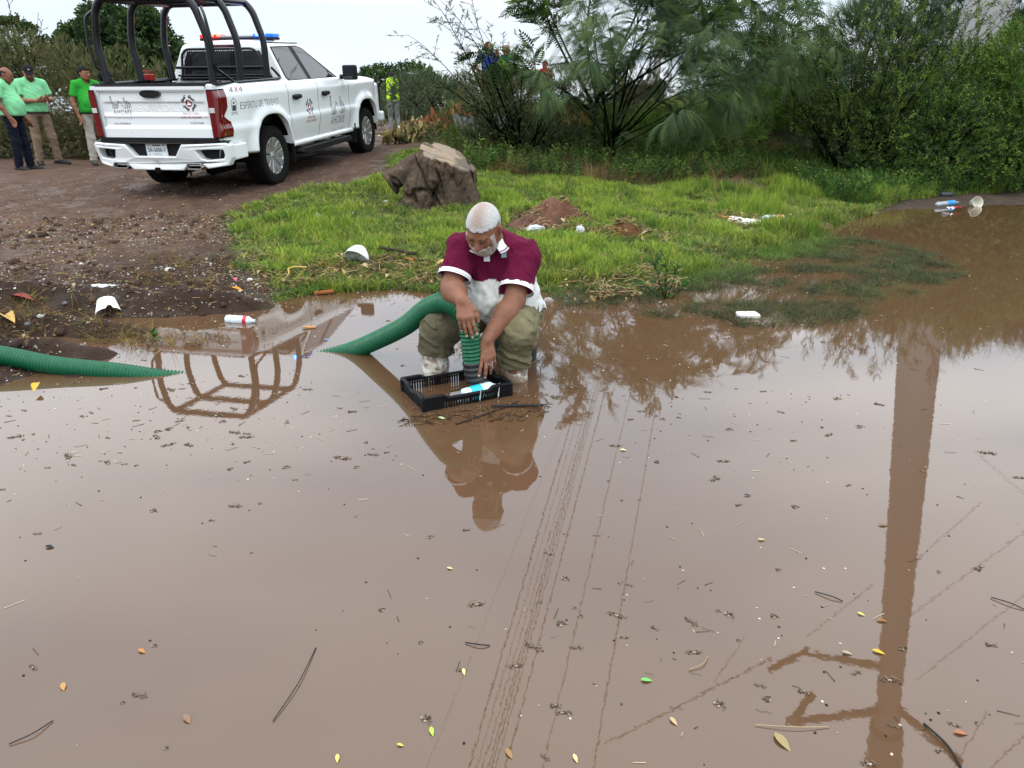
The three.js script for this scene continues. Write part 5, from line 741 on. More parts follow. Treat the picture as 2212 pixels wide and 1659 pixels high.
// ---------------------------------------------------------------- plants
// a leaf is a folded blade: two halves with a crease, tip and stalk
function leaf(w, l, fold = 0.25, n = 2) { const P = [], ix = []; for (let k = 0; k <= n; k++) { const t = k / n, q = w * Math.sin(Math.PI * Math.pow(Math.max(0.02, t * 0.96 + 0.02), 0.8)), y = l * t, d = -0.12 * l * t * t; P.push(-q / 2, d + q * fold, y, 0, d, y, q / 2, d + q * fold, y); if (k) { const a = (k - 1) * 3, b = k * 3; ix.push(a, b, a + 1, a + 1, b, b + 1, a + 1, b + 1, a + 2, a + 2, b + 1, b + 2); } } const g = new THREE.BufferGeometry(); g.setAttribute('position', new THREE.BufferAttribute(new Float32Array(P), 3)); g.setIndex(ix); g.computeVertexNormals(); return g; }
function pinnate(len, pairs, lw, ll, droop = 0.3) { const gs = []; for (let k = 0; k < pairs; k++) for (const s of [-1, 1]) { const t = (k + 0.7) / pairs, g = leaf(lw, ll * (1 - 0.35 * Math.pow(2 * t - 0.9, 2)), 0.15, 2); g.rotateY(s * 1.15); g.translate(0, -droop * len * t * t, len * t); gs.push(g); } const e = leaf(lw, ll, 0.15, 2); e.translate(0, -droop * len, len); gs.push(e); gs.push(bar([0, 0, 0], [0, -droop * len * 0.3, len * 0.55], 0.0018, 0.0015, 3), bar([0, -droop * len * 0.3, len * 0.55], [0, -droop * len, len], 0.0015, 0.001, 3)); return merge(gs); }
function twigLeaves(len, n, lw, ll, seed) { const r = rng(seed), gs = []; for (let k = 0; k < n; k++) { const g = leaf(lw, ll * mix(0.7, 1.2, r()), 0.2, 2); g.rotateX(-0.3 - r() * 0.7); g.rotateY(k * 2.4 + r()); g.translate(0, 0.1 * len * Math.sin(k), len * (k + 0.5) / n); gs.push(g); } gs.push(bar([0, 0, 0], [0, 0, len], 0.0016, 0.001, 3)); return merge(gs); }
function plume(len, n, seed, w = 0.0045, spread = 0.55, droop = 0.9) { // bunch of thin hanging streamers
  const r = rng(seed), P = [], ix = []; for (let k = 0; k < n; k++) { const a = r() * 6.28, s = spread * Math.sqrt(r()), L = len * mix(0.6, 1.15, r()); let d = V(Math.cos(a) * s, 0.35 * (r() - 0.3), 1).normalize(), p = V(0, 0, 0); const m = 6, b = P.length / 3; for (let j = 0; j <= m; j++) { const q = w * (1 - 0.8 * j / m) * 0.5, sx = -d.z, sz = d.x, sl = Math.hypot(sx, sz) || 1; P.push(p.x - sx / sl * q, p.y, p.z - sz / sl * q, p.x + sx / sl * q, p.y + q, p.z + sz / sl * q); p.addScaledVector(d, L / m); d.y -= droop * 0.28; d.normalize(); if (j) { const o = b + (j - 1) * 2; ix.push(o, o + 1, o + 2, o + 1, o + 3, o + 2); } } }
  const g = new THREE.BufferGeometry(); g.setAttribute('position', new THREE.BufferAttribute(new Float32Array(P), 3)); g.setIndex(ix); g.computeVertexNormals(); return g; }
const leafM = (t = 0.3, rough = 0.95) => phys(0xffffff, rough, { side: THREE.DoubleSide, transmission: 0.3, thickness: 0, specularIntensity: 0.35 });
const LEAF = leafM(), BARK = std(lin(0.045, 0.034, 0.026), 0.9, { bumpMap: tex(T.fine, 4), bumpScale: 0.004 }), GREENBARK = std(lin(0.10, 0.16, 0.035), 0.75), TWIG = std(lin(0.028, 0.024, 0.02), 0.9);
function instances(name, geo, mat, list, parent, kind = 'stuff') { // list of {p, d, s, c, roll}
  const m = new THREE.InstancedMesh(geo, mat, list.length), o = new THREE.Object3D(), q = new THREE.Quaternion(), Z = V(0, 0, 1); let i = 0;
  for (const e of list) { o.position.set(...e.p); if (e.d) { const d = V(...e.d).normalize(); let x = V(0, 1, 0).cross(d); if (x.lengthSq() < 1e-4) x.set(1, 0, 0); x.normalize(); const y = d.clone().cross(x); o.quaternion.setFromRotationMatrix(new THREE.Matrix4().makeBasis(x, y, d)); if (e.roll) o.quaternion.multiply(q.setFromAxisAngle(Z, e.roll)); } else o.rotation.set(e.rx || 0, e.ry || 0, e.rz || 0, 'YXZ'); const s = e.s; if (Array.isArray(s)) o.scale.set(...s); else o.scale.setScalar(s); o.updateMatrix(); m.setMatrixAt(i, o.matrix); m.setColorAt(i, e.c); i++; }
  m.castShadow = m.receiveShadow = true; m.name = parent === scene ? numbered(name) : name; parent.add(m); if (kind) m.userData.kind = kind; return m;
}
function grow1(r, p, d, L, r0, o, level, out) { // one shoot and its side shoots
  const n = Math.max(4, Math.round(L / (o.step || 0.14))), st = L / n, pts = [[...p]]; let q = [...p], dd = nrm(d);
  for (let k = 1; k <= n; k++) { dd = nrm([dd[0] + (r() - 0.5) * o.wig, dd[1] + (r() - 0.5) * o.wig + (o.bend[level] || 0) * st, dd[2] + (r() - 0.5) * o.wig]); q = add3(q, dd, st); if (o.floor !== undefined && q[1] < o.floor) q[1] = o.floor; pts.push(q); 
    if (level < o.levels && k / n > (o.from[level] || 0.25)) { let c = o.kids[level] * st; while (c > 0) { if (r() < c) { const a = r() * 6.283, an = o.angle * mix(0.7, 1.3, r()); const u = nrm(crs(dd, Math.abs(dd[1]) < 0.9 ? [0, 1, 0] : [1, 0, 0])), v = crs(dd, u); const e = nrm([0, 1, 2].map(i => dd[i] * Math.cos(an) + (u[i] * Math.cos(a) + v[i] * Math.sin(a)) * Math.sin(an))); grow1(r, q, e, L * o.ratio * mix(0.5, 1.1, r()) * (1.15 - 0.6 * k / n), r0 * 0.5 * (1 - 0.6 * k / n), o, level + 1, out); } c -= 1; } } }
  out.push({ pts, r0, level });
}
function stemsGeo(stems, minR = 0.0022) { const gs = []; for (const s of stems) { const n = s.pts.length, m = s.level === 0 ? 7 : s.level === 1 ? 5 : 3, P = [], ix = [], N = []; for (let k = 0; k < n; k++) { const a = s.pts[Math.max(0, k - 1)], b = s.pts[Math.min(n - 1, k + 1)], d = nrm(add3(b, a, -1)), u = nrm(crs(d, Math.abs(d[1]) < 0.95 ? [0, 1, 0] : [1, 0, 0])), v = crs(d, u), R = Math.max(minR, s.r0 * (1 - 0.85 * k / (n - 1))); for (let j = 0; j < m; j++) { const t = j / m * 6.2832, c = Math.cos(t), q = Math.sin(t), e = [0, 1, 2].map(i => u[i] * c + v[i] * q); P.push(...add3(s.pts[k], e, R)); N.push(...e); if (k) { const a0 = (k - 1) * m + j, a1 = (k - 1) * m + (j + 1) % m; ix.push(a0, a0 + m, a1, a1, a0 + m, a1 + m); } } } const g = new THREE.BufferGeometry(); g.setAttribute('position', new THREE.BufferAttribute(new Float32Array(P), 3)); g.setAttribute('normal', new THREE.BufferAttribute(new Float32Array(N), 3)); g.setAttribute('uv', new THREE.BufferAttribute(new Float32Array(P.length / 3 * 2), 2)); g.setIndex(ix); gs.push(g); } return mergeGeometries(gs, false); }
const vary = (r, cols, k = 0.25) => { const c = cols[Math.floor(r() * cols.length)], f = mix(1 - k, 1 + k, r()); return lin(c[0] * f, c[1] * f, c[2] * f); };
function leavesOn(r, stems, minLevel, per, size, cols, o = {}) { const L = []; for (const s of stems) { if (s.level < minLevel) continue; const n = s.pts.length; let len = 0; for (let k = 1; k < n; k++) len += Math.hypot(...add3(s.pts[k], s.pts[k - 1], -1)); const m = Math.round(len * per * mix(0.7, 1.3, r())); for (let i = 0; i < m; i++) { const t = Math.pow(r(), o.bias || 0.7) * (n - 1.001), k = Math.floor(t), p = lerp3(s.pts[k], s.pts[k + 1], t - k), d = nrm(add3(s.pts[k + 1], s.pts[k], -1)); const a = r() * 6.283, sp = o.spread || 0.8; L.push({ p, d: [d[0] + Math.cos(a) * sp, d[1] + (r() - 0.4) * sp + (o.up || 0), d[2] + Math.sin(a) * sp], s: size * mix(0.6, 1.3, r()), c: vary(r, cols), roll: (r() - 0.5) * 2 }); } } return L; }
const pxm = (p) => { const d = -p[2] * Math.cos(PITCH) + (CAM_H - p[1]) * Math.sin(PITCH); return F / d; }; // units of the photograph per metre there
const sprigSmall = pinnate(0.085, 6, 0.011, 0.022, 0.15), sprigTwig = twigLeaves(0.14, 9, 0.017, 0.036, 3), sprigBroad = pinnate(0.26, 7, 0.032, 0.085, 0.25), plumeA = plume(0.46, 20, 5, 0.005, 0.42, 0.9), plumeB = plume(0.32, 12, 9, 0.0075, 0.8, 1.1), leafClump = twigLeaves(0.22, 10, 0.06, 0.12, 8);
function shrub(o) {
  const r = rng(o.seed), t = thing(o.name, o.label, o.category, o.base), out = [];
  const opt = Object.assign({ step: 0.13, wig: 0.16, bend: [0, 0, 0], levels: 2, from: [0.2, 0.15], kids: [3, 6], angle: 0.75, ratio: 0.42, floor: -0.15 }, o.grow);
  for (const [d, L, r0, p] of o.shoots(r)) grow1(r, p || [0, -0.03, 0], d, L, r0, opt, 0, out);
  mesh('branches', [stemsGeo(out, o.minR)], o.bark || TWIG, t);
  for (const [nm, geo, minL, per, size, cols, lo] of o.leaves) instances(nm, geo, LEAF, leavesOn(r, out, minL, per, size, cols, lo), t);
  return t;
}
const W = (u, v) => { const p = at(u, v); return [p[0], p[1] - 0.02, p[2]]; };
// the thorn bush behind the stump, long shoots arching to the left
shrub({ name: 'thorn_bush', label: 'sparse thorny bush with long arching shoots behind the tree stump', category: 'bush', base: W(1125, 352), seed: 11, minR: 0.003,
  shoots: r => { const a = []; const T = [[-2.35, 2.35, 0.1, 3.4], [-1.9, 2.6, -0.2, 3.4], [-1.5, 2.75, 0.1, 3.3], [-1.15, 2.7, 0.3, 3.1], [-0.75, 2.8, -0.3, 3.0], [-0.4, 2.6, 0.2, 2.7], [-1.7, 1.55, 0.6, 2.4], [-1.2, 1.2, 0.6, 2.0], [0.3, 2.1, 0, 2.2], [0.8, 1.8, 0.2, 2.0], [1.1, 1.4, -0.2, 1.8], [-0.8, 1.5, 0.5, 1.9], [0.1, 1.7, 0.5, 1.8], [-0.5, 1.8, 0.3, 2.0], [0.6, 1.2, 0.4, 1.5]]; for (const [x, y, z, L] of T) a.push([[x * 0.75, y * 1.25, z], L * mix(0.9, 1.05, r()), mix(0.013, 0.024, r()), [(r() - 0.5) * 0.35, -0.03, (r() - 0.5) * 0.3]]); for (let k = 0; k < 16; k++) a.push([[mix(-1.2, 1.2, r()), mix(0.5, 1.2, r()), (r() - 0.5) * 1.2], mix(0.8, 1.6, r()), 0.01, [(r() - 0.5) * 0.9, -0.03, (r() - 0.5) * 0.5]]); return a; },
  grow: { step: 0.13, wig: 0.12, bend: [-0.22, -0.1, 0], levels: 2, from: [0.12, 0.1], kids: [5.5, 6], angle: 0.8, ratio: 0.28 },
  leaves: [['foliage', sprigSmall, 1, 17, 0.85, [[0.05, 0.075, 0.024], [0.07, 0.10, 0.03], [0.035, 0.055, 0.02], [0.095, 0.11, 0.035]], { spread: 0.9 }]] });
// the feathery tree
shrub({ name: 'feathery_tree', label: 'small tree with green forked trunk and drooping feathery leaves in the middle', category: 'tree', base: W(1322, 372), seed: 23, bark: GREENBARK, minR: 0.003,
  shoots: r => { const f = [-0.03, 0.72, 0.02], a = [[[-0.03, 1, 0.02], 0.74, 0.055], [[-0.28, 1.2, 0.05], 1.9, 0.026, [-0.13, -0.03, 0.12]]]; for (const [x, y, z, L, R] of [[0.62, 1.0, 0, 3.3, 0.036], [0.42, 1.1, 0.1, 3.3, 0.032], [0.2, 1.2, -0.2, 3.4, 0.034], [0.02, 1.2, 0.1, 3.2, 0.03], [-0.3, 1.1, -0.1, 3.2, 0.034], [0.95, 0.95, 0.1, 3.6, 0.03], [0.8, 0.9, -0.4, 3.4, 0.03], [0.35, 1.1, -0.5, 3.3, 0.03], [1.0, 0.7, 0.35, 2.8, 0.024], [1.15, 0.62, 0.5, 2.7, 0.02], [1.25, 0.8, 0.2, 3.1, 0.02], [-0.62, 0.85, 0.55, 2.3, 0.02], [-0.4, 1.0, 0.6, 2.2, 0.02]]) a.push([[x, y, z], L * mix(0.85, 1.15, r()), R * 0.72, add3(f, [x * 0.12 * r(), -0.28 * r(), z * 0.1])]); return a; },
  grow: { step: 0.16, wig: 0.24, bend: [-0.05, -0.3, -0.5], levels: 2, from: [0.36, 0.2], kids: [4.6, 3.2], angle: 0.8, ratio: 0.38, floor: 0.35 },
  leaves: [['foliage', plumeA, 1, 15, 1.0, [[0.075, 0.125, 0.05], [0.10, 0.155, 0.055], [0.055, 0.095, 0.04], [0.125, 0.18, 0.06]], { spread: 0.7, up: -0.5, bias: 0.6 }]] });
// a broad-leaved tree grown through it
shrub({ name: 'broadleaf_tree', label: 'dark broad leaved tree growing through the feathery tree', category: 'tree', base: W(1280, 312), seed: 37, bark: BARK, minR: 0.003,
  shoots: r => { const f = [0.03, 0.9, 0], a = [[[0.03, 1, 0], 0.92, 0.085]]; for (const [x, y, z, L] of [[-0.75, 1, 0.1, 3.0], [-0.5, 1.1, -0.3, 3.1], [-0.2, 1.3, 0.2, 3.1], [0.25, 1.2, 0, 3.2], [0.6, 1.1, 0.2, 3.3], [0.95, 1.0, -0.1, 3.7], [0.75, 1.0, -0.5, 3.5], [-0.95, 0.75, 0.35, 2.6], [1.15, 0.95, 0.2, 3.9]]) a.push([[x, y, z], L, 0.034, add3(f, [0, -0.3 * r(), 0])]); return a; },
  grow: { step: 0.17, wig: 0.16, bend: [-0.06, -0.1, 0], levels: 2, from: [0.5, 0.2], kids: [7.0, 4.5], angle: 0.8, ratio: 0.32 },
  leaves: [['foliage', sprigBroad, 1, 17, 1.15, [[0.03, 0.065, 0.016], [0.04, 0.085, 0.02], [0.022, 0.045, 0.013], [0.085, 0.16, 0.022]], { spread: 0.9, up: -0.1 }]] });
// the big bush on the right
shrub({ name: 'tall_bush', label: 'tall dense bush of upright shoots at the edge of the puddle on the right', category: 'bush', base: W(1845, 372), seed: 41, minR: 0.003,
  shoots: r => { const a = []; for (let k = 0; k < 46; k++) { const t = (k + r()) / 46, x = mix(-0.75, 1.0, t), up = 1.15; a.push([[x * 1.05 + (r() - 0.5) * 0.2, up, (r() - 0.5) * 0.7], mix(2.6, 4.1, r()) * (1 - 0.12 * Math.abs(x)), mix(0.010, 0.019, r()), [x * 0.5 + (r() - 0.5) * 0.3, -0.03, (r() - 0.5) * 0.5]]); } for (let k = 0; k < 22; k++) a.push([[mix(-1.3, 1.5, r()), mix(0.4, 1.0, r()), (r() - 0.3) * 1.2], mix(0.9, 1.9, r()), 0.01, [(r() - 0.5) * 1.0, -0.03, r() * 0.4]]); return a; },
  grow: { step: 0.14, wig: 0.1, bend: [-0.03, 0.15, 0], levels: 2, from: [0.12, 0.15], kids: [5.5, 5], angle: 0.65, ratio: 0.24 },
  leaves: [['foliage', sprigTwig, 1, 13, 1.15, [[0.045, 0.08, 0.016], [0.08, 0.125, 0.022], [0.022, 0.042, 0.011], [0.16, 0.21, 0.035], [0.03, 0.055, 0.014]], { spread: 0.8, up: 0.1 }]] });
// bushes behind, as lobes of leaves round a few limbs
function lobed(o) {
  const r = rng(o.seed), t = thing(o.name, o.label, o.category, o.base, 0, o.group), L = [], lobes = o.lobes;
  const tot = lobes.reduce((s, l) => s + l[3] * l[4] + l[3] * l[5], 0);
  for (const l of lobes) { const n = Math.round(o.n * (l[3] * l[4] + l[3] * l[5]) / tot); for (let i = 0; i < n; i++) { let x = r() * 2 - 1, y = r() * 2 - 1, z = r() * 2 - 1; const k = Math.hypot(x, y, z); if (k > 1 || k < 0.1) { i--; continue; } const f = Math.pow(k, 0.35) / k; x *= f; y *= f; z *= f; const nn = 0.75 + 0.5 * fbm(x * 2.3 + l[0] + 20, y * 2.3 + l[1] + 20, 3, z * 2.3 + 9); const p = [l[0] + x * l[3] * nn, l[1] + y * l[4] * nn, l[2] + z * l[5] * nn]; if (fbm(p[0] * 2.1 + 30, p[1] * 2.1 + 9, 2, p[2] * 2.1 + 40) < (o.gap || 0.36)) continue; if (p[1] < 0.02) continue; L.push({ p, d: [x + (r() - 0.5), y + (r() - 0.3) + (o.up || 0), z + (r() - 0.5)], s: o.size * mix(0.6, 1.35, r()), c: vary(r, o.cols, 0.3), roll: r() * 6 }); } }
  const st = []; for (const l of lobes) { const e = [l[0], l[1], l[2]], b = o.trunk ? [0, o.trunk, 0] : [l[0] * 0.6, -0.05, l[2] * 0.6]; st.push({ pts: [b, lerp3(b, add3(e, [0.05, -0.1, 0.05]), 0.5), e], r0: o.limb || 0.03, level: 1 }); for (let k = 0; k < (o.tw || 6); k++) { const q = [l[0] + (r() - 0.5) * 1.7 * l[3], l[1] + (r() - 0.3) * 1.7 * l[4], l[2] + (r() - 0.5) * 1.7 * l[5]]; st.push({ pts: [lerp3(b, e, 0.6), lerp3(lerp3(b, e, 0.6), q, 0.5), q], r0: 0.012, level: 2 }); } }
  if (o.trunk) st.unshift({ pts: [[0, -0.1, 0], [0.03, o.trunk * 0.5, 0], [0, o.trunk, 0]], r0: o.trunkR || 0.12, level: 0 });
  mesh(o.trunk ? 'trunk' : 'branches', [stemsGeo(st, 0.006)], o.bark || BARK, t);
  instances(o.trunk ? 'crown' : 'foliage', o.geo, LEAF, L, t);
  if (o.flowers) { const fl = []; for (let i = 0; i < o.flowers; i++) { const e = L[Math.floor(r() * L.length)]; fl.push({ p: add3(e.p, nrm(e.d), 0.05), d: e.d, s: mix(0.6, 1.3, r()), c: lin(0.62, 0.6, 0.52) }); } instances('flowers', new THREE.IcosahedronGeometry(0.012, 0), std(0xffffff, 0.9), fl, t); }
  if (o.spikes) { const ss = [], rr = rng(o.seed + 5); for (const [x, y, z, L2, dx] of o.spikes) grow1(rr, [x, y, z], [dx, 1, 0.05], L2, 0.012, { step: 0.12, wig: 0.1, bend: [0, 0], levels: 1, from: [0.3], kids: [5], angle: 0.7, ratio: 0.32 }, 0, ss); mesh('bare_shoots', [stemsGeo(ss, 0.004)], TWIG, t); instances('shoot_leaves', sprigSmall, LEAF, leavesOn(rr, ss, 0, 22, 0.5, o.cols, {}), t); }
  return t;
}
const olive = [[0.085, 0.095, 0.03], [0.11, 0.115, 0.04], [0.065, 0.075, 0.026], [0.13, 0.11, 0.045]], deep = [[0.03, 0.06, 0.016], [0.042, 0.085, 0.02], [0.022, 0.045, 0.013], [0.07, 0.125, 0.025]], fresh = [[0.085, 0.16, 0.022], [0.125, 0.215, 0.03], [0.055, 0.11, 0.018], [0.17, 0.27, 0.04]], greyg = [[0.085, 0.115, 0.055], [0.105, 0.135, 0.065], [0.06, 0.085, 0.04]];
const farAt = (u, z, y) => { const p = onZ(u, 300, z); return [p[0], y === undefined ? ground(p[0], z) : y, z]; };
{ // thicket along the left of the road, one mass
  const b = farAt(210, -17, 0.5); const L = []; const r = rng(3);
  for (let k = 0; k < 26; k++) { const x = mix(-4.4, 4.6, (k + r()) / 26), tall = 1.35 + 0.55 * Math.exp(-Math.pow((x + 1.6) / 1.3, 2)) + 0.25 * r() + (x > 2.2 ? -0.25 : 0); L.push([x, tall * 0.62, (r() - 0.5) * 1.6 - 0.12 * x, 0.75, tall * 0.75, 0.7]); L.push([x, 0.45, 0.7 - 0.12 * x + (r() - 0.5) * 0.5, 0.6, 0.5, 0.5]); }
  const t = lobed({ name: 'thicket', label: 'dense olive green thicket with pale flowers along the left side of the road', category: 'thicket', base: b, seed: 51, lobes: L, n: 42000, geo: sprigSmall, size: 1.1, cols: olive, gap: 0.30, flowers: 170, limb: 0.02, spikes: [[-1.35, 2.1, 0, 1.7, 0.12], [-1.7, 2.0, 0.1, 1.0, -0.25], [-1.0, 1.9, 0.1, 1.0, 0.5], [-3.9, 1.6, 0, 1.0, 0.1], [1.7, 1.4, 0, 0.8, 0.3], [3.4, 1.3, 0, 1.0, 0.2], [4.0, 1.3, 0.2, 0.9, 0.5]] }); t.userData.kind = 'stuff';
}
lobed({ name: 'dark_tree', label: 'dark green leafy tree seen through the roll cage behind the thicket', category: 'tree', base: farAt(305, -24, 0.7), seed: 61, trunk: 1.5, lobes: [[0, 2.6, 0, 1.1, 0.7, 1], [-1.1, 2.5, 0.2, 0.75, 0.65, 0.8], [1.0, 2.4, 0.1, 0.8, 0.6, 0.8], [-0.45, 3.25, 0, 0.6, 0.42, 0.7], [0.55, 3.2, -0.2, 0.6, 0.45, 0.6], [0.1, 1.7, 0.4, 1.3, 0.7, 0.9], [1.55, 1.9, 0, 0.7, 0.5, 0.7], [-1.5, 1.7, 0, 0.6, 0.6, 0.6]], n: 9000, geo: leafClump, size: 0.95, cols: deep, gap: 0.34, limb: 0.06, up: -0.2 });
lobed({ name: 'round_tree', label: 'rounded dark tree above the thicket at the far left', category: 'tree', base: farAt(62, -23, 0.7), seed: 67, trunk: 1.2, lobes: [[0.1, 2.6, 0, 0.8, 0.6, 0.8], [-0.9, 2.1, 0, 0.9, 0.6, 0.7], [0.9, 1.9, 0, 0.8, 0.6, 0.7], [-0.1, 1.6, 0.3, 1.3, 0.6, 0.8], [-1.9, 2.1, 0, 0.7, 0.5, 0.6]], n: 5200, geo: leafClump, size: 0.75, cols: deep.concat(olive.slice(0, 2)), gap: 0.38, limb: 0.05 });
lobed({ name: 'distant_tree', label: 'low dark tree far down the road beyond the pickup', category: 'tree', base: farAt(862, -42, 0.9), seed: 71, trunk: 1.0, lobes: [[-0.9, 1.7, 0, 1.4, 0.95, 1.2], [0.9, 1.8, 0, 1.4, 1.0, 1.2], [0, 1.2, 0.3, 2.4, 1.0, 1], [2.2, 1.2, 0, 1.3, 0.9, 1], [-2.2, 1.1, 0, 1.1, 0.8, 1]], n: 4200, geo: leafClump, size: 1.2, cols: deep, gap: 0.25, limb: 0.06 });
{ // scrub between the road and the levee
  const mk = (u, z, sx, h, seed, cols, label, n, geo = sprigSmall, size = 1.1, dz = 0.8, y) => { const L = [], r = rng(seed); const m = Math.max(3, Math.round(sx * 2.2)); for (let k = 0; k < m; k++) { const x = mix(-sx / 2, sx / 2, (k + r()) / m), q = h * mix(0.75, 1.1, r()); L.push([x, q * 0.55, (r() - 0.5) * dz, 0.55 + 0.1 * sx, q * 0.55, 0.5]); } return lobed({ name: 'shrub', label, category: 'shrub', base: farAt(u, z, y), seed, lobes: L, n, geo, size, cols, gap: 0.3, limb: 0.015 }); };
  mk(960, -25, 5.4, 1.2, 81, olive, 'olive shrub standing behind the man in the lime vest', 6500);
  mk(1000, -18.6, 3.2, 0.95, 83, greyg, 'grey green shrub beyond the heap of cut leaves', 6500);
  mk(1215, -17.0, 3.4, 0.95, 85, olive, 'olive shrub in front of the onlookers on the levee', 6500, sprigSmall, 1.1, 0.6);
  mk(1130, -15.2, 2.4, 0.9, 87, [[0.04, 0.065, 0.025], [0.06, 0.085, 0.03]], 'dark shrub low behind the thorny bush', 4500, sprigSmall, 1.0, 0.6);
  mk(1630, -23, 4.0, 1.9, 89, [[0.075, 0.135, 0.045], [0.10, 0.17, 0.05], [0.055, 0.10, 0.035]], 'soft green shrub on the levee right of the concrete block', 5200, plumeB, 1.0);
  mk(1660, -16.5, 2.2, 0.95, 91, fresh, 'bright green low shrub left of the tall bush', 3600, sprigTwig, 1.0, 0.7);
  mk(2190, -14.9, 2.6, 2.5, 93, fresh, 'bright green leafy bush at the right edge', 9500, sprigTwig, 1.25, 1.0);
  mk(2040, -14.6, 2.4, 1.9, 95, fresh.concat(deep), 'mixed green bush between the tall bush and the right edge', 6500, sprigTwig, 1.15, 0.9);
  mk(1925, -20, 3.4, 2.9, 97, [[0.065, 0.115, 0.045], [0.085, 0.14, 0.055], [0.05, 0.09, 0.035]], 'tall feathery shrub behind the tall bush', 2400, plumeA, 1.25);
  mk(2260, -18, 3.0, 2.6, 99, [[0.04, 0.075, 0.04], [0.055, 0.095, 0.05]], 'dark feathery shrub behind the right edge bush', 2600, plumeA, 1.25);
  mk(1480, -15.6, 2.6, 0.75, 101, fresh, 'low green scrub under the feathery tree on the right', 3600, sprigTwig, 0.9, 0.7);
}

// ---------------------------------------------------------------- ground cover
const polyOf = pts => pts.map(([u, v]) => { const p = at(u, v); return [p[0], p[2]]; });
function inPoly(x, z, P) { let c = false; for (let i = 0, j = P.length - 1; i < P.length; j = i++) { const a = P[i], b = P[j]; if ((a[1] > z) !== (b[1] > z) && x < (b[0] - a[0]) * (z - a[1]) / (b[1] - a[1]) + a[0]) c = !c; } return c; }
function tuft(n, h, w, seed, lean = 0.6, segs = 3) { const r = rng(seed), P = [], ix = []; for (let k = 0; k < n; k++) { const a = r() * 6.283, R = 0.035 * Math.sqrt(r()), L = h * mix(0.55, 1.15, r()), le = lean * mix(0.3, 1.2, r()), ox = Math.cos(a * 1.7) * R, oz = Math.sin(a * 1.7) * R, b = P.length / 3, ca = Math.cos(a), sa = Math.sin(a); for (let j = 0; j <= segs; j++) { const t = j / segs, q = w * (1 - 0.85 * t) * 0.5, out = le * L * t * t, y = L * t * (1 - 0.25 * le * t); P.push(ox + ca * out - sa * q, y, oz + sa * out + ca * q, ox + ca * out + sa * q, y, oz + sa * out - ca * q); if (j) { const o = b + (j - 1) * 2; ix.push(o, o + 1, o + 2, o + 1, o + 3, o + 2); } } } const g = new THREE.BufferGeometry(); g.setAttribute('position', new THREE.BufferAttribute(new Float32Array(P), 3)); g.setIndex(ix); g.computeVertexNormals(); return g; }
const straw = polyOf([[960, 320], [1010, 372], [1180, 392], [1330, 400], [1560, 385], [1680, 360], [1760, 330], [1600, 305], [1300, 300], [1100, 310]]);
const flooded = polyOf([[1170, 625], [1230, 668], [1330, 672], [1440, 690], [1520, 678], [1600, 708], [1800, 705], [1950, 650], [2090, 592], [2010, 545], [1880, 520], [1780, 505], [1700, 530], [1620, 565], [1480, 600], [1300, 618]]);
const verge = polyOf([[1600, 330], [1680, 380], [1800, 440], [1900, 446], [1990, 428], [2212, 408], [2500, 400], [2500, 330], [2000, 320]]);
const stumpAt = at(935, 436), inStump = (x, z) => Math.hypot((x - stumpAt[0] - 0.05) / 0.52, (z - stumpAt[2]) / 0.38) < 1;
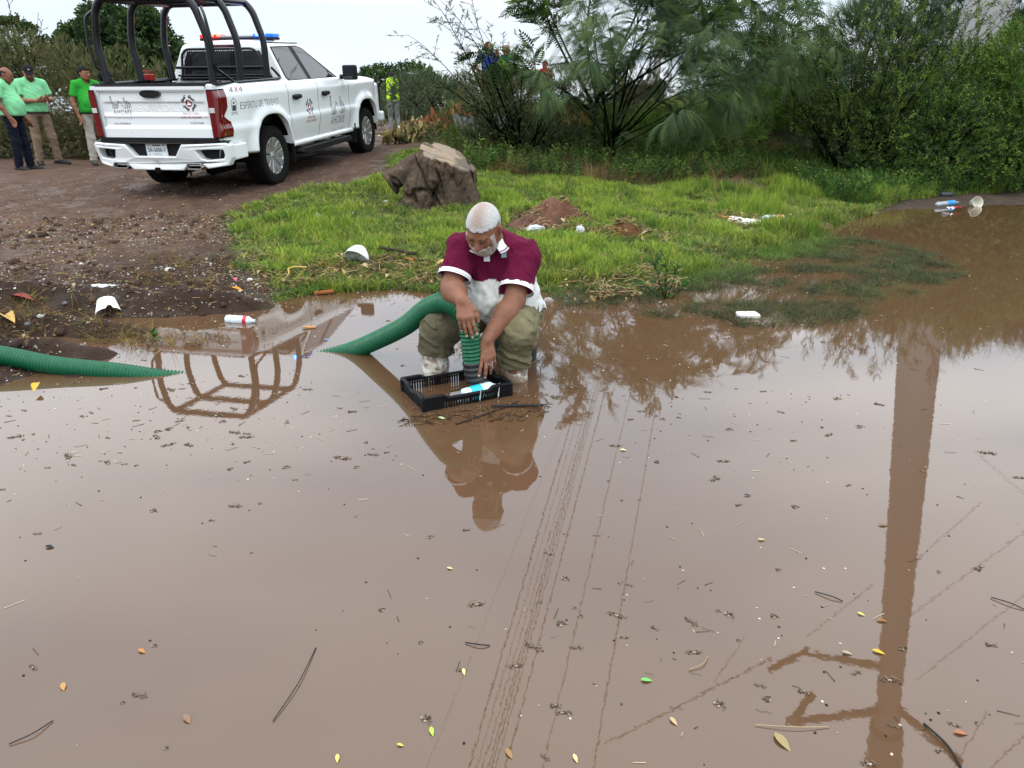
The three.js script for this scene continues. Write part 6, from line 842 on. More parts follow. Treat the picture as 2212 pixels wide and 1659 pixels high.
{
  const r = rng(77), G = [], D = [], S = [], F2 = [], Wd = [], far = [];
  const cols = [[0.25, 0.34, 0.032], [0.17, 0.28, 0.028], [0.36, 0.40, 0.06], [0.11, 0.20, 0.026]], dim = [[0.08, 0.16, 0.025], [0.055, 0.11, 0.02]];
  const patch = polyOf([[190, 495], [260, 470], [400, 452], [440, 468], [330, 495], [230, 510]]), tufts2 = polyOf([[320, 620], [350, 600], [420, 596], [450, 612], [400, 632], [340, 632]]);
  for (let i = 0; i < 190000 && G.length < 62000; i++) {
    const x = mix(-5, 9.5, r()), z = mix(-15.2, -5.6, r()), sd = shoreDist(x, z); if (sd < -0.05) continue;
    const b = bankness(x, z, sd), inP = b < 0 && (inPoly(x, z, patch) || inPoly(x, z, tufts2)); if (!inP && b < 0.06 + 0.35 * (fbm(x * 4, z * 4, 2) - 0.4)) continue;
    const n = fbm(x * 1.4 + 7, z * 1.4, 3), n2 = fbm(x * 3.5 + 9, z * 3.5 + 4, 3), so = soilSpot(x, z); if (so > 0.12 + 0.3 * (n2 - 0.3)) continue; if (x > 4 && onFlat(x, z)) continue; if (inStump(x, z)) continue;
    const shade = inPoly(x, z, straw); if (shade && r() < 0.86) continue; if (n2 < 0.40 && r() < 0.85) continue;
    if (b < 0.5 && r() > 0.35 + b) continue;
    const tall = sstep(2.2, 4.2, x) * sstep(-7.5, -9, z), lush = sstep(0.36, 0.62, n), edge = sstep(0.5, 0.1, sd);
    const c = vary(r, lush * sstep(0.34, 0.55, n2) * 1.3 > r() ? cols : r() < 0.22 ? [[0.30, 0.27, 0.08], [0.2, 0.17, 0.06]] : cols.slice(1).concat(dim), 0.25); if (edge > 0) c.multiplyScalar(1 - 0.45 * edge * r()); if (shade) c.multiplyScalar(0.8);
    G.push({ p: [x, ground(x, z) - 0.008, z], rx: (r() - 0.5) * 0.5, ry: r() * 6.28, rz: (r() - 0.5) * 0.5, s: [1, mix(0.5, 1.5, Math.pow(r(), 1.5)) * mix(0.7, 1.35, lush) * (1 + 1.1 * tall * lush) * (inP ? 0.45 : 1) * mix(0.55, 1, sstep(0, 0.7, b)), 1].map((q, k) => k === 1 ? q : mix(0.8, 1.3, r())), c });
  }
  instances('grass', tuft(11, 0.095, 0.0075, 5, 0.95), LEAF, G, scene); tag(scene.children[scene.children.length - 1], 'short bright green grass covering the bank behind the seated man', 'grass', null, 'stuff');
  for (let i = 0; i < 9000; i++) { const x = mix(-3, 16, r()), z = mix(-30, -14.4, r()); if (x < -1.6 + 0.4 * r()) continue; if (fbm(x * 0.8, z * 0.8, 3) < 0.42) continue; far.push({ p: [x, ground(x, z) - 0.02, z], ry: r() * 6.28, rx: (r() - 0.5) * 0.4, s: mix(0.8, 1.7, r()), c: vary(r, [[0.13, 0.20, 0.03], [0.19, 0.24, 0.045], [0.08, 0.14, 0.025], [0.2, 0.18, 0.07]]) }); }
  instances('grass', tuft(12, 0.3, 0.02, 6, 0.6), LEAF, far, scene); tag(scene.children[scene.children.length - 1], 'rough grass on the levee behind the bushes', 'grass', null, 'stuff');
  for (let i = 0; i < 40000 && S.length < 2600; i++) { const x = mix(-2, 6, r()), z = mix(-16, -10, r()); if (!inPoly(x, z, straw)) continue; if (fbm(x * 2.4 + 3, z * 2.4, 3) < 0.45) continue; S.push({ p: [x, ground(x, z) - 0.01, z], rx: (r() - 0.5) * 1.6, ry: r() * 6.28, rz: (r() - 0.5) * 1.6, s: mix(0.6, 1.5, r()), c: vary(r, [[0.22, 0.13, 0.045], [0.14, 0.08, 0.03], [0.30, 0.21, 0.08], [0.06, 0.04, 0.022], [0.05, 0.07, 0.02], [0.04, 0.09, 0.02]]) }); }
  instances('dry_grass', tuft(9, 0.26, 0.008, 8, 1.4, 4), LEAF, S, scene); tag(scene.children[scene.children.length - 1], 'matted dry straw under the bushes on the bank', 'dry grass', null, 'stuff');
  for (let i = 0; i < 260000 && F2.length < 8500; i++) { const x = mix(0, 9, r()), z = mix(-12, -5, r()); if (!inPoly(x, z, flooded)) continue; const n = 0.55 * fbm(x * 1.9 + 40, z * 2.6, 3) + 0.45 * fbm(x * 7 + 4, z * 11, 3); if (n < 0.42 + 0.1 * r()) continue; const sd = shoreDist(x, z); if (sd > 0.1) continue; const near = sstep(-0.7, 0, sd); if (r() > 0.2 + 0.8 * sstep(0.42, 0.56, n)) continue; F2.push({ p: [x, -0.035, z], rx: (r() - 0.5) * 1.1, ry: r() * 6.28, rz: (r() - 0.5) * 1.1, s: [mix(0.7, 1.3, r()), mix(0.5, 0.95, r()) * mix(0.8, 1.3, near), mix(0.7, 1.3, r())], c: vary(r, near > r() ? [[0.08, 0.15, 0.02], [0.12, 0.2, 0.03]] : [[0.03, 0.045, 0.016], [0.05, 0.075, 0.02], [0.06, 0.05, 0.028], [0.085, 0.11, 0.03]]) }); }
  instances('flooded_grass', tuft(8, 0.11, 0.0065, 12, 1.3), LEAF, F2, scene); tag(scene.children[scene.children.length - 1], 'sparse dark grass standing in the shallow water right of the man', 'flooded grass', null, 'stuff');
  for (let i = 0; i < 30000 && Wd.length < 2600; i++) { const x = mix(-1.5, 12, r()), z = mix(-15.5, -10, r()); if (!(inPoly(x, z, verge) || (inPoly(x, z, straw) && r() < 0.5)) || shoreDist(x, z) < 0.02 || onFlat(x, z)) continue; if (fbm(x * 1.6 + 3, z * 1.6 + 8, 3) < 0.42) continue; Wd.push({ p: [x, ground(x, z) + 0.02 + 0.2 * r(), z], d: [r() - 0.5, 0.9, r() - 0.3], s: mix(0.4, 1.0, r()), roll: r() * 6, c: vary(r, [[0.045, 0.11, 0.018], [0.075, 0.155, 0.024], [0.03, 0.07, 0.015], [0.12, 0.18, 0.03]]) }); }
  instances('weeds', twigLeaves(0.30, 11, 0.045, 0.085, 31), LEAF, Wd, scene); tag(scene.children[scene.children.length - 1], 'leafy green weeds along the foot of the bushes on the right', 'weeds', null, 'stuff');
  const V2 = []; for (let i = 0; i < 20000 && V2.length < 3200; i++) { const x = mix(2, 12, r()), z = mix(-15.5, -9.5, r()); if (!inPoly(x, z, verge) || shoreDist(x, z) < 0 || onFlat(x, z)) continue; V2.push({ p: [x, ground(x, z) - 0.01, z], rx: (r() - 0.5) * 0.6, ry: r() * 6.28, rz: (r() - 0.5) * 0.6, s: mix(0.7, 1.4, r()), c: vary(r, [[0.085, 0.17, 0.022], [0.06, 0.125, 0.02], [0.14, 0.24, 0.035]]) }); }
  instances('tall_grass', tuft(10, 0.30, 0.011, 14, 1.0, 4), LEAF, V2, scene); tag(scene.children[scene.children.length - 1], 'long dark green grass at the foot of the tall bush', 'grass', null, 'stuff');
}
// gravel, bits of leaf and straw on the mud
{
  const r = rng(91), mudP = polyOf([[-150, 480], [0, 462], [200, 470], [420, 455], [505, 470], [520, 540], [590, 620], [660, 634], [560, 655], [430, 684], [300, 706], [235, 730], [60, 744], [-150, 760]]), near = polyOf([[-200, 720], [60, 744], [130, 745], [210, 790], [150, 806], [0, 850], [-200, 870]]);
  const P = [], L = [], Cl = [], St = [];
  for (let i = 0; i < 60000; i++) {
    const x = mix(-7.5, -0.5, r()), z = mix(-12.5, -3.6, r()), a = inPoly(x, z, mudP), b = inPoly(x, z, near); const road = !a && !b && z < -7 && bankness(x, z, 0) < 0; if (!a && !b && !(road && r() < 0.12)) continue; const n = fbm(x * 1.6 + 3, z * 2.2, 3); if (n < 0.42 && r() < 0.75) continue; const y = ground(x, z); if (y < 0.004) continue;
    const k = r(); if (k < 0.62) P.push({ p: [x, y - 0.001, z], rx: r() * 3, ry: r() * 6, s: [1, mix(0.5, 0.9, r()), mix(0.7, 1.2, r())].map(q => q * mix(0.35, 1.0, Math.pow(r(), 2.5)) * (r() < 0.03 ? 2.2 : 1)), c: vary(r, [[0.26, 0.22, 0.19], [0.32, 0.28, 0.24], [0.12, 0.10, 0.09], [0.2, 0.14, 0.11], [0.42, 0.38, 0.34], [0.09, 0.085, 0.085]], 0.3) });
    else if (k < 0.86) L.push({ p: [x, y + 0.003, z], rx: (r() - 0.5) * 0.8, ry: r() * 6.28, rz: (r() - 0.5) * 0.8, s: mix(0.3, 1.0, Math.pow(r(), 2)), c: vary(r, [[0.12, 0.07, 0.03], [0.2, 0.12, 0.05], [0.34, 0.22, 0.07], [0.07, 0.035, 0.022], [0.42, 0.34, 0.2], [0.16, 0.17, 0.05]], 0.3) });
    else St.push({ p: [x, y + 0.004, z], ry: r() * 6.28, rz: (r() - 0.5) * 0.3, s: [mix(0.4, 1.5, r()), 1, 1], c: vary(r, [[0.22, 0.14, 0.06], [0.36, 0.26, 0.12], [0.09, 0.06, 0.04]], 0.3) });
    if (r() < 0.07 && a) Cl.push({ p: [x, y - 0.004, z], rx: r() * 3, ry: r() * 6, s: mix(0.5, 2.2, Math.pow(r(), 3)), c: vary(r, [[0.055, 0.032, 0.022], [0.075, 0.045, 0.03], [0.04, 0.025, 0.018]], 0.3) });
  }
  const pg = new THREE.IcosahedronGeometry(0.013, 1); warp(pg, (x, y, z) => { const k = 1 + 0.5 * (fbm(x * 90 + 9, y * 90 + 9, 2, z * 90 + 9) - 0.5); return [x * k, y * k, z * k]; });
  const add = (n, g, m, l, lab, cat) => tag(instances(n, g, m, l, scene), lab, cat, null, 'stuff');
  add('gravel', pg, std(0xffffff, 0.6), P, 'small wet stones and shell grit strewn over the muddy track', 'gravel');
  const cg = new THREE.IcosahedronGeometry(0.022, 2); warp(cg, (x, y, z) => { const k = 1 + 1.1 * (fbm(x * 70 + 9, y * 70 + 9, 3, z * 70 + 9) - 0.5); return [x * k, y * k * 0.8, z * k]; });
  add('mud_clods', cg, std(0xffffff, 0.75), Cl, 'lumps of wet mud on the churned track at the left', 'mud clods');
  const lg = leaf(0.03, 0.06, 0.3, 4).translate(0, 0, -0.03); add('leaf_litter', lg, LEAF, L, 'brown and yellow leaf scraps on the muddy track', 'leaf litter');
  add('straw_bits', bar([-0.04, 0, 0], [0.04, 0.006, 0.004], 0.0022, 0.0015, 4), std(0xffffff, 0.9), St, 'bits of straw and stalk on the muddy track', 'straw');
  // dead leaves, stalks and dark rubbish caught in the grass along the water
  { const A = [[[540, 556], [700, 552], [860, 560], [960, 580], [950, 622], [720, 618], [560, 630]], [[1540, 468], [1760, 466], [1800, 500], [1560, 506]], [[1280, 505], [1450, 512], [1440, 532], [1270, 528]], [[1190, 600], [1450, 585], [1480, 640], [1240, 660]], [[1110, 480], [1290, 470], [1300, 500], [1120, 510]]].map(polyOf), Bk = [], S3 = [];
    for (let i = 0; i < 60000 && Bk.length < 1500; i++) { const x = mix(-3.5, 5.5, r()), z = mix(-10.5, -5.5, r()); if (!A.some(P2 => inPoly(x, z, P2)) || fbm(x * 4 + 3, z * 5, 3) < 0.44) continue; const y = Math.max(0, ground(x, z)); if (r() < 0.55) Bk.push({ p: [x, y + 0.02 + 0.05 * r(), z], rx: (r() - 0.5) * 1.4, ry: r() * 6.28, rz: (r() - 0.5) * 1.4, s: mix(0.5, 1.5, Math.pow(r(), 2)), c: vary(r, [[0.10, 0.06, 0.03], [0.2, 0.12, 0.05], [0.38, 0.26, 0.11], [0.06, 0.035, 0.022], [0.46, 0.36, 0.2]], 0.3) }); else S3.push({ p: [x, y + 0.03 + 0.05 * r(), z], ry: r() * 6.28, rz: (r() - 0.5) * 0.9, s: [mix(0.8, 2.6, r()), 1.3, 1.3], c: vary(r, [[0.24, 0.16, 0.07], [0.38, 0.28, 0.13], [0.08, 0.055, 0.035]], 0.3) }); }
    tag(instances('leaf_litter', leaf(0.03, 0.06, 0.3, 4).translate(0, 0, -0.03), LEAF, Bk, scene), 'dead leaves caught in the grass along the edge of the water', 'leaf litter', null, 'stuff'); tag(instances('dead_stalks', bar([-0.04, 0, 0], [0.04, 0.006, 0.004], 0.0022, 0.0015, 4), std(0xffffff, 0.9), S3, scene), 'dead stalks caught in the grass along the edge of the water', 'stalks', null, 'stuff'); }
  // heaps of rotting cuttings
  const heaps = [[420, 566, 0.55, 0.24], [395, 612, 0.42, 0.14], [155, 660, 0.5, 0.16], [40, 700, 0.3, 0.16], [640, 580, 0.34, 0.16], [330, 735, 0.5, 0.16], [720, 590, 0.5, 0.14], [255, 722, 0.3, 0.12]];
  const H1 = []; for (const [u, v, rx, rz] of heaps) { const c = at(u, v); for (let k = 0; k < 65; k++) { const a = r() * 6.283, q = Math.sqrt(r()), x = c[0] + Math.cos(a) * q * rx, z = c[2] + Math.sin(a) * q * rz, y = Math.max(0, ground(x, z)); H1.push({ p: [x, y + 0.012 * (1 - q) * 3 * r(), z], rx: (r() - 0.5) * 2.4, ry: r() * 6.28, rz: (r() - 0.5) * 2.4, s: mix(0.3, 0.8, r()), c: vary(r, [[0.25, 0.15, 0.045], [0.13, 0.075, 0.03], [0.33, 0.24, 0.07], [0.10, 0.11, 0.03], [0.06, 0.035, 0.02]], 0.3) }); } }
  add('plant_cuttings', tuft(7, 0.17, 0.006, 19, 1.6, 3), LEAF, H1, 'matted heaps of rotting plant cuttings along the muddy shore', 'plant debris');
}
// the tree stump
{
  const t = thing('tree_stump', 'large weathered tree stump with flared roots lying on the grass bank', 'stump', [stumpAt[0], stumpAt[1] - 0.03, stumpAt[2]]);
  const n = nrm([0.30, 0.92, 0.22]), p0 = [0.12, 0.66, 0.0], e = nrm([-0.78, -0.58, 0.2]), p1 = [-0.58, 0.27, 0.04];
  const log = (x, y, z) => Math.max(cap([0.0, 0.60, -0.02], [-0.76, 0.16, 0.04], 0.175, 0.16)(x, y, z), (x - p1[0]) * e[0] + (y - p1[1]) * e[1] + (z - p1[2]) * e[2]);
  const main = union([cap([0.26, -0.1, 0.0], [0.16, 0.9, -0.12], 0.33, 0.32), cap([0.02, 0.5, 0.12], [-0.40, -0.1, 0.24], 0.21, 0.15), cap([0.0, 0.3, 0.24], [-0.16, -0.1, 0.32], 0.13, 0.12), cap([0.40, 0.42, 0.12], [0.47, -0.1, 0.16], 0.2, 0.2)], 0.03);
  const rough = (x, y, z) => { const a = Math.atan2(z, x - 0.2), f = fbm(a * 5 + 20, y * 2.2 + 0.6 * x + 9, 4), g = Math.abs(fbm(a * 3.1 + 7, y * 1.5 + 4, 3) - 0.5); const dg = Math.abs(fbm((x + 0.55 * y) * 3.4 + 3, (y - 0.4 * x) * 1.3 + 8, 3) - 0.5); return 0.06 * (f - 0.5) + 0.03 * sstep(0.05, 0.0, g) + 0.06 * sstep(0.05, 0.0, dg) + 0.016 * (fbm(x * 26 + 9, y * 26 + 9, 3, z * 26 + 9) - 0.5); };
  const slope = (x, y, z) => (x - p0[0]) * n[0] + (y - p0[1]) * n[1] + (z - p0[2]) * n[2] + 0.02 * (fbm(x * 9 + 9, z * 9 + 9, 3) - 0.5) + 0.012 * sstep(0.03, 0, Math.abs(fbm(x * 2.2 + 5, z * 6 + 3, 2) - 0.5));
  const f = (x, y, z) => Math.max(smin(main(x, y, z), log(x, y, z), 0.03) + rough(x, y, z), slope(x, y, z));
  const g = nets(f, [-0.85, -0.12, -0.5], [0.78, 1.0, 0.62], 0.0125);
  paint(g, (x, y, z) => { const q = slope(x, y, z), k = fbm(x * 7 + 9, y * 14 + 9, 4, z * 7 + 9), s = fbm(x * 5 + z * 3 + 9, (x * 0.3 - z) * 28 + 40, 3); if (q > -0.012) { let c = [mix(0.17, 0.40, s), mix(0.115, 0.275, s), mix(0.07, 0.17, s)]; const w = sstep(0.25, 0.8, fbm(x * 4 + 3, z * 5 + 8, 5)); c = c.map((v, i) => mix(v, [0.2, 0.17, 0.14][i], 0.25 + w * 0.6)); const dk = Math.max(sstep(0.30, 0.42, x + 0.3 * (fbm(x * 9 + 3, z * 9 + 3, 3) - 0.5)) * 0.8, sstep(0.05, 0.0, Math.hypot(x + 0.05, (z + 0.18) * 1.3) - 0.07 - 0.1 * (fbm(x * 12 + 3, z * 12 + 3, 3) - 0.5)), sstep(0.012, 0.004, Math.abs(z - 0.02 - 0.12 * Math.sin(x * 4 + 1)))); return c.map((v, i) => mix(v, [0.05, 0.038, 0.03][i], dk * 0.8)); } const le = fbm(x * 40 + 3, y * 40 + 3, 2, z * 40 + 5); let c = [mix(0.022, 0.115, k), mix(0.015, 0.082, k), mix(0.011, 0.058, k)]; if (le > 0.66) c = c.map(v => v * 1.5); return c; });
  uvxyz(g, 2); mesh('wood', [g], phys(0xffffff, 0.9, { vertexColors: true, specularIntensity: 0.25, bumpMap: T.fine, bumpScale: 0.012 }), t);
}
// the concrete power pole at the water's far edge and its wires; both show mostly as reflections
{
  const B = [9.65, 0.3, -17.0], lean = [0.15, 1, -0.05], P = y => [B[0] + lean[0] * y, y, B[2] + lean[2] * y];
  const mirr = (u, v, h) => { const r = ray(u, v), t = (-h - CAM_H) / r[1]; return [r[0] * t, h, r[2] * t]; };
  const cm = std(lin(0.32, 0.31, 0.30), 0.85, { bumpMap: tex(T.coarse, 3), bumpScale: 0.01, map: noiseTex(256, (u, v) => { const k = mix(0.75, 1, tfbm(u, v, 4, 5, 8)); return [k, k, k]; }) });
  const pole = thing('utility_pole', 'thick pale concrete power pole behind the tall bush on the right', 'utility pole', [0, 0, 0]);
  mesh('shaft', [bar(P(-0.6), P(18.2), 0.53, 0.33, 20)], cm, pole);
  const st = std(lin(0.2, 0.19, 0.18), 0.7);
  mesh('crossarm', [bar(P(14.8), mirr(1745, 1412, 14.9), 0.14, 0.11, 6)], st, pole); mesh('crossarm', [bar(P(16.6), mirr(1700, 1560, 16.6), 0.15, 0.12, 6)], st, pole); mesh('crossarm', [bar(P(16.2), mirr(2078, 1648, 16.6), 0.15, 0.12, 6)], st, pole); mesh('pole_top', [bar(P(17.4), P(21.5), 0.5, 0.62, 12)], st, pole);
  mesh('insulator', [bar(mirr(1745, 1405, 14.9), mirr(1662, 1445, 14.9), 0.11, 0.11, 8)], st, pole); mesh('insulator', [bar(mirr(1756, 1500, 16), mirr(1712, 1555, 16), 0.12, 0.12, 8)], st, pole);
  const wm = std(lin(0.05, 0.05, 0.05), 0.7); let first;
  const wire = (a, b, h, r, ext = 1, label) => { const p = mirr(...a, h), q = mirr(...b, h), d = add3(q, p, -1); const p2 = add3(p, d, -ext), q2 = add3(q, d, ext * 0.6), m = add3(p, q, 1).map(v => v / 2); top('power_line', [tube([p2, p, m, q, q2].map(w => V(...w)), r, 30, 5)], wm, label || 'thin overhead power line seen as a dark streak on the water', 'power line', 'power lines overhead'); };
  for (const [a, b, r, l] of [[[1204, 1010], [1012, 1659], 0.02], [[1222, 990], [1030, 1659], 0.009], [[1240, 975], [1042, 1659], 0.011], [[1250, 965], [1054, 1659], 0.015], [[1256, 960], [1062, 1659], 0.015], [[1263, 955], [1071, 1659], 0.012], [[1248, 1070], [1108, 1600], 0.017], [[1180, 1010], [985, 1500], 0.005], [[1338, 950], [1186, 1600], 0.013, 'single power line whose streak lies just right of the bundle of streaks'], [[1408, 930], [1292, 1600], 0.014, 'single power line whose streak is the right one of the two lone streaks']]) wire(a, b, 10.5, r * 0.8, 1, l);
  for (const [a, b, r] of [[[1660, 1425], [1310, 1605], 0.02], [[1885, 1262], [1745, 1375], 0.013], [[1985, 1205], [2120, 1085], 0.012], [[1960, 1335], [2212, 1150], 0.012], [[1985, 1465], [2212, 1285], 0.012], [[2105, 975], [2212, 1065], 0.012], [[1545, 1470], [1610, 1375], 0.01], [[2060, 1659], [2130, 1540], 0.012], [[2140, 1659], [2212, 1590], 0.012]]) wire(a, b, 14.9, r, 0.02);
}
{ // things on the levee
  const z = -20.5, a = onZ(1338, 178, z), b = onZ(1440, 178, z), y1 = onZ(1390, 170, z)[1], y0 = 1.2, w = b[0] - a[0];
  const s = thing('concrete_block', 'dark concrete box with a pale slab lid on the levee behind the tree', 'concrete box', [(a[0] + b[0]) / 2, y0, z - 0.6]);
  mesh('box_body', [box(w * 0.96, y1 - y0 - 0.16, 1.2, 0, (y1 - y0 - 0.16) / 2, 0, 0.02)], std(lin(0.02, 0.019, 0.018), 0.9, { bumpMap: tex(T.coarse, 2), bumpScale: 0.02 }), s); mesh('slab', [box(w * 0.94, 0.09, 1.3, -0.02, y1 - y0 - 0.115, 0, 0.02)], std(lin(0.32, 0.29, 0.28), 0.85), s); mesh('top_beam', [box(w * 0.9, 0.05, 0.5, 0, y1 - y0 - 0.035, -0.1, 0.01)], std(lin(0.24, 0.21, 0.2), 0.85), s);
  const p = onZ(1416, 170, -21.8); top('concrete_post', [bar([p[0], 1.2, -21.8], [p[0] + 0.08, 6, -21.9], 0.11, 0.09, 8)], std(lin(0.33, 0.30, 0.27), 0.9), 'slim grey post standing behind the concrete box', 'post');
  const bg = onZ(1035, 226, -16.3); const bag = thing('black_sheet', 'black plastic sheet lying in the scrub below the onlookers', 'plastic sheet', [bg[0], ground(bg[0], -16.3), -16.3]); mesh('sheet', [grid(24, 14, (u, v) => [mix(-0.55, 0.55, u), 0.25 * Math.sin(v * Math.PI) * (0.5 + fbm(u * 5 + 2, v * 5, 3)) + 0.06 * fbm(u * 12, v * 12, 2), mix(-0.4, 0.4, v)])], phys(lin(0.006, 0.006, 0.007), 0.35, { side: THREE.DoubleSide }), bag);
}

// ---------------------------------------------------------------- litter and floating bits
const paperM = std(lin(0.66, 0.65, 0.60), 0.8, { side: THREE.DoubleSide }), foamM = std(lin(0.72, 0.73, 0.72), 0.7, { side: THREE.DoubleSide });
function crumpled(w, h, amp, seed, f = 6) { return grid(22, 22, (u, v) => { const n = fbm(u * f + seed, v * f + 3, 3), m = Math.abs(fbm(u * f * 0.7 + seed + 9, v * f * 0.7, 2) - 0.5); return [(u - 0.5) * w * (1 + 0.25 * (fbm(v * 3 + seed, 2, 2) - 0.5)), amp * (n + 1.2 * m), (v - 0.5) * h * (1 + 0.3 * (fbm(u * 3 + seed, 8, 2) - 0.5))]; }); }
function lump(rx, ry, rz, seed, f = 5, a = 0.6) { const g = new THREE.IcosahedronGeometry(1, 6); return warp(g, (x, y, z) => { const n = 1 + a * (fbm(x * f * 0.5 + seed + 9, y * f * 0.5 + 9, 4, z * f * 0.5 + 9) - 0.5) + 0.25 * a * Math.abs(fbm(x * f + seed, y * f, 2, z * f + 5) - 0.5); return [x * n * rx, y * n * ry, z * n * rz]; }); }
const W0 = (u, v, dy = 0) => { const p = at(u, v); return [p[0], p[1] + dy, p[2]]; };
{ // white foam bowl lying on its side on the grass
  const b = thing('foam_bowl', 'white foam bowl lying on its side on the grass left of the man', 'bowl', W0(783, 566, 0.15)); b.rotation.set(2.2, 0.5, 0.3); b.scale.setScalar(1.12);
  mesh('shell', [(() => { const p = []; for (let k = 0; k <= 14; k++) { const t = k / 14; p.push(new THREE.Vector2(0.03 + 0.085 * Math.pow(Math.sin(t * 1.5), 0.8), t * 0.125)); } p.push(new THREE.Vector2(0.121, 0.128), new THREE.Vector2(0.112, 0.128)); for (let k = 14; k >= 0; k--) { const t = k / 14; p.push(new THREE.Vector2(0.026 + 0.081 * Math.pow(Math.sin(t * 1.5), 0.8), t * 0.12 + 0.006)); } p.push(new THREE.Vector2(0.0001, 0.006)); p.unshift(new THREE.Vector2(0.0001, 0)); return warp(new THREE.LatheGeometry(p, 18), (x, y, z) => { const a = Math.atan2(z, x), k = 1 - 0.05 * Math.abs(Math.sin(a * 4)); return [x * k, y, z * k]; }); })()], foamM, b);
}
{ // torn paper cup on the mud
  const ct = canvasTex(256, 128, (c, w, h) => { c.fillStyle = '#efeadb'; c.fillRect(0, 0, w, h); c.strokeStyle = '#56719b'; c.lineWidth = 4; for (const [x, y] of [[40, 40], [120, 80], [190, 40], [230, 90]]) { c.beginPath(); c.ellipse(x, y, 12, 8, 0.3, 0, 7); c.stroke(); } c.fillStyle = '#6d4a2c'; c.fillRect(95, 88, 26, 14); });
  const p = thing('paper_cup', 'torn white paper cup lying open on the wet mud', 'paper cup', W0(233, 668, 0.03), 0.35); p.rotation.set(0.42, 0.5, 0.1, 'YXZ'); p.scale.setScalar(0.95); mesh('side', [grid(24, 8, (u, v) => { const a = mix(-0.2, Math.PI + 0.1, u) + 0.1, r = mix(0.085, 0.062, v), notch = v < 0.25 && Math.abs(u - 0.42) < 0.06 ? 0.035 : 0; return [r * Math.cos(a) * 1.15, r * Math.sin(a) * 0.72, mix(0.11, -0.07, v) - notch]; })], std(0xffffff, 0.8, { map: ct, side: THREE.DoubleSide }), p);
}
const bagM = phys(lin(0.50, 0.53, 0.54), 0.3, { side: THREE.DoubleSide, specularIntensity: 0.9 });
const bag = (u, v, s, seed, turn, label, sy = 0.6) => { const t = thing('plastic_bag', label, 'plastic bag', W0(u, v, 0.03 * s[1] * 10), turn); mesh('film', [lump(s[0], s[1], s[2], seed, 6, 1.0)], bagM, t); return t; };
bag(1157, 500, [0.115, 0.055, 0.06], 3, 0.2, 'crumpled clear plastic bag at the foot of the red soil heap');
bag(1252, 508, [0.05, 0.085, 0.05], 7, 0.4, 'upright twisted white plastic bag on the grass right of the man');
bag(1206, 548, [0.085, 0.045, 0.05], 11, -0.1, 'crumpled bag with faint blue print on the grass near the mans shoulder');
bag(684, 470, [0.06, 0.035, 0.05], 13, 0.4, 'small clear plastic scrap in the grass left of the stump');
bag(760, 463, [0.055, 0.022, 0.04], 17, 0.2, 'flat white scrap in the grass below the stump'); bag(833, 440, [0.06, 0.035, 0.04], 19, 0, 'greyish plastic scrap beside the left foot of the stump');
bag(1205, 560, [0.03, 0.018, 0.02], 23, 0, 'small white scrap just below the printed bag'); bag(1290, 520, [0.08, 0.02, 0.03], 29, 0.2, 'pale flat plastic strip in the grass by the rust coloured soil');
bag(218, 620, [0.12, 0.014, 0.06], 31, 0, 'pale plastic film half sunk in the mud'); bag(925, 348, [0.06, 0.035, 0.05], 37, 0, 'white scrap on the track edge near the front wheel');
bag(1480, 488, [0.05, 0.014, 0.03], 41, 0.3, 'small pale scrap in the grass left of the torn cardboard'); bag(2162, 397, [0.1, 0.04, 0.05], 43, 0, 'white scrap among the twigs at the far right shore'); bag(2036, 415, [0.05, 0.07, 0.04], 47, 0, 'white scrap standing on the far right shore');
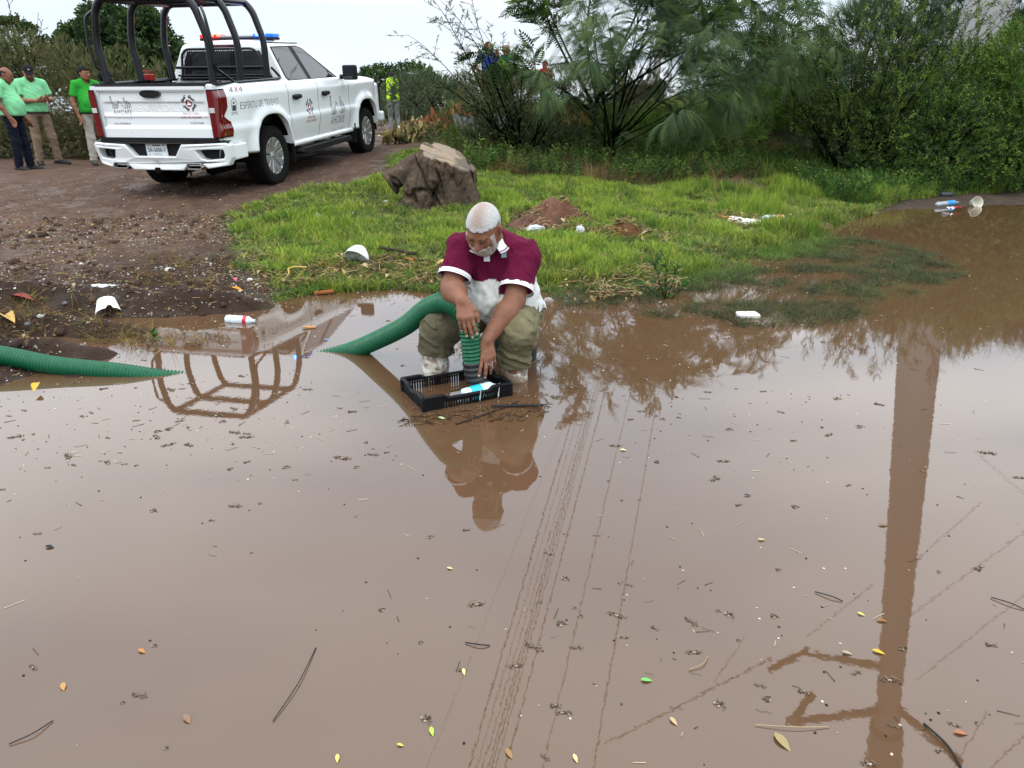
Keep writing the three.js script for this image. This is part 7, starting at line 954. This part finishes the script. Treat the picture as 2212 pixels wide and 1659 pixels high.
{
  const c = thing('cardboard', 'torn white cardboard sheet with mud spots on the grass bank', 'cardboard', W0(1607, 488, 0.03), -0.35); mesh('sheet', [grid(20, 12, (u, v) => [mix(-0.22, 0.2, u) + 0.03 * fbm(v * 6, 1, 2), 0.05 * fbm(u * 4, v * 4, 2) + 0.06 * v * (1 - u), mix(0.15, -0.16, v) * (1 - 0.35 * (1 - u))])], std(0xffffff, 0.8, { side: THREE.DoubleSide, map: noiseTex(128, (u, v) => { const k = tfbm(u, v, 18, 3, 5) > 0.66 ? 0.3 : 0.88; return [k, k * 0.98, k * 0.92]; }, true) }), c);
  const y = thing('banana_peel', 'orange strip of peel beside the torn cardboard', 'peel', W0(1575, 477, 0.02), -0.3); mesh('skin', [tube([[-0.14, 0.03, -0.02], [-0.05, 0.02, 0], [0.08, 0.01, 0.03]], 0.02, 12, 6)], std(lin(0.5, 0.22, 0.02), 0.7), y);
  bottle('plastic_bottle', 'clear plastic bottle with orange band and blue cap on the grass bank', W0(1692, 478, 0.05), W0(1640, 479, 0.05), 0.042, frosted, [[0.14, 0.36, std(lin(0.6, 0.12, 0.03), 0.5)]], std(lin(0.03, 0.07, 0.3), 0.5));
  bottle('plastic_bottle', 'clear bottle with red mark floating flat near the muddy shore', W0(488, 693, 0.012), W0(553, 697, 0.012), 0.036, frosted, [[0.62, 0.74, std(lin(0.45, 0.03, 0.05), 0.5)]], null);
  bottle('plastic_bottle', 'clear bottle with bright blue wrapper in the far right shallows', W0(2022, 446, 0.03), W0(2068, 441, 0.03), 0.045, clearP, [[0.45, 0.8, std(lin(0.02, 0.25, 0.62), 0.5)]], null);
  bottle('plastic_bottle', 'dark capped bottle lying on the far right shore', W0(2030, 424, 0.03), W0(2060, 424, 0.03), 0.05, std(lin(0.03, 0.035, 0.045), 0.4), [], null);
  const wr = thing('wrapper', 'red and white wrapper floating beside the blue bottle', 'wrapper', W0(2062, 455, 0.012), 0.1); mesh('film', [crumpled(0.24, 0.1, 0.05, 5)], std(0xffffff, 0.5, { side: THREE.DoubleSide, map: canvasTex(64, 32, (c, w, h) => { c.fillStyle = '#e9e4e4'; c.fillRect(0, 0, w, h); c.fillStyle = '#c5203a'; c.fillRect(26, 0, 38, h); c.fillStyle = '#fff'; c.fillRect(36, 12, 16, 6); }) }), wr);
  const lid = thing('plastic_tub', 'round cream tub lying on its side in the far right shallows', 'tub', W0(2106, 446, 0.06)); lid.rotation.set(-0.35, 0.1, 0); mesh('wall', [new THREE.LatheGeometry([[0.0001, 0], [0.075, 0], [0.092, 0.1], [0.1, 0.104], [0.098, 0.11], [0.088, 0.1], [0.07, 0.012], [0.0001, 0.01]].map(p => new THREE.Vector2(...p)), 32).rotateX(Math.PI / 2).translate(0, 0, -0.06)], std(lin(0.6, 0.57, 0.48), 0.5), lid);
  const fo = thing('foam_tray', 'white foam tray floating in the flooded grass', 'tray', W0(1615, 684, 0.006), 0.1); mesh('tray', [warp(new RoundedBoxGeometry(0.17, 0.04, 0.11, 4, 0.015), (x, y, z) => [x, y + 0.012 * fbm(x * 20 + 4, z * 20 + 4, 2), z])], std(lin(0.66, 0.64, 0.6), 0.8), fo);
  const wd = thing('wood_piece', 'rusty brown piece of wood stuck out of the shallow water', 'wood', W0(700, 636, 0.02), 0.25); mesh('plank', [warp(new RoundedBoxGeometry(0.17, 0.03, 0.05, 2, 0.01), (x, y, z) => [x, y + 0.06 * x, z])], std(lin(0.26, 0.09, 0.03), 0.85), wd);
  const w2 = thing('wood_piece', 'flat orange brown wood chip floating left of the hose', 'wood', W0(668, 709, 0.004), 0.1); mesh('chip', [warp(new THREE.BoxGeometry(0.1, 0.008, 0.035, 6, 1, 3), (x, y, z) => [x, y + 0.01 * fbm(x * 30 + 4, z * 30 + 4, 2), z * (1 - 3 * Math.abs(x) * 2)])], std(lin(0.4, 0.2, 0.08), 0.85), w2);
  const lw = (u, v, L, t, label, col) => { const q = thing('dead_leaf', label, 'leaf', W0(u, v, 0.02), t); mesh('blade', [leaf(L * 0.36, L, 0.35, 6).translate(0, 0.02, -L / 2)], std(lin(...col), 0.8, { side: THREE.DoubleSide }), q); return q; };
  lw(886, 570, 0.14, 1.2, 'curled orange leaf in the grass left of the mans arm', [0.42, 0.13, 0.03]); lw(955, 575, 0.2, -0.7, 'long pale tan leaf behind the mans sleeve', [0.48, 0.32, 0.13]); lw(18, 693, 0.26, 0.9, 'broad crumpled tan leaf at the left edge of the mud', [0.46, 0.31, 0.11]); lw(50, 652, 0.22, 1.4, 'dark red leaf on the track at the left edge', [0.2, 0.05, 0.04]); lw(512, 634, 0.12, 1.3, 'orange stalk on a clump of grass in the mud', [0.6, 0.25, 0.03]); lw(80, 848, 0.12, 0.4, 'yellow leaf below the hose at the left', [0.45, 0.32, 0.05]); lw(1398, 508, 0.2, -1.0, 'curved pale husk on the grass bank', [0.48, 0.40, 0.27]); lw(510, 637 - 25, 0.1, 0.4, 'pink scrap in the heap of cuttings', [0.5, 0.1, 0.14]);
  const hk = thing('banana_stalk', 'bent yellow stalk hanging over the edge of the grass', 'stalk', W0(625, 600, 0.0)); mesh('stem', [tube([[0.16, 0.09, -0.05], [0.06, 0.1, -0.02], [0.0, 0.085, 0.0], [0.02, 0.06, 0.06], [-0.01, 0.01, 0.14], [-0.05, 0.0, 0.18]], 0.008, 30, 6)], std(lin(0.48, 0.34, 0.10), 0.8), hk);
  const br = thing('fallen_branch', 'grey broken branch lying on the grass beside the white bowl', 'branch', W0(860, 552, 0.03)); mesh('wood', [tube([[-0.2, 0.04, -0.06], [-0.05, 0.03, 0], [0.12, 0.01, 0.05], [0.2, 0.01, 0.09]], 0.016, 16, 6)], BARK, br);
  const dr = thing('fallen_branch', 'dark leafy branch dragged into the water at the far right', 'branch', W0(2140, 408, 0.03)); const rr = rng(8), so = []; grow1(rr, [0.5, 0.2, 0], [-1, -0.12, 0.1], 1.1, 0.02, { step: 0.1, wig: 0.15, bend: [0, 0, 0], levels: 1, from: [0.2], kids: [8], angle: 0.7, ratio: 0.4, floor: -0.05 }, 0, so); mesh('wood', [stemsGeo(so, 0.004)], TWIG, dr); instances('foliage', sprigTwig, LEAF, leavesOn(rr, so, 0, 22, 0.8, [[0.03, 0.04, 0.02], [0.05, 0.06, 0.03]], {}), dr);
  // heap of cut leaves and white sacks by the track
  const hp = thing('leaf_heap', 'heap of cut yellowing leaves at the edge of the track behind the stump', 'leaf heap', W0(905, 296)); const r2 = rng(17), LL = []; for (let k = 0; k < 520; k++) { const a = r2() * 6.28, q = Math.sqrt(r2()), x = q * Math.cos(a) * 0.75, z = q * Math.sin(a) * 0.5; LL.push({ p: [x, 0.02 + 0.28 * (1 - q) * r2(), z], rx: (r2() - 0.5) * 3, ry: r2() * 6.28, rz: (r2() - 0.5) * 2, s: mix(0.7, 1.6, r2()), c: vary(r2, [[0.34, 0.28, 0.10], [0.2, 0.16, 0.06], [0.42, 0.36, 0.16], [0.08, 0.09, 0.03], [0.13, 0.08, 0.04]]) }); } instances('leaves', leaf(0.07, 0.19, 0.3, 4), LEAF, LL, hp);
  const h2 = thing('leaf_heap', 'heap of rusty orange dead leaves behind the yellowing heap', 'leaf heap', W0(985, 268)); const L3 = LL.slice(0, 240).map(e => ({ ...e, c: vary(r2, [[0.3, 0.1, 0.04], [0.2, 0.08, 0.04], [0.36, 0.16, 0.07]]) })); instances('leaves', leaf(0.07, 0.2, 0.3, 4), LEAF, L3, h2);
  const h3 = thing('leaf_heap', 'heap of orange husks on the grass under the feathery tree', 'leaf heap', W0(1215, 262)); instances('leaves', leaf(0.12, 0.2, 0.4, 4), LEAF, LL.slice(0, 160).map(e => ({ ...e, p: [e.p[0] * 1.1, e.p[1] * 0.5, e.p[2] * 0.6], c: vary(r2, [[0.5, 0.28, 0.08], [0.36, 0.17, 0.05], [0.58, 0.36, 0.14]]) })), h3);
  for (const [u, v, s, l] of [[878, 283, [0.3, 0.12, 0.2], 'white cloth sack lying behind the front wheel of the pickup'], [848, 297, [0.34, 0.08, 0.2], 'white sack flattened on the track by the front wheel']]) { const q = thing('sack', l, 'sack', W0(u, v, 0.05)); mesh('cloth', [lump(s[0], s[1], s[2], u, 4, 0.9)], std(lin(0.6, 0.6, 0.57), 0.85), q); }
}
{ // stones large enough to see one by one
  const sg = lump(0.5, 0.33, 0.42, 5, 3, 0.7), M1 = [std(lin(0.24, 0.21, 0.19), 0.6), std(lin(0.13, 0.125, 0.13), 0.5), std(lin(0.5, 0.47, 0.42), 0.6)]; let proto;
  const SP = [[825, 455, 0.07, 0], [905, 348, 0.08, 2], [365, 585, 0.10, 2], [348, 578, 0.05, 1], [205, 565, 0.05, 1], [175, 570, 0.035, 2], [520, 705 - 76, 0.045, 2], [88, 683, 0.05, 2], [140, 655, 0.05, 1], [455, 570, 0.03, 2], [540, 605, 0.06, 2], [60, 700, 0.05, 1], [240, 650, 0.045, 1], [555, 615, 0.035, 2], [325, 430, 0.05, 0], [640, 435, 0.05, 0], [795, 395, 0.05, 2], [1185, 650, 0.09, 0], [2040, 463, 0.1, 1], [2110, 432, 0.16, 1], [650, 505, 0.1, 0]];
  const SL = ['grey stone at the left foot of the tree stump', 'white stone on the track edge behind the stump', 'long white stone in the middle of the gravel', 'dark stone beside the long white stone', 'dark stone on the track above the paper cup', 'small white stone on the track above the paper cup', 'pale stone under the orange stalk in the mud', 'pale upright stone left of the paper cup', 'dark stone on the rut left of the paper cup', 'tiny white stone right of the heap of cuttings', 'white stone near the edge of the grass in the mud', 'dark stone near the broad tan leaf at the left', 'dark stone just above the paper cup', 'small white stone by the muddy shore left of the grass', 'grey stone on the bare track below the pickup', 'grey stone in the grass left of the crumpled scrap', 'white stone on the track right of the rear wheel', 'rounded grey stone at the shore beside the mans hip', 'dark round stone in the far right shallows', 'large dark stone on the far right mud', 'flat grey stone in the grass above the white bowl'];
  SP.forEach(([u, v, s, m], i) => { const p = W0(u, v, 0.0); const o = proto && i !== 0 ? new THREE.Mesh(sg, M1[m]) : new THREE.Mesh(sg, M1[m]); proto = o; o.name = numbered('stone'); o.position.set(...p); o.scale.setScalar(s); o.rotation.set(0, u, 0.1); o.castShadow = o.receiveShadow = true; tag(o, SL[i], 'stone', 'stones scattered by the puddle'); scene.add(o); });
}
// ---- on the water
{
  const r = rng(123), darkM = std(0xffffff, 0.8, { vertexColors: true });
  const clumps = []; for (let k = 0; k < 5; k++) { const gs = [], n = 16 + Math.floor(r() * 10), L = mix(0.5, 1.6, r()); for (let i = 0; i < n; i++) { const q = r(), x = (r() - 0.5) * 0.05 * L, z = (r() - 0.5) * 0.022, c = r() < 0.25 ? [0.3, 0.24, 0.17] : r() < 0.5 ? [0.13, 0.095, 0.065] : [0.055, 0.042, 0.032]; let g; if (q < 0.6) { g = new THREE.IcosahedronGeometry(mix(0.002, 0.0055, r()), 0); g.scale(1.3, 0.6, 1); g.rotateY(r() * 6); } else g = bar([-0.012 * L, 0, 0], [0.012 * L, 0.001, 0.001], 0.0011, 0.0008, 4).rotateY(r() * 6.28); g.translate(x, 0.002 * r(), z); gs.push(paint(prep(g), () => c)); } clumps.push(mergeGeometries(gs, false)); }
  const twigs = []; for (let k = 0; k < 3; k++) { const L = [0.12, 0.2, 0.08][k], g = [tube([[-L / 2, 0.002, 0], [-L / 6, 0.003, 0.005 * (k + 1)], [L / 5, 0.002, -0.002], [L / 2, 0.001, 0.006]], 0.0016, 14, 5)]; if (k < 2) g.push(tube([[0, 0.002, 0], [0.02, 0.004, 0.02], [0.03, 0.003, 0.035]], 0.0014, 8, 4)); twigs.push(merge(g)); }
  const onWater = (u, v) => onY(u, v, 0.0); const T0 = [];
  const addFloat = (name, geo, mat, u, v, s, label, cat, group) => { const p = onWater(u, v); if (shoreDist(p[0], p[2]) > -0.02) return; const o = new THREE.Mesh(geo, mat); o.name = numbered(name); o.position.set(p[0], 0.0015, p[2]); o.rotation.y = r() * 6.283; o.scale.setScalar(s); o.castShadow = o.receiveShadow = true; tag(o, label, cat, group); scene.add(o); return o; };
  // where the rafts of debris lie in the photograph
  const spots = []; const R2 = rng(55); let guard = 0;
  const near = polyOf; const field = (x, z) => { const left = Math.exp(-Math.pow((x + 1.75) / 0.75, 2) - Math.pow((z + 3.35) / 0.55, 2)) * 1.6, rightN = Math.exp(-Math.pow((x - 0.75) / 0.75, 2) - Math.pow((z + 1.75) / 0.55, 2)) * 1.0, mid = Math.exp(-Math.pow((x - 0.7) / 0.9, 2) - Math.pow((z + 3.6) / 0.7, 2)) * 0.6; return 0.13 + left + rightN + mid; };
  while (spots.length < 290 && guard++ < 20000) { const x = mix(-3.6, 3.4, R2()), z = mix(-5.4, -1.15, R2()); if (R2() * 1.4 > field(x, z) * (0.4 + 1.3 * sstep(0.4, 0.6, fbm(x * 2.2 + 20, z * 3 + 20, 3)))) continue; if (shoreDist(x, z) > -0.05) continue; spots.push([x, z]); }
  const dl = 'small dark clump of plant debris floating on the muddy water', tw = 'short thin dead twig floating on the muddy water';
  spots.forEach(([x, z], i) => { const isT = i % 6 === 5, o = new THREE.Mesh(isT ? twigs[i % 3] : clumps[i % 5], isT ? TWIG : darkM); o.name = numbered(isT ? 'floating_twig' : 'debris_clump'); o.position.set(x, 0.0015, z); o.rotation.y = (R2() - 0.5) * 1.6; { const k = mix(0.35, 0.85, Math.pow(R2(), 1.4)) * (z < -3 ? 1.25 : 1); if (isT) o.scale.set(k * 0.9, 0.5 * k, 0.42 * k); else o.scale.setScalar(k); } o.castShadow = o.receiveShadow = true; tag(o, isT ? tw : dl, isT ? 'twig' : 'debris', isT ? 'twigs floating on the puddle' : 'debris clumps floating on the puddle'); scene.add(o); });
  // specks and straw too small to count
  const sp = [], s2 = []; for (let i = 0; i < 14000; i++) { const x = mix(-4, 6, r()), z = mix(-8, -1, r()); const d = shoreDist(x, z); if (d > -0.01) continue; const k = field(x, z) / 1.6 + 1.2 * Math.exp(-Math.abs(d) * 3) + 0.8 * Math.exp(-Math.pow((x + 0.2) / 0.5, 2) - Math.pow((z + 3.68) / 0.16, 2)); if (r() > k * 0.8) continue; const c = vary(r, [[0.03, 0.022, 0.016], [0.06, 0.045, 0.03], [0.02, 0.018, 0.016], [0.36, 0.3, 0.22], [0.55, 0.5, 0.42]], 0.3); if (r() < 0.72) sp.push({ p: [x, 0.001, z], ry: r() * 6, s: mix(0.4, 1.3, r()) * (z < -4.5 ? 1.5 : 1), c }); else s2.push({ p: [x, 0.0015, z], ry: r() * 6, s: [mix(0.3, 1.4, Math.pow(r(), 2)) * (z < -4.5 ? 1.4 : 1), 1, 1], c: vary(r, [[0.4, 0.32, 0.2], [0.12, 0.08, 0.05], [0.06, 0.045, 0.03], [0.55, 0.48, 0.33]], 0.2) }); }
  tag(instances('floating_specks', new THREE.IcosahedronGeometry(0.0034, 0).scale(1.3, 0.5, 1), std(0xffffff, 0.9), sp, scene), 'fine specks of silt and seed floating all over the puddle', 'specks', null, 'stuff');
  tag(instances('floating_straw', bar([-0.022, 0, 0], [0.022, 0.0005, 0], 0.0012, 0.0008, 4), std(0xffffff, 0.9), s2, scene), 'bits of straw and stem floating on the puddle', 'straw', null, 'stuff');
  // raft of twigs and leaf bits caught against the crate
  const raft = []; for (let i = 0; i < 240; i++) { const t = r(), a = onWater(mix(870, 1190, t), mix(908, 876, t) + (r() - 0.3) * (18 + 26 * t)); raft.push({ p: [a[0], 0.003 + 0.004 * r(), a[2]], ry: 0.4 + (r() - 0.5) * 3, rz: (r() - 0.5) * 0.15, s: [mix(0.2, 1.8, Math.pow(r(), 3)), mix(0.6, 1.2, r()), mix(0.5, 1.3, r())], c: vary(r, [[0.06, 0.036, 0.02], [0.035, 0.022, 0.015], [0.16, 0.10, 0.045], [0.02, 0.015, 0.012]], 0.3) }); }
  tag(instances('debris_raft', bar([-0.022, 0, 0], [0.022, 0.0006, 0.001], 0.0022, 0.0014, 5), std(0xffffff, 0.85), raft, scene), 'raft of twigs and leaf bits caught along the front of the crate', 'debris', null, 'stuff');
  const st = (u, v, u2, v2, rad, label, mat = TWIG) => { const a = onWater(u, v), b = onWater(u2, v2), m = lerp3(a, b, 0.5); top('stick', [tube([[a[0], 0.004, a[2]], [m[0] + 0.01, 0.008, m[2] + 0.008], [b[0], 0.003, b[2]]], rad, 14, 6)], mat, label, 'stick'); };
  st(1060, 879, 1172, 877, 0.009, 'dark wet stick floating right of the crate', std(lin(0.015, 0.012, 0.01), 0.5)); st(985, 918, 1120, 868, 0.004, 'long thin twig floating along the front of the crate'); st(590, 1560, 683, 1400, 0.0014, 'long thin twig floating near the lower left'); st(1490, 1448, 1530, 1419, 0.0014, 'thin pale twig below the middle of the water', std(lin(0.3, 0.22, 0.12), 0.9)); st(1005, 1390, 1058, 1396, 0.002, 'short dark stick left of the wire streaks'); st(1995, 1565, 2075, 1659, 0.003, 'dark clotted stick at the lower right corner'); st(2140, 1292, 2212, 1318, 0.002, 'dark clotted twig at the right edge'); st(1760, 1280, 1820, 1300, 0.002, 'dark clotted twig left of the pole reflection'); st(20, 1610, 115, 1558, 0.0016, 'long dark twig at the lower left corner'); st(1632, 1568, 1790, 1572, 0.0012, 'pale straw stalk floating at the bottom', std(lin(0.36, 0.26, 0.14), 0.9));
  const fl = (u, v, L, rot, col, label) => { const p = onWater(u, v); const o = top('floating_leaf', [leaf(L * 0.42, L, 0.12, 6).translate(0, 0.12 * L * 0.5, -L / 2)], std(lin(...col), 0.6, { side: THREE.DoubleSide }), label, 'leaf'); o.position.set(p[0], 0.003, p[2]); o.rotation.y = rot; };
  for (const a of [[1898, 1410, 0.036, 1.1, [0.55, 0.32, 0.02], 'yellow orange leaf on the pole reflection'], [1397, 1471, 0.034, 1.5, [0.14, 0.36, 0.08], 'fresh green leaf floating low right of centre'], [1002, 1453, 0.026, 0.2, [0.55, 0.45, 0.2], 'pale yellow leaf just left of the wire streaks'], [307, 1408, 0.03, 1.1, [0.36, 0.16, 0.05], 'orange brown leaf at lower left'], [137, 1485, 0.034, 0.6, [0.38, 0.2, 0.07], 'curled orange leaf near the left edge'], [405, 1555, 0.04, 0.8, [0.2, 0.12, 0.07], 'triangular brown leaf at the lower left'], [729, 1640, 0.026, 0.2, [0.5, 0.4, 0.12], 'yellow leaf at the bottom left of centre'], [865, 1611, 0.02, 1.3, [0.5, 0.36, 0.08], 'small yellow leaf at the bottom'], [1860, 1328, 0.024, 0.9, [0.56, 0.46, 0.08], 'lemon yellow leaf left of the pole reflection'], [1905, 1342, 0.034, 1.3, [0.22, 0.1, 0.03], 'curled brown leaf on the pole reflection'], [2075, 1585, 0.036, 1.4, [0.3, 0.11, 0.06], 'reddish brown leaf at the lower right'], [1690, 1605, 0.06, 0.4, [0.26, 0.20, 0.09], 'large sodden yellow brown leaf at the bottom right'], [1347, 973, 0.034, 1.45, [0.55, 0.52, 0.26], 'pale green leaf on a wire streak in mid water'], [1100, 1630, 0.034, 0.5, [0.24, 0.14, 0.06], 'brown leaf at the bottom centre'], [1243, 1640, 0.026, 0.3, [0.5, 0.42, 0.18], 'pale yellow leaf at the bottom right of centre'], [972, 1229, 0.024, 1.3, [0.5, 0.42, 0.2], 'pale yellow leaf below the mans reflection'], [1645, 1167, 0.03, 1.5, [0.42, 0.32, 0.12], 'tan leaf right of the single wire streaks'], [1830, 1412, 0.03, 1.2, [0.3, 0.24, 0.16], 'pale brown leaf left of the yellow orange leaf'], [1908, 1135, 0.04, 1.4, [0.2, 0.11, 0.06], 'brown leaf beside the pole reflection in mid water'], [1455, 1560, 0.03, 0.5, [0.4, 0.28, 0.14], 'tan leaf low right of the green leaf'], [933, 1582, 0.03, 0.3, [0.3, 0.45, 0.06], 'bright yellow green weed sprig floating at the bottom'], [705, 735, 0.05, 1.2, [0.1, 0.2, 0.4], 'small blue scrap floating left of the hose'], [955, 905, 0.05, 1.0, [0.35, 0.42, 0.22], 'pale green scrap floating in front of the crate'], [1615, 1071, 0.03, 1.3, [0.02, 0.02, 0.022], 'dark bluish scrap floating in mid water'], [108, 1183, 0.04, 1.3, [0.015, 0.014, 0.014], 'black scrap floating near the left edge']]) fl(...a);
  const sd = thing('seedling', 'small green seedling sprouting from the water at the muddy shore', 'seedling', onWater(337, 875 - 130)); const lf = []; for (let k = 0; k < 7; k++) { const g = leaf(0.035, 0.05, 0.2, 3); g.rotateX(-0.5 - 0.1 * k); g.rotateY(k * 2.3); g.translate(0, 0.02 + 0.012 * k, 0); lf.push(g); } sd.position.y = 0; mesh('leaves', lf, std(lin(0.05, 0.12, 0.03), 0.7, { side: THREE.DoubleSide }), sd).userData.kind = 'stuff'; mesh('stem', [bar([0, -0.02, 0], [0.01, 0.1, 0], 0.003, 0.002, 5)], GREENBARK, sd);
  shrub({ name: 'water_weed', label: 'leafy weed growing at the water edge right of the man', category: 'weed', base: [onY(1440, 645)[0], -0.02, onY(1440, 645)[2]], seed: 7, shoots: q => [[[-0.3, 1, 0.1], 0.42, 0.006], [[0.2, 1, 0], 0.36, 0.006], [[0.5, 0.7, 0.1], 0.34, 0.005], [[-0.6, 0.6, 0.1], 0.3, 0.005], [[-0.1, 1, -0.2], 0.4, 0.005]], grow: { step: 0.05, wig: 0.15, bend: [0, 0], levels: 1, from: [0.3], kids: [10], angle: 0.8, ratio: 0.35 }, leaves: [['foliage', leaf(0.035, 0.055, 0.25, 3), 0, 40, 0.8, [[0.04, 0.10, 0.025], [0.06, 0.14, 0.03]], { spread: 1.0 }]] });
}
renderer.render(scene, camera);
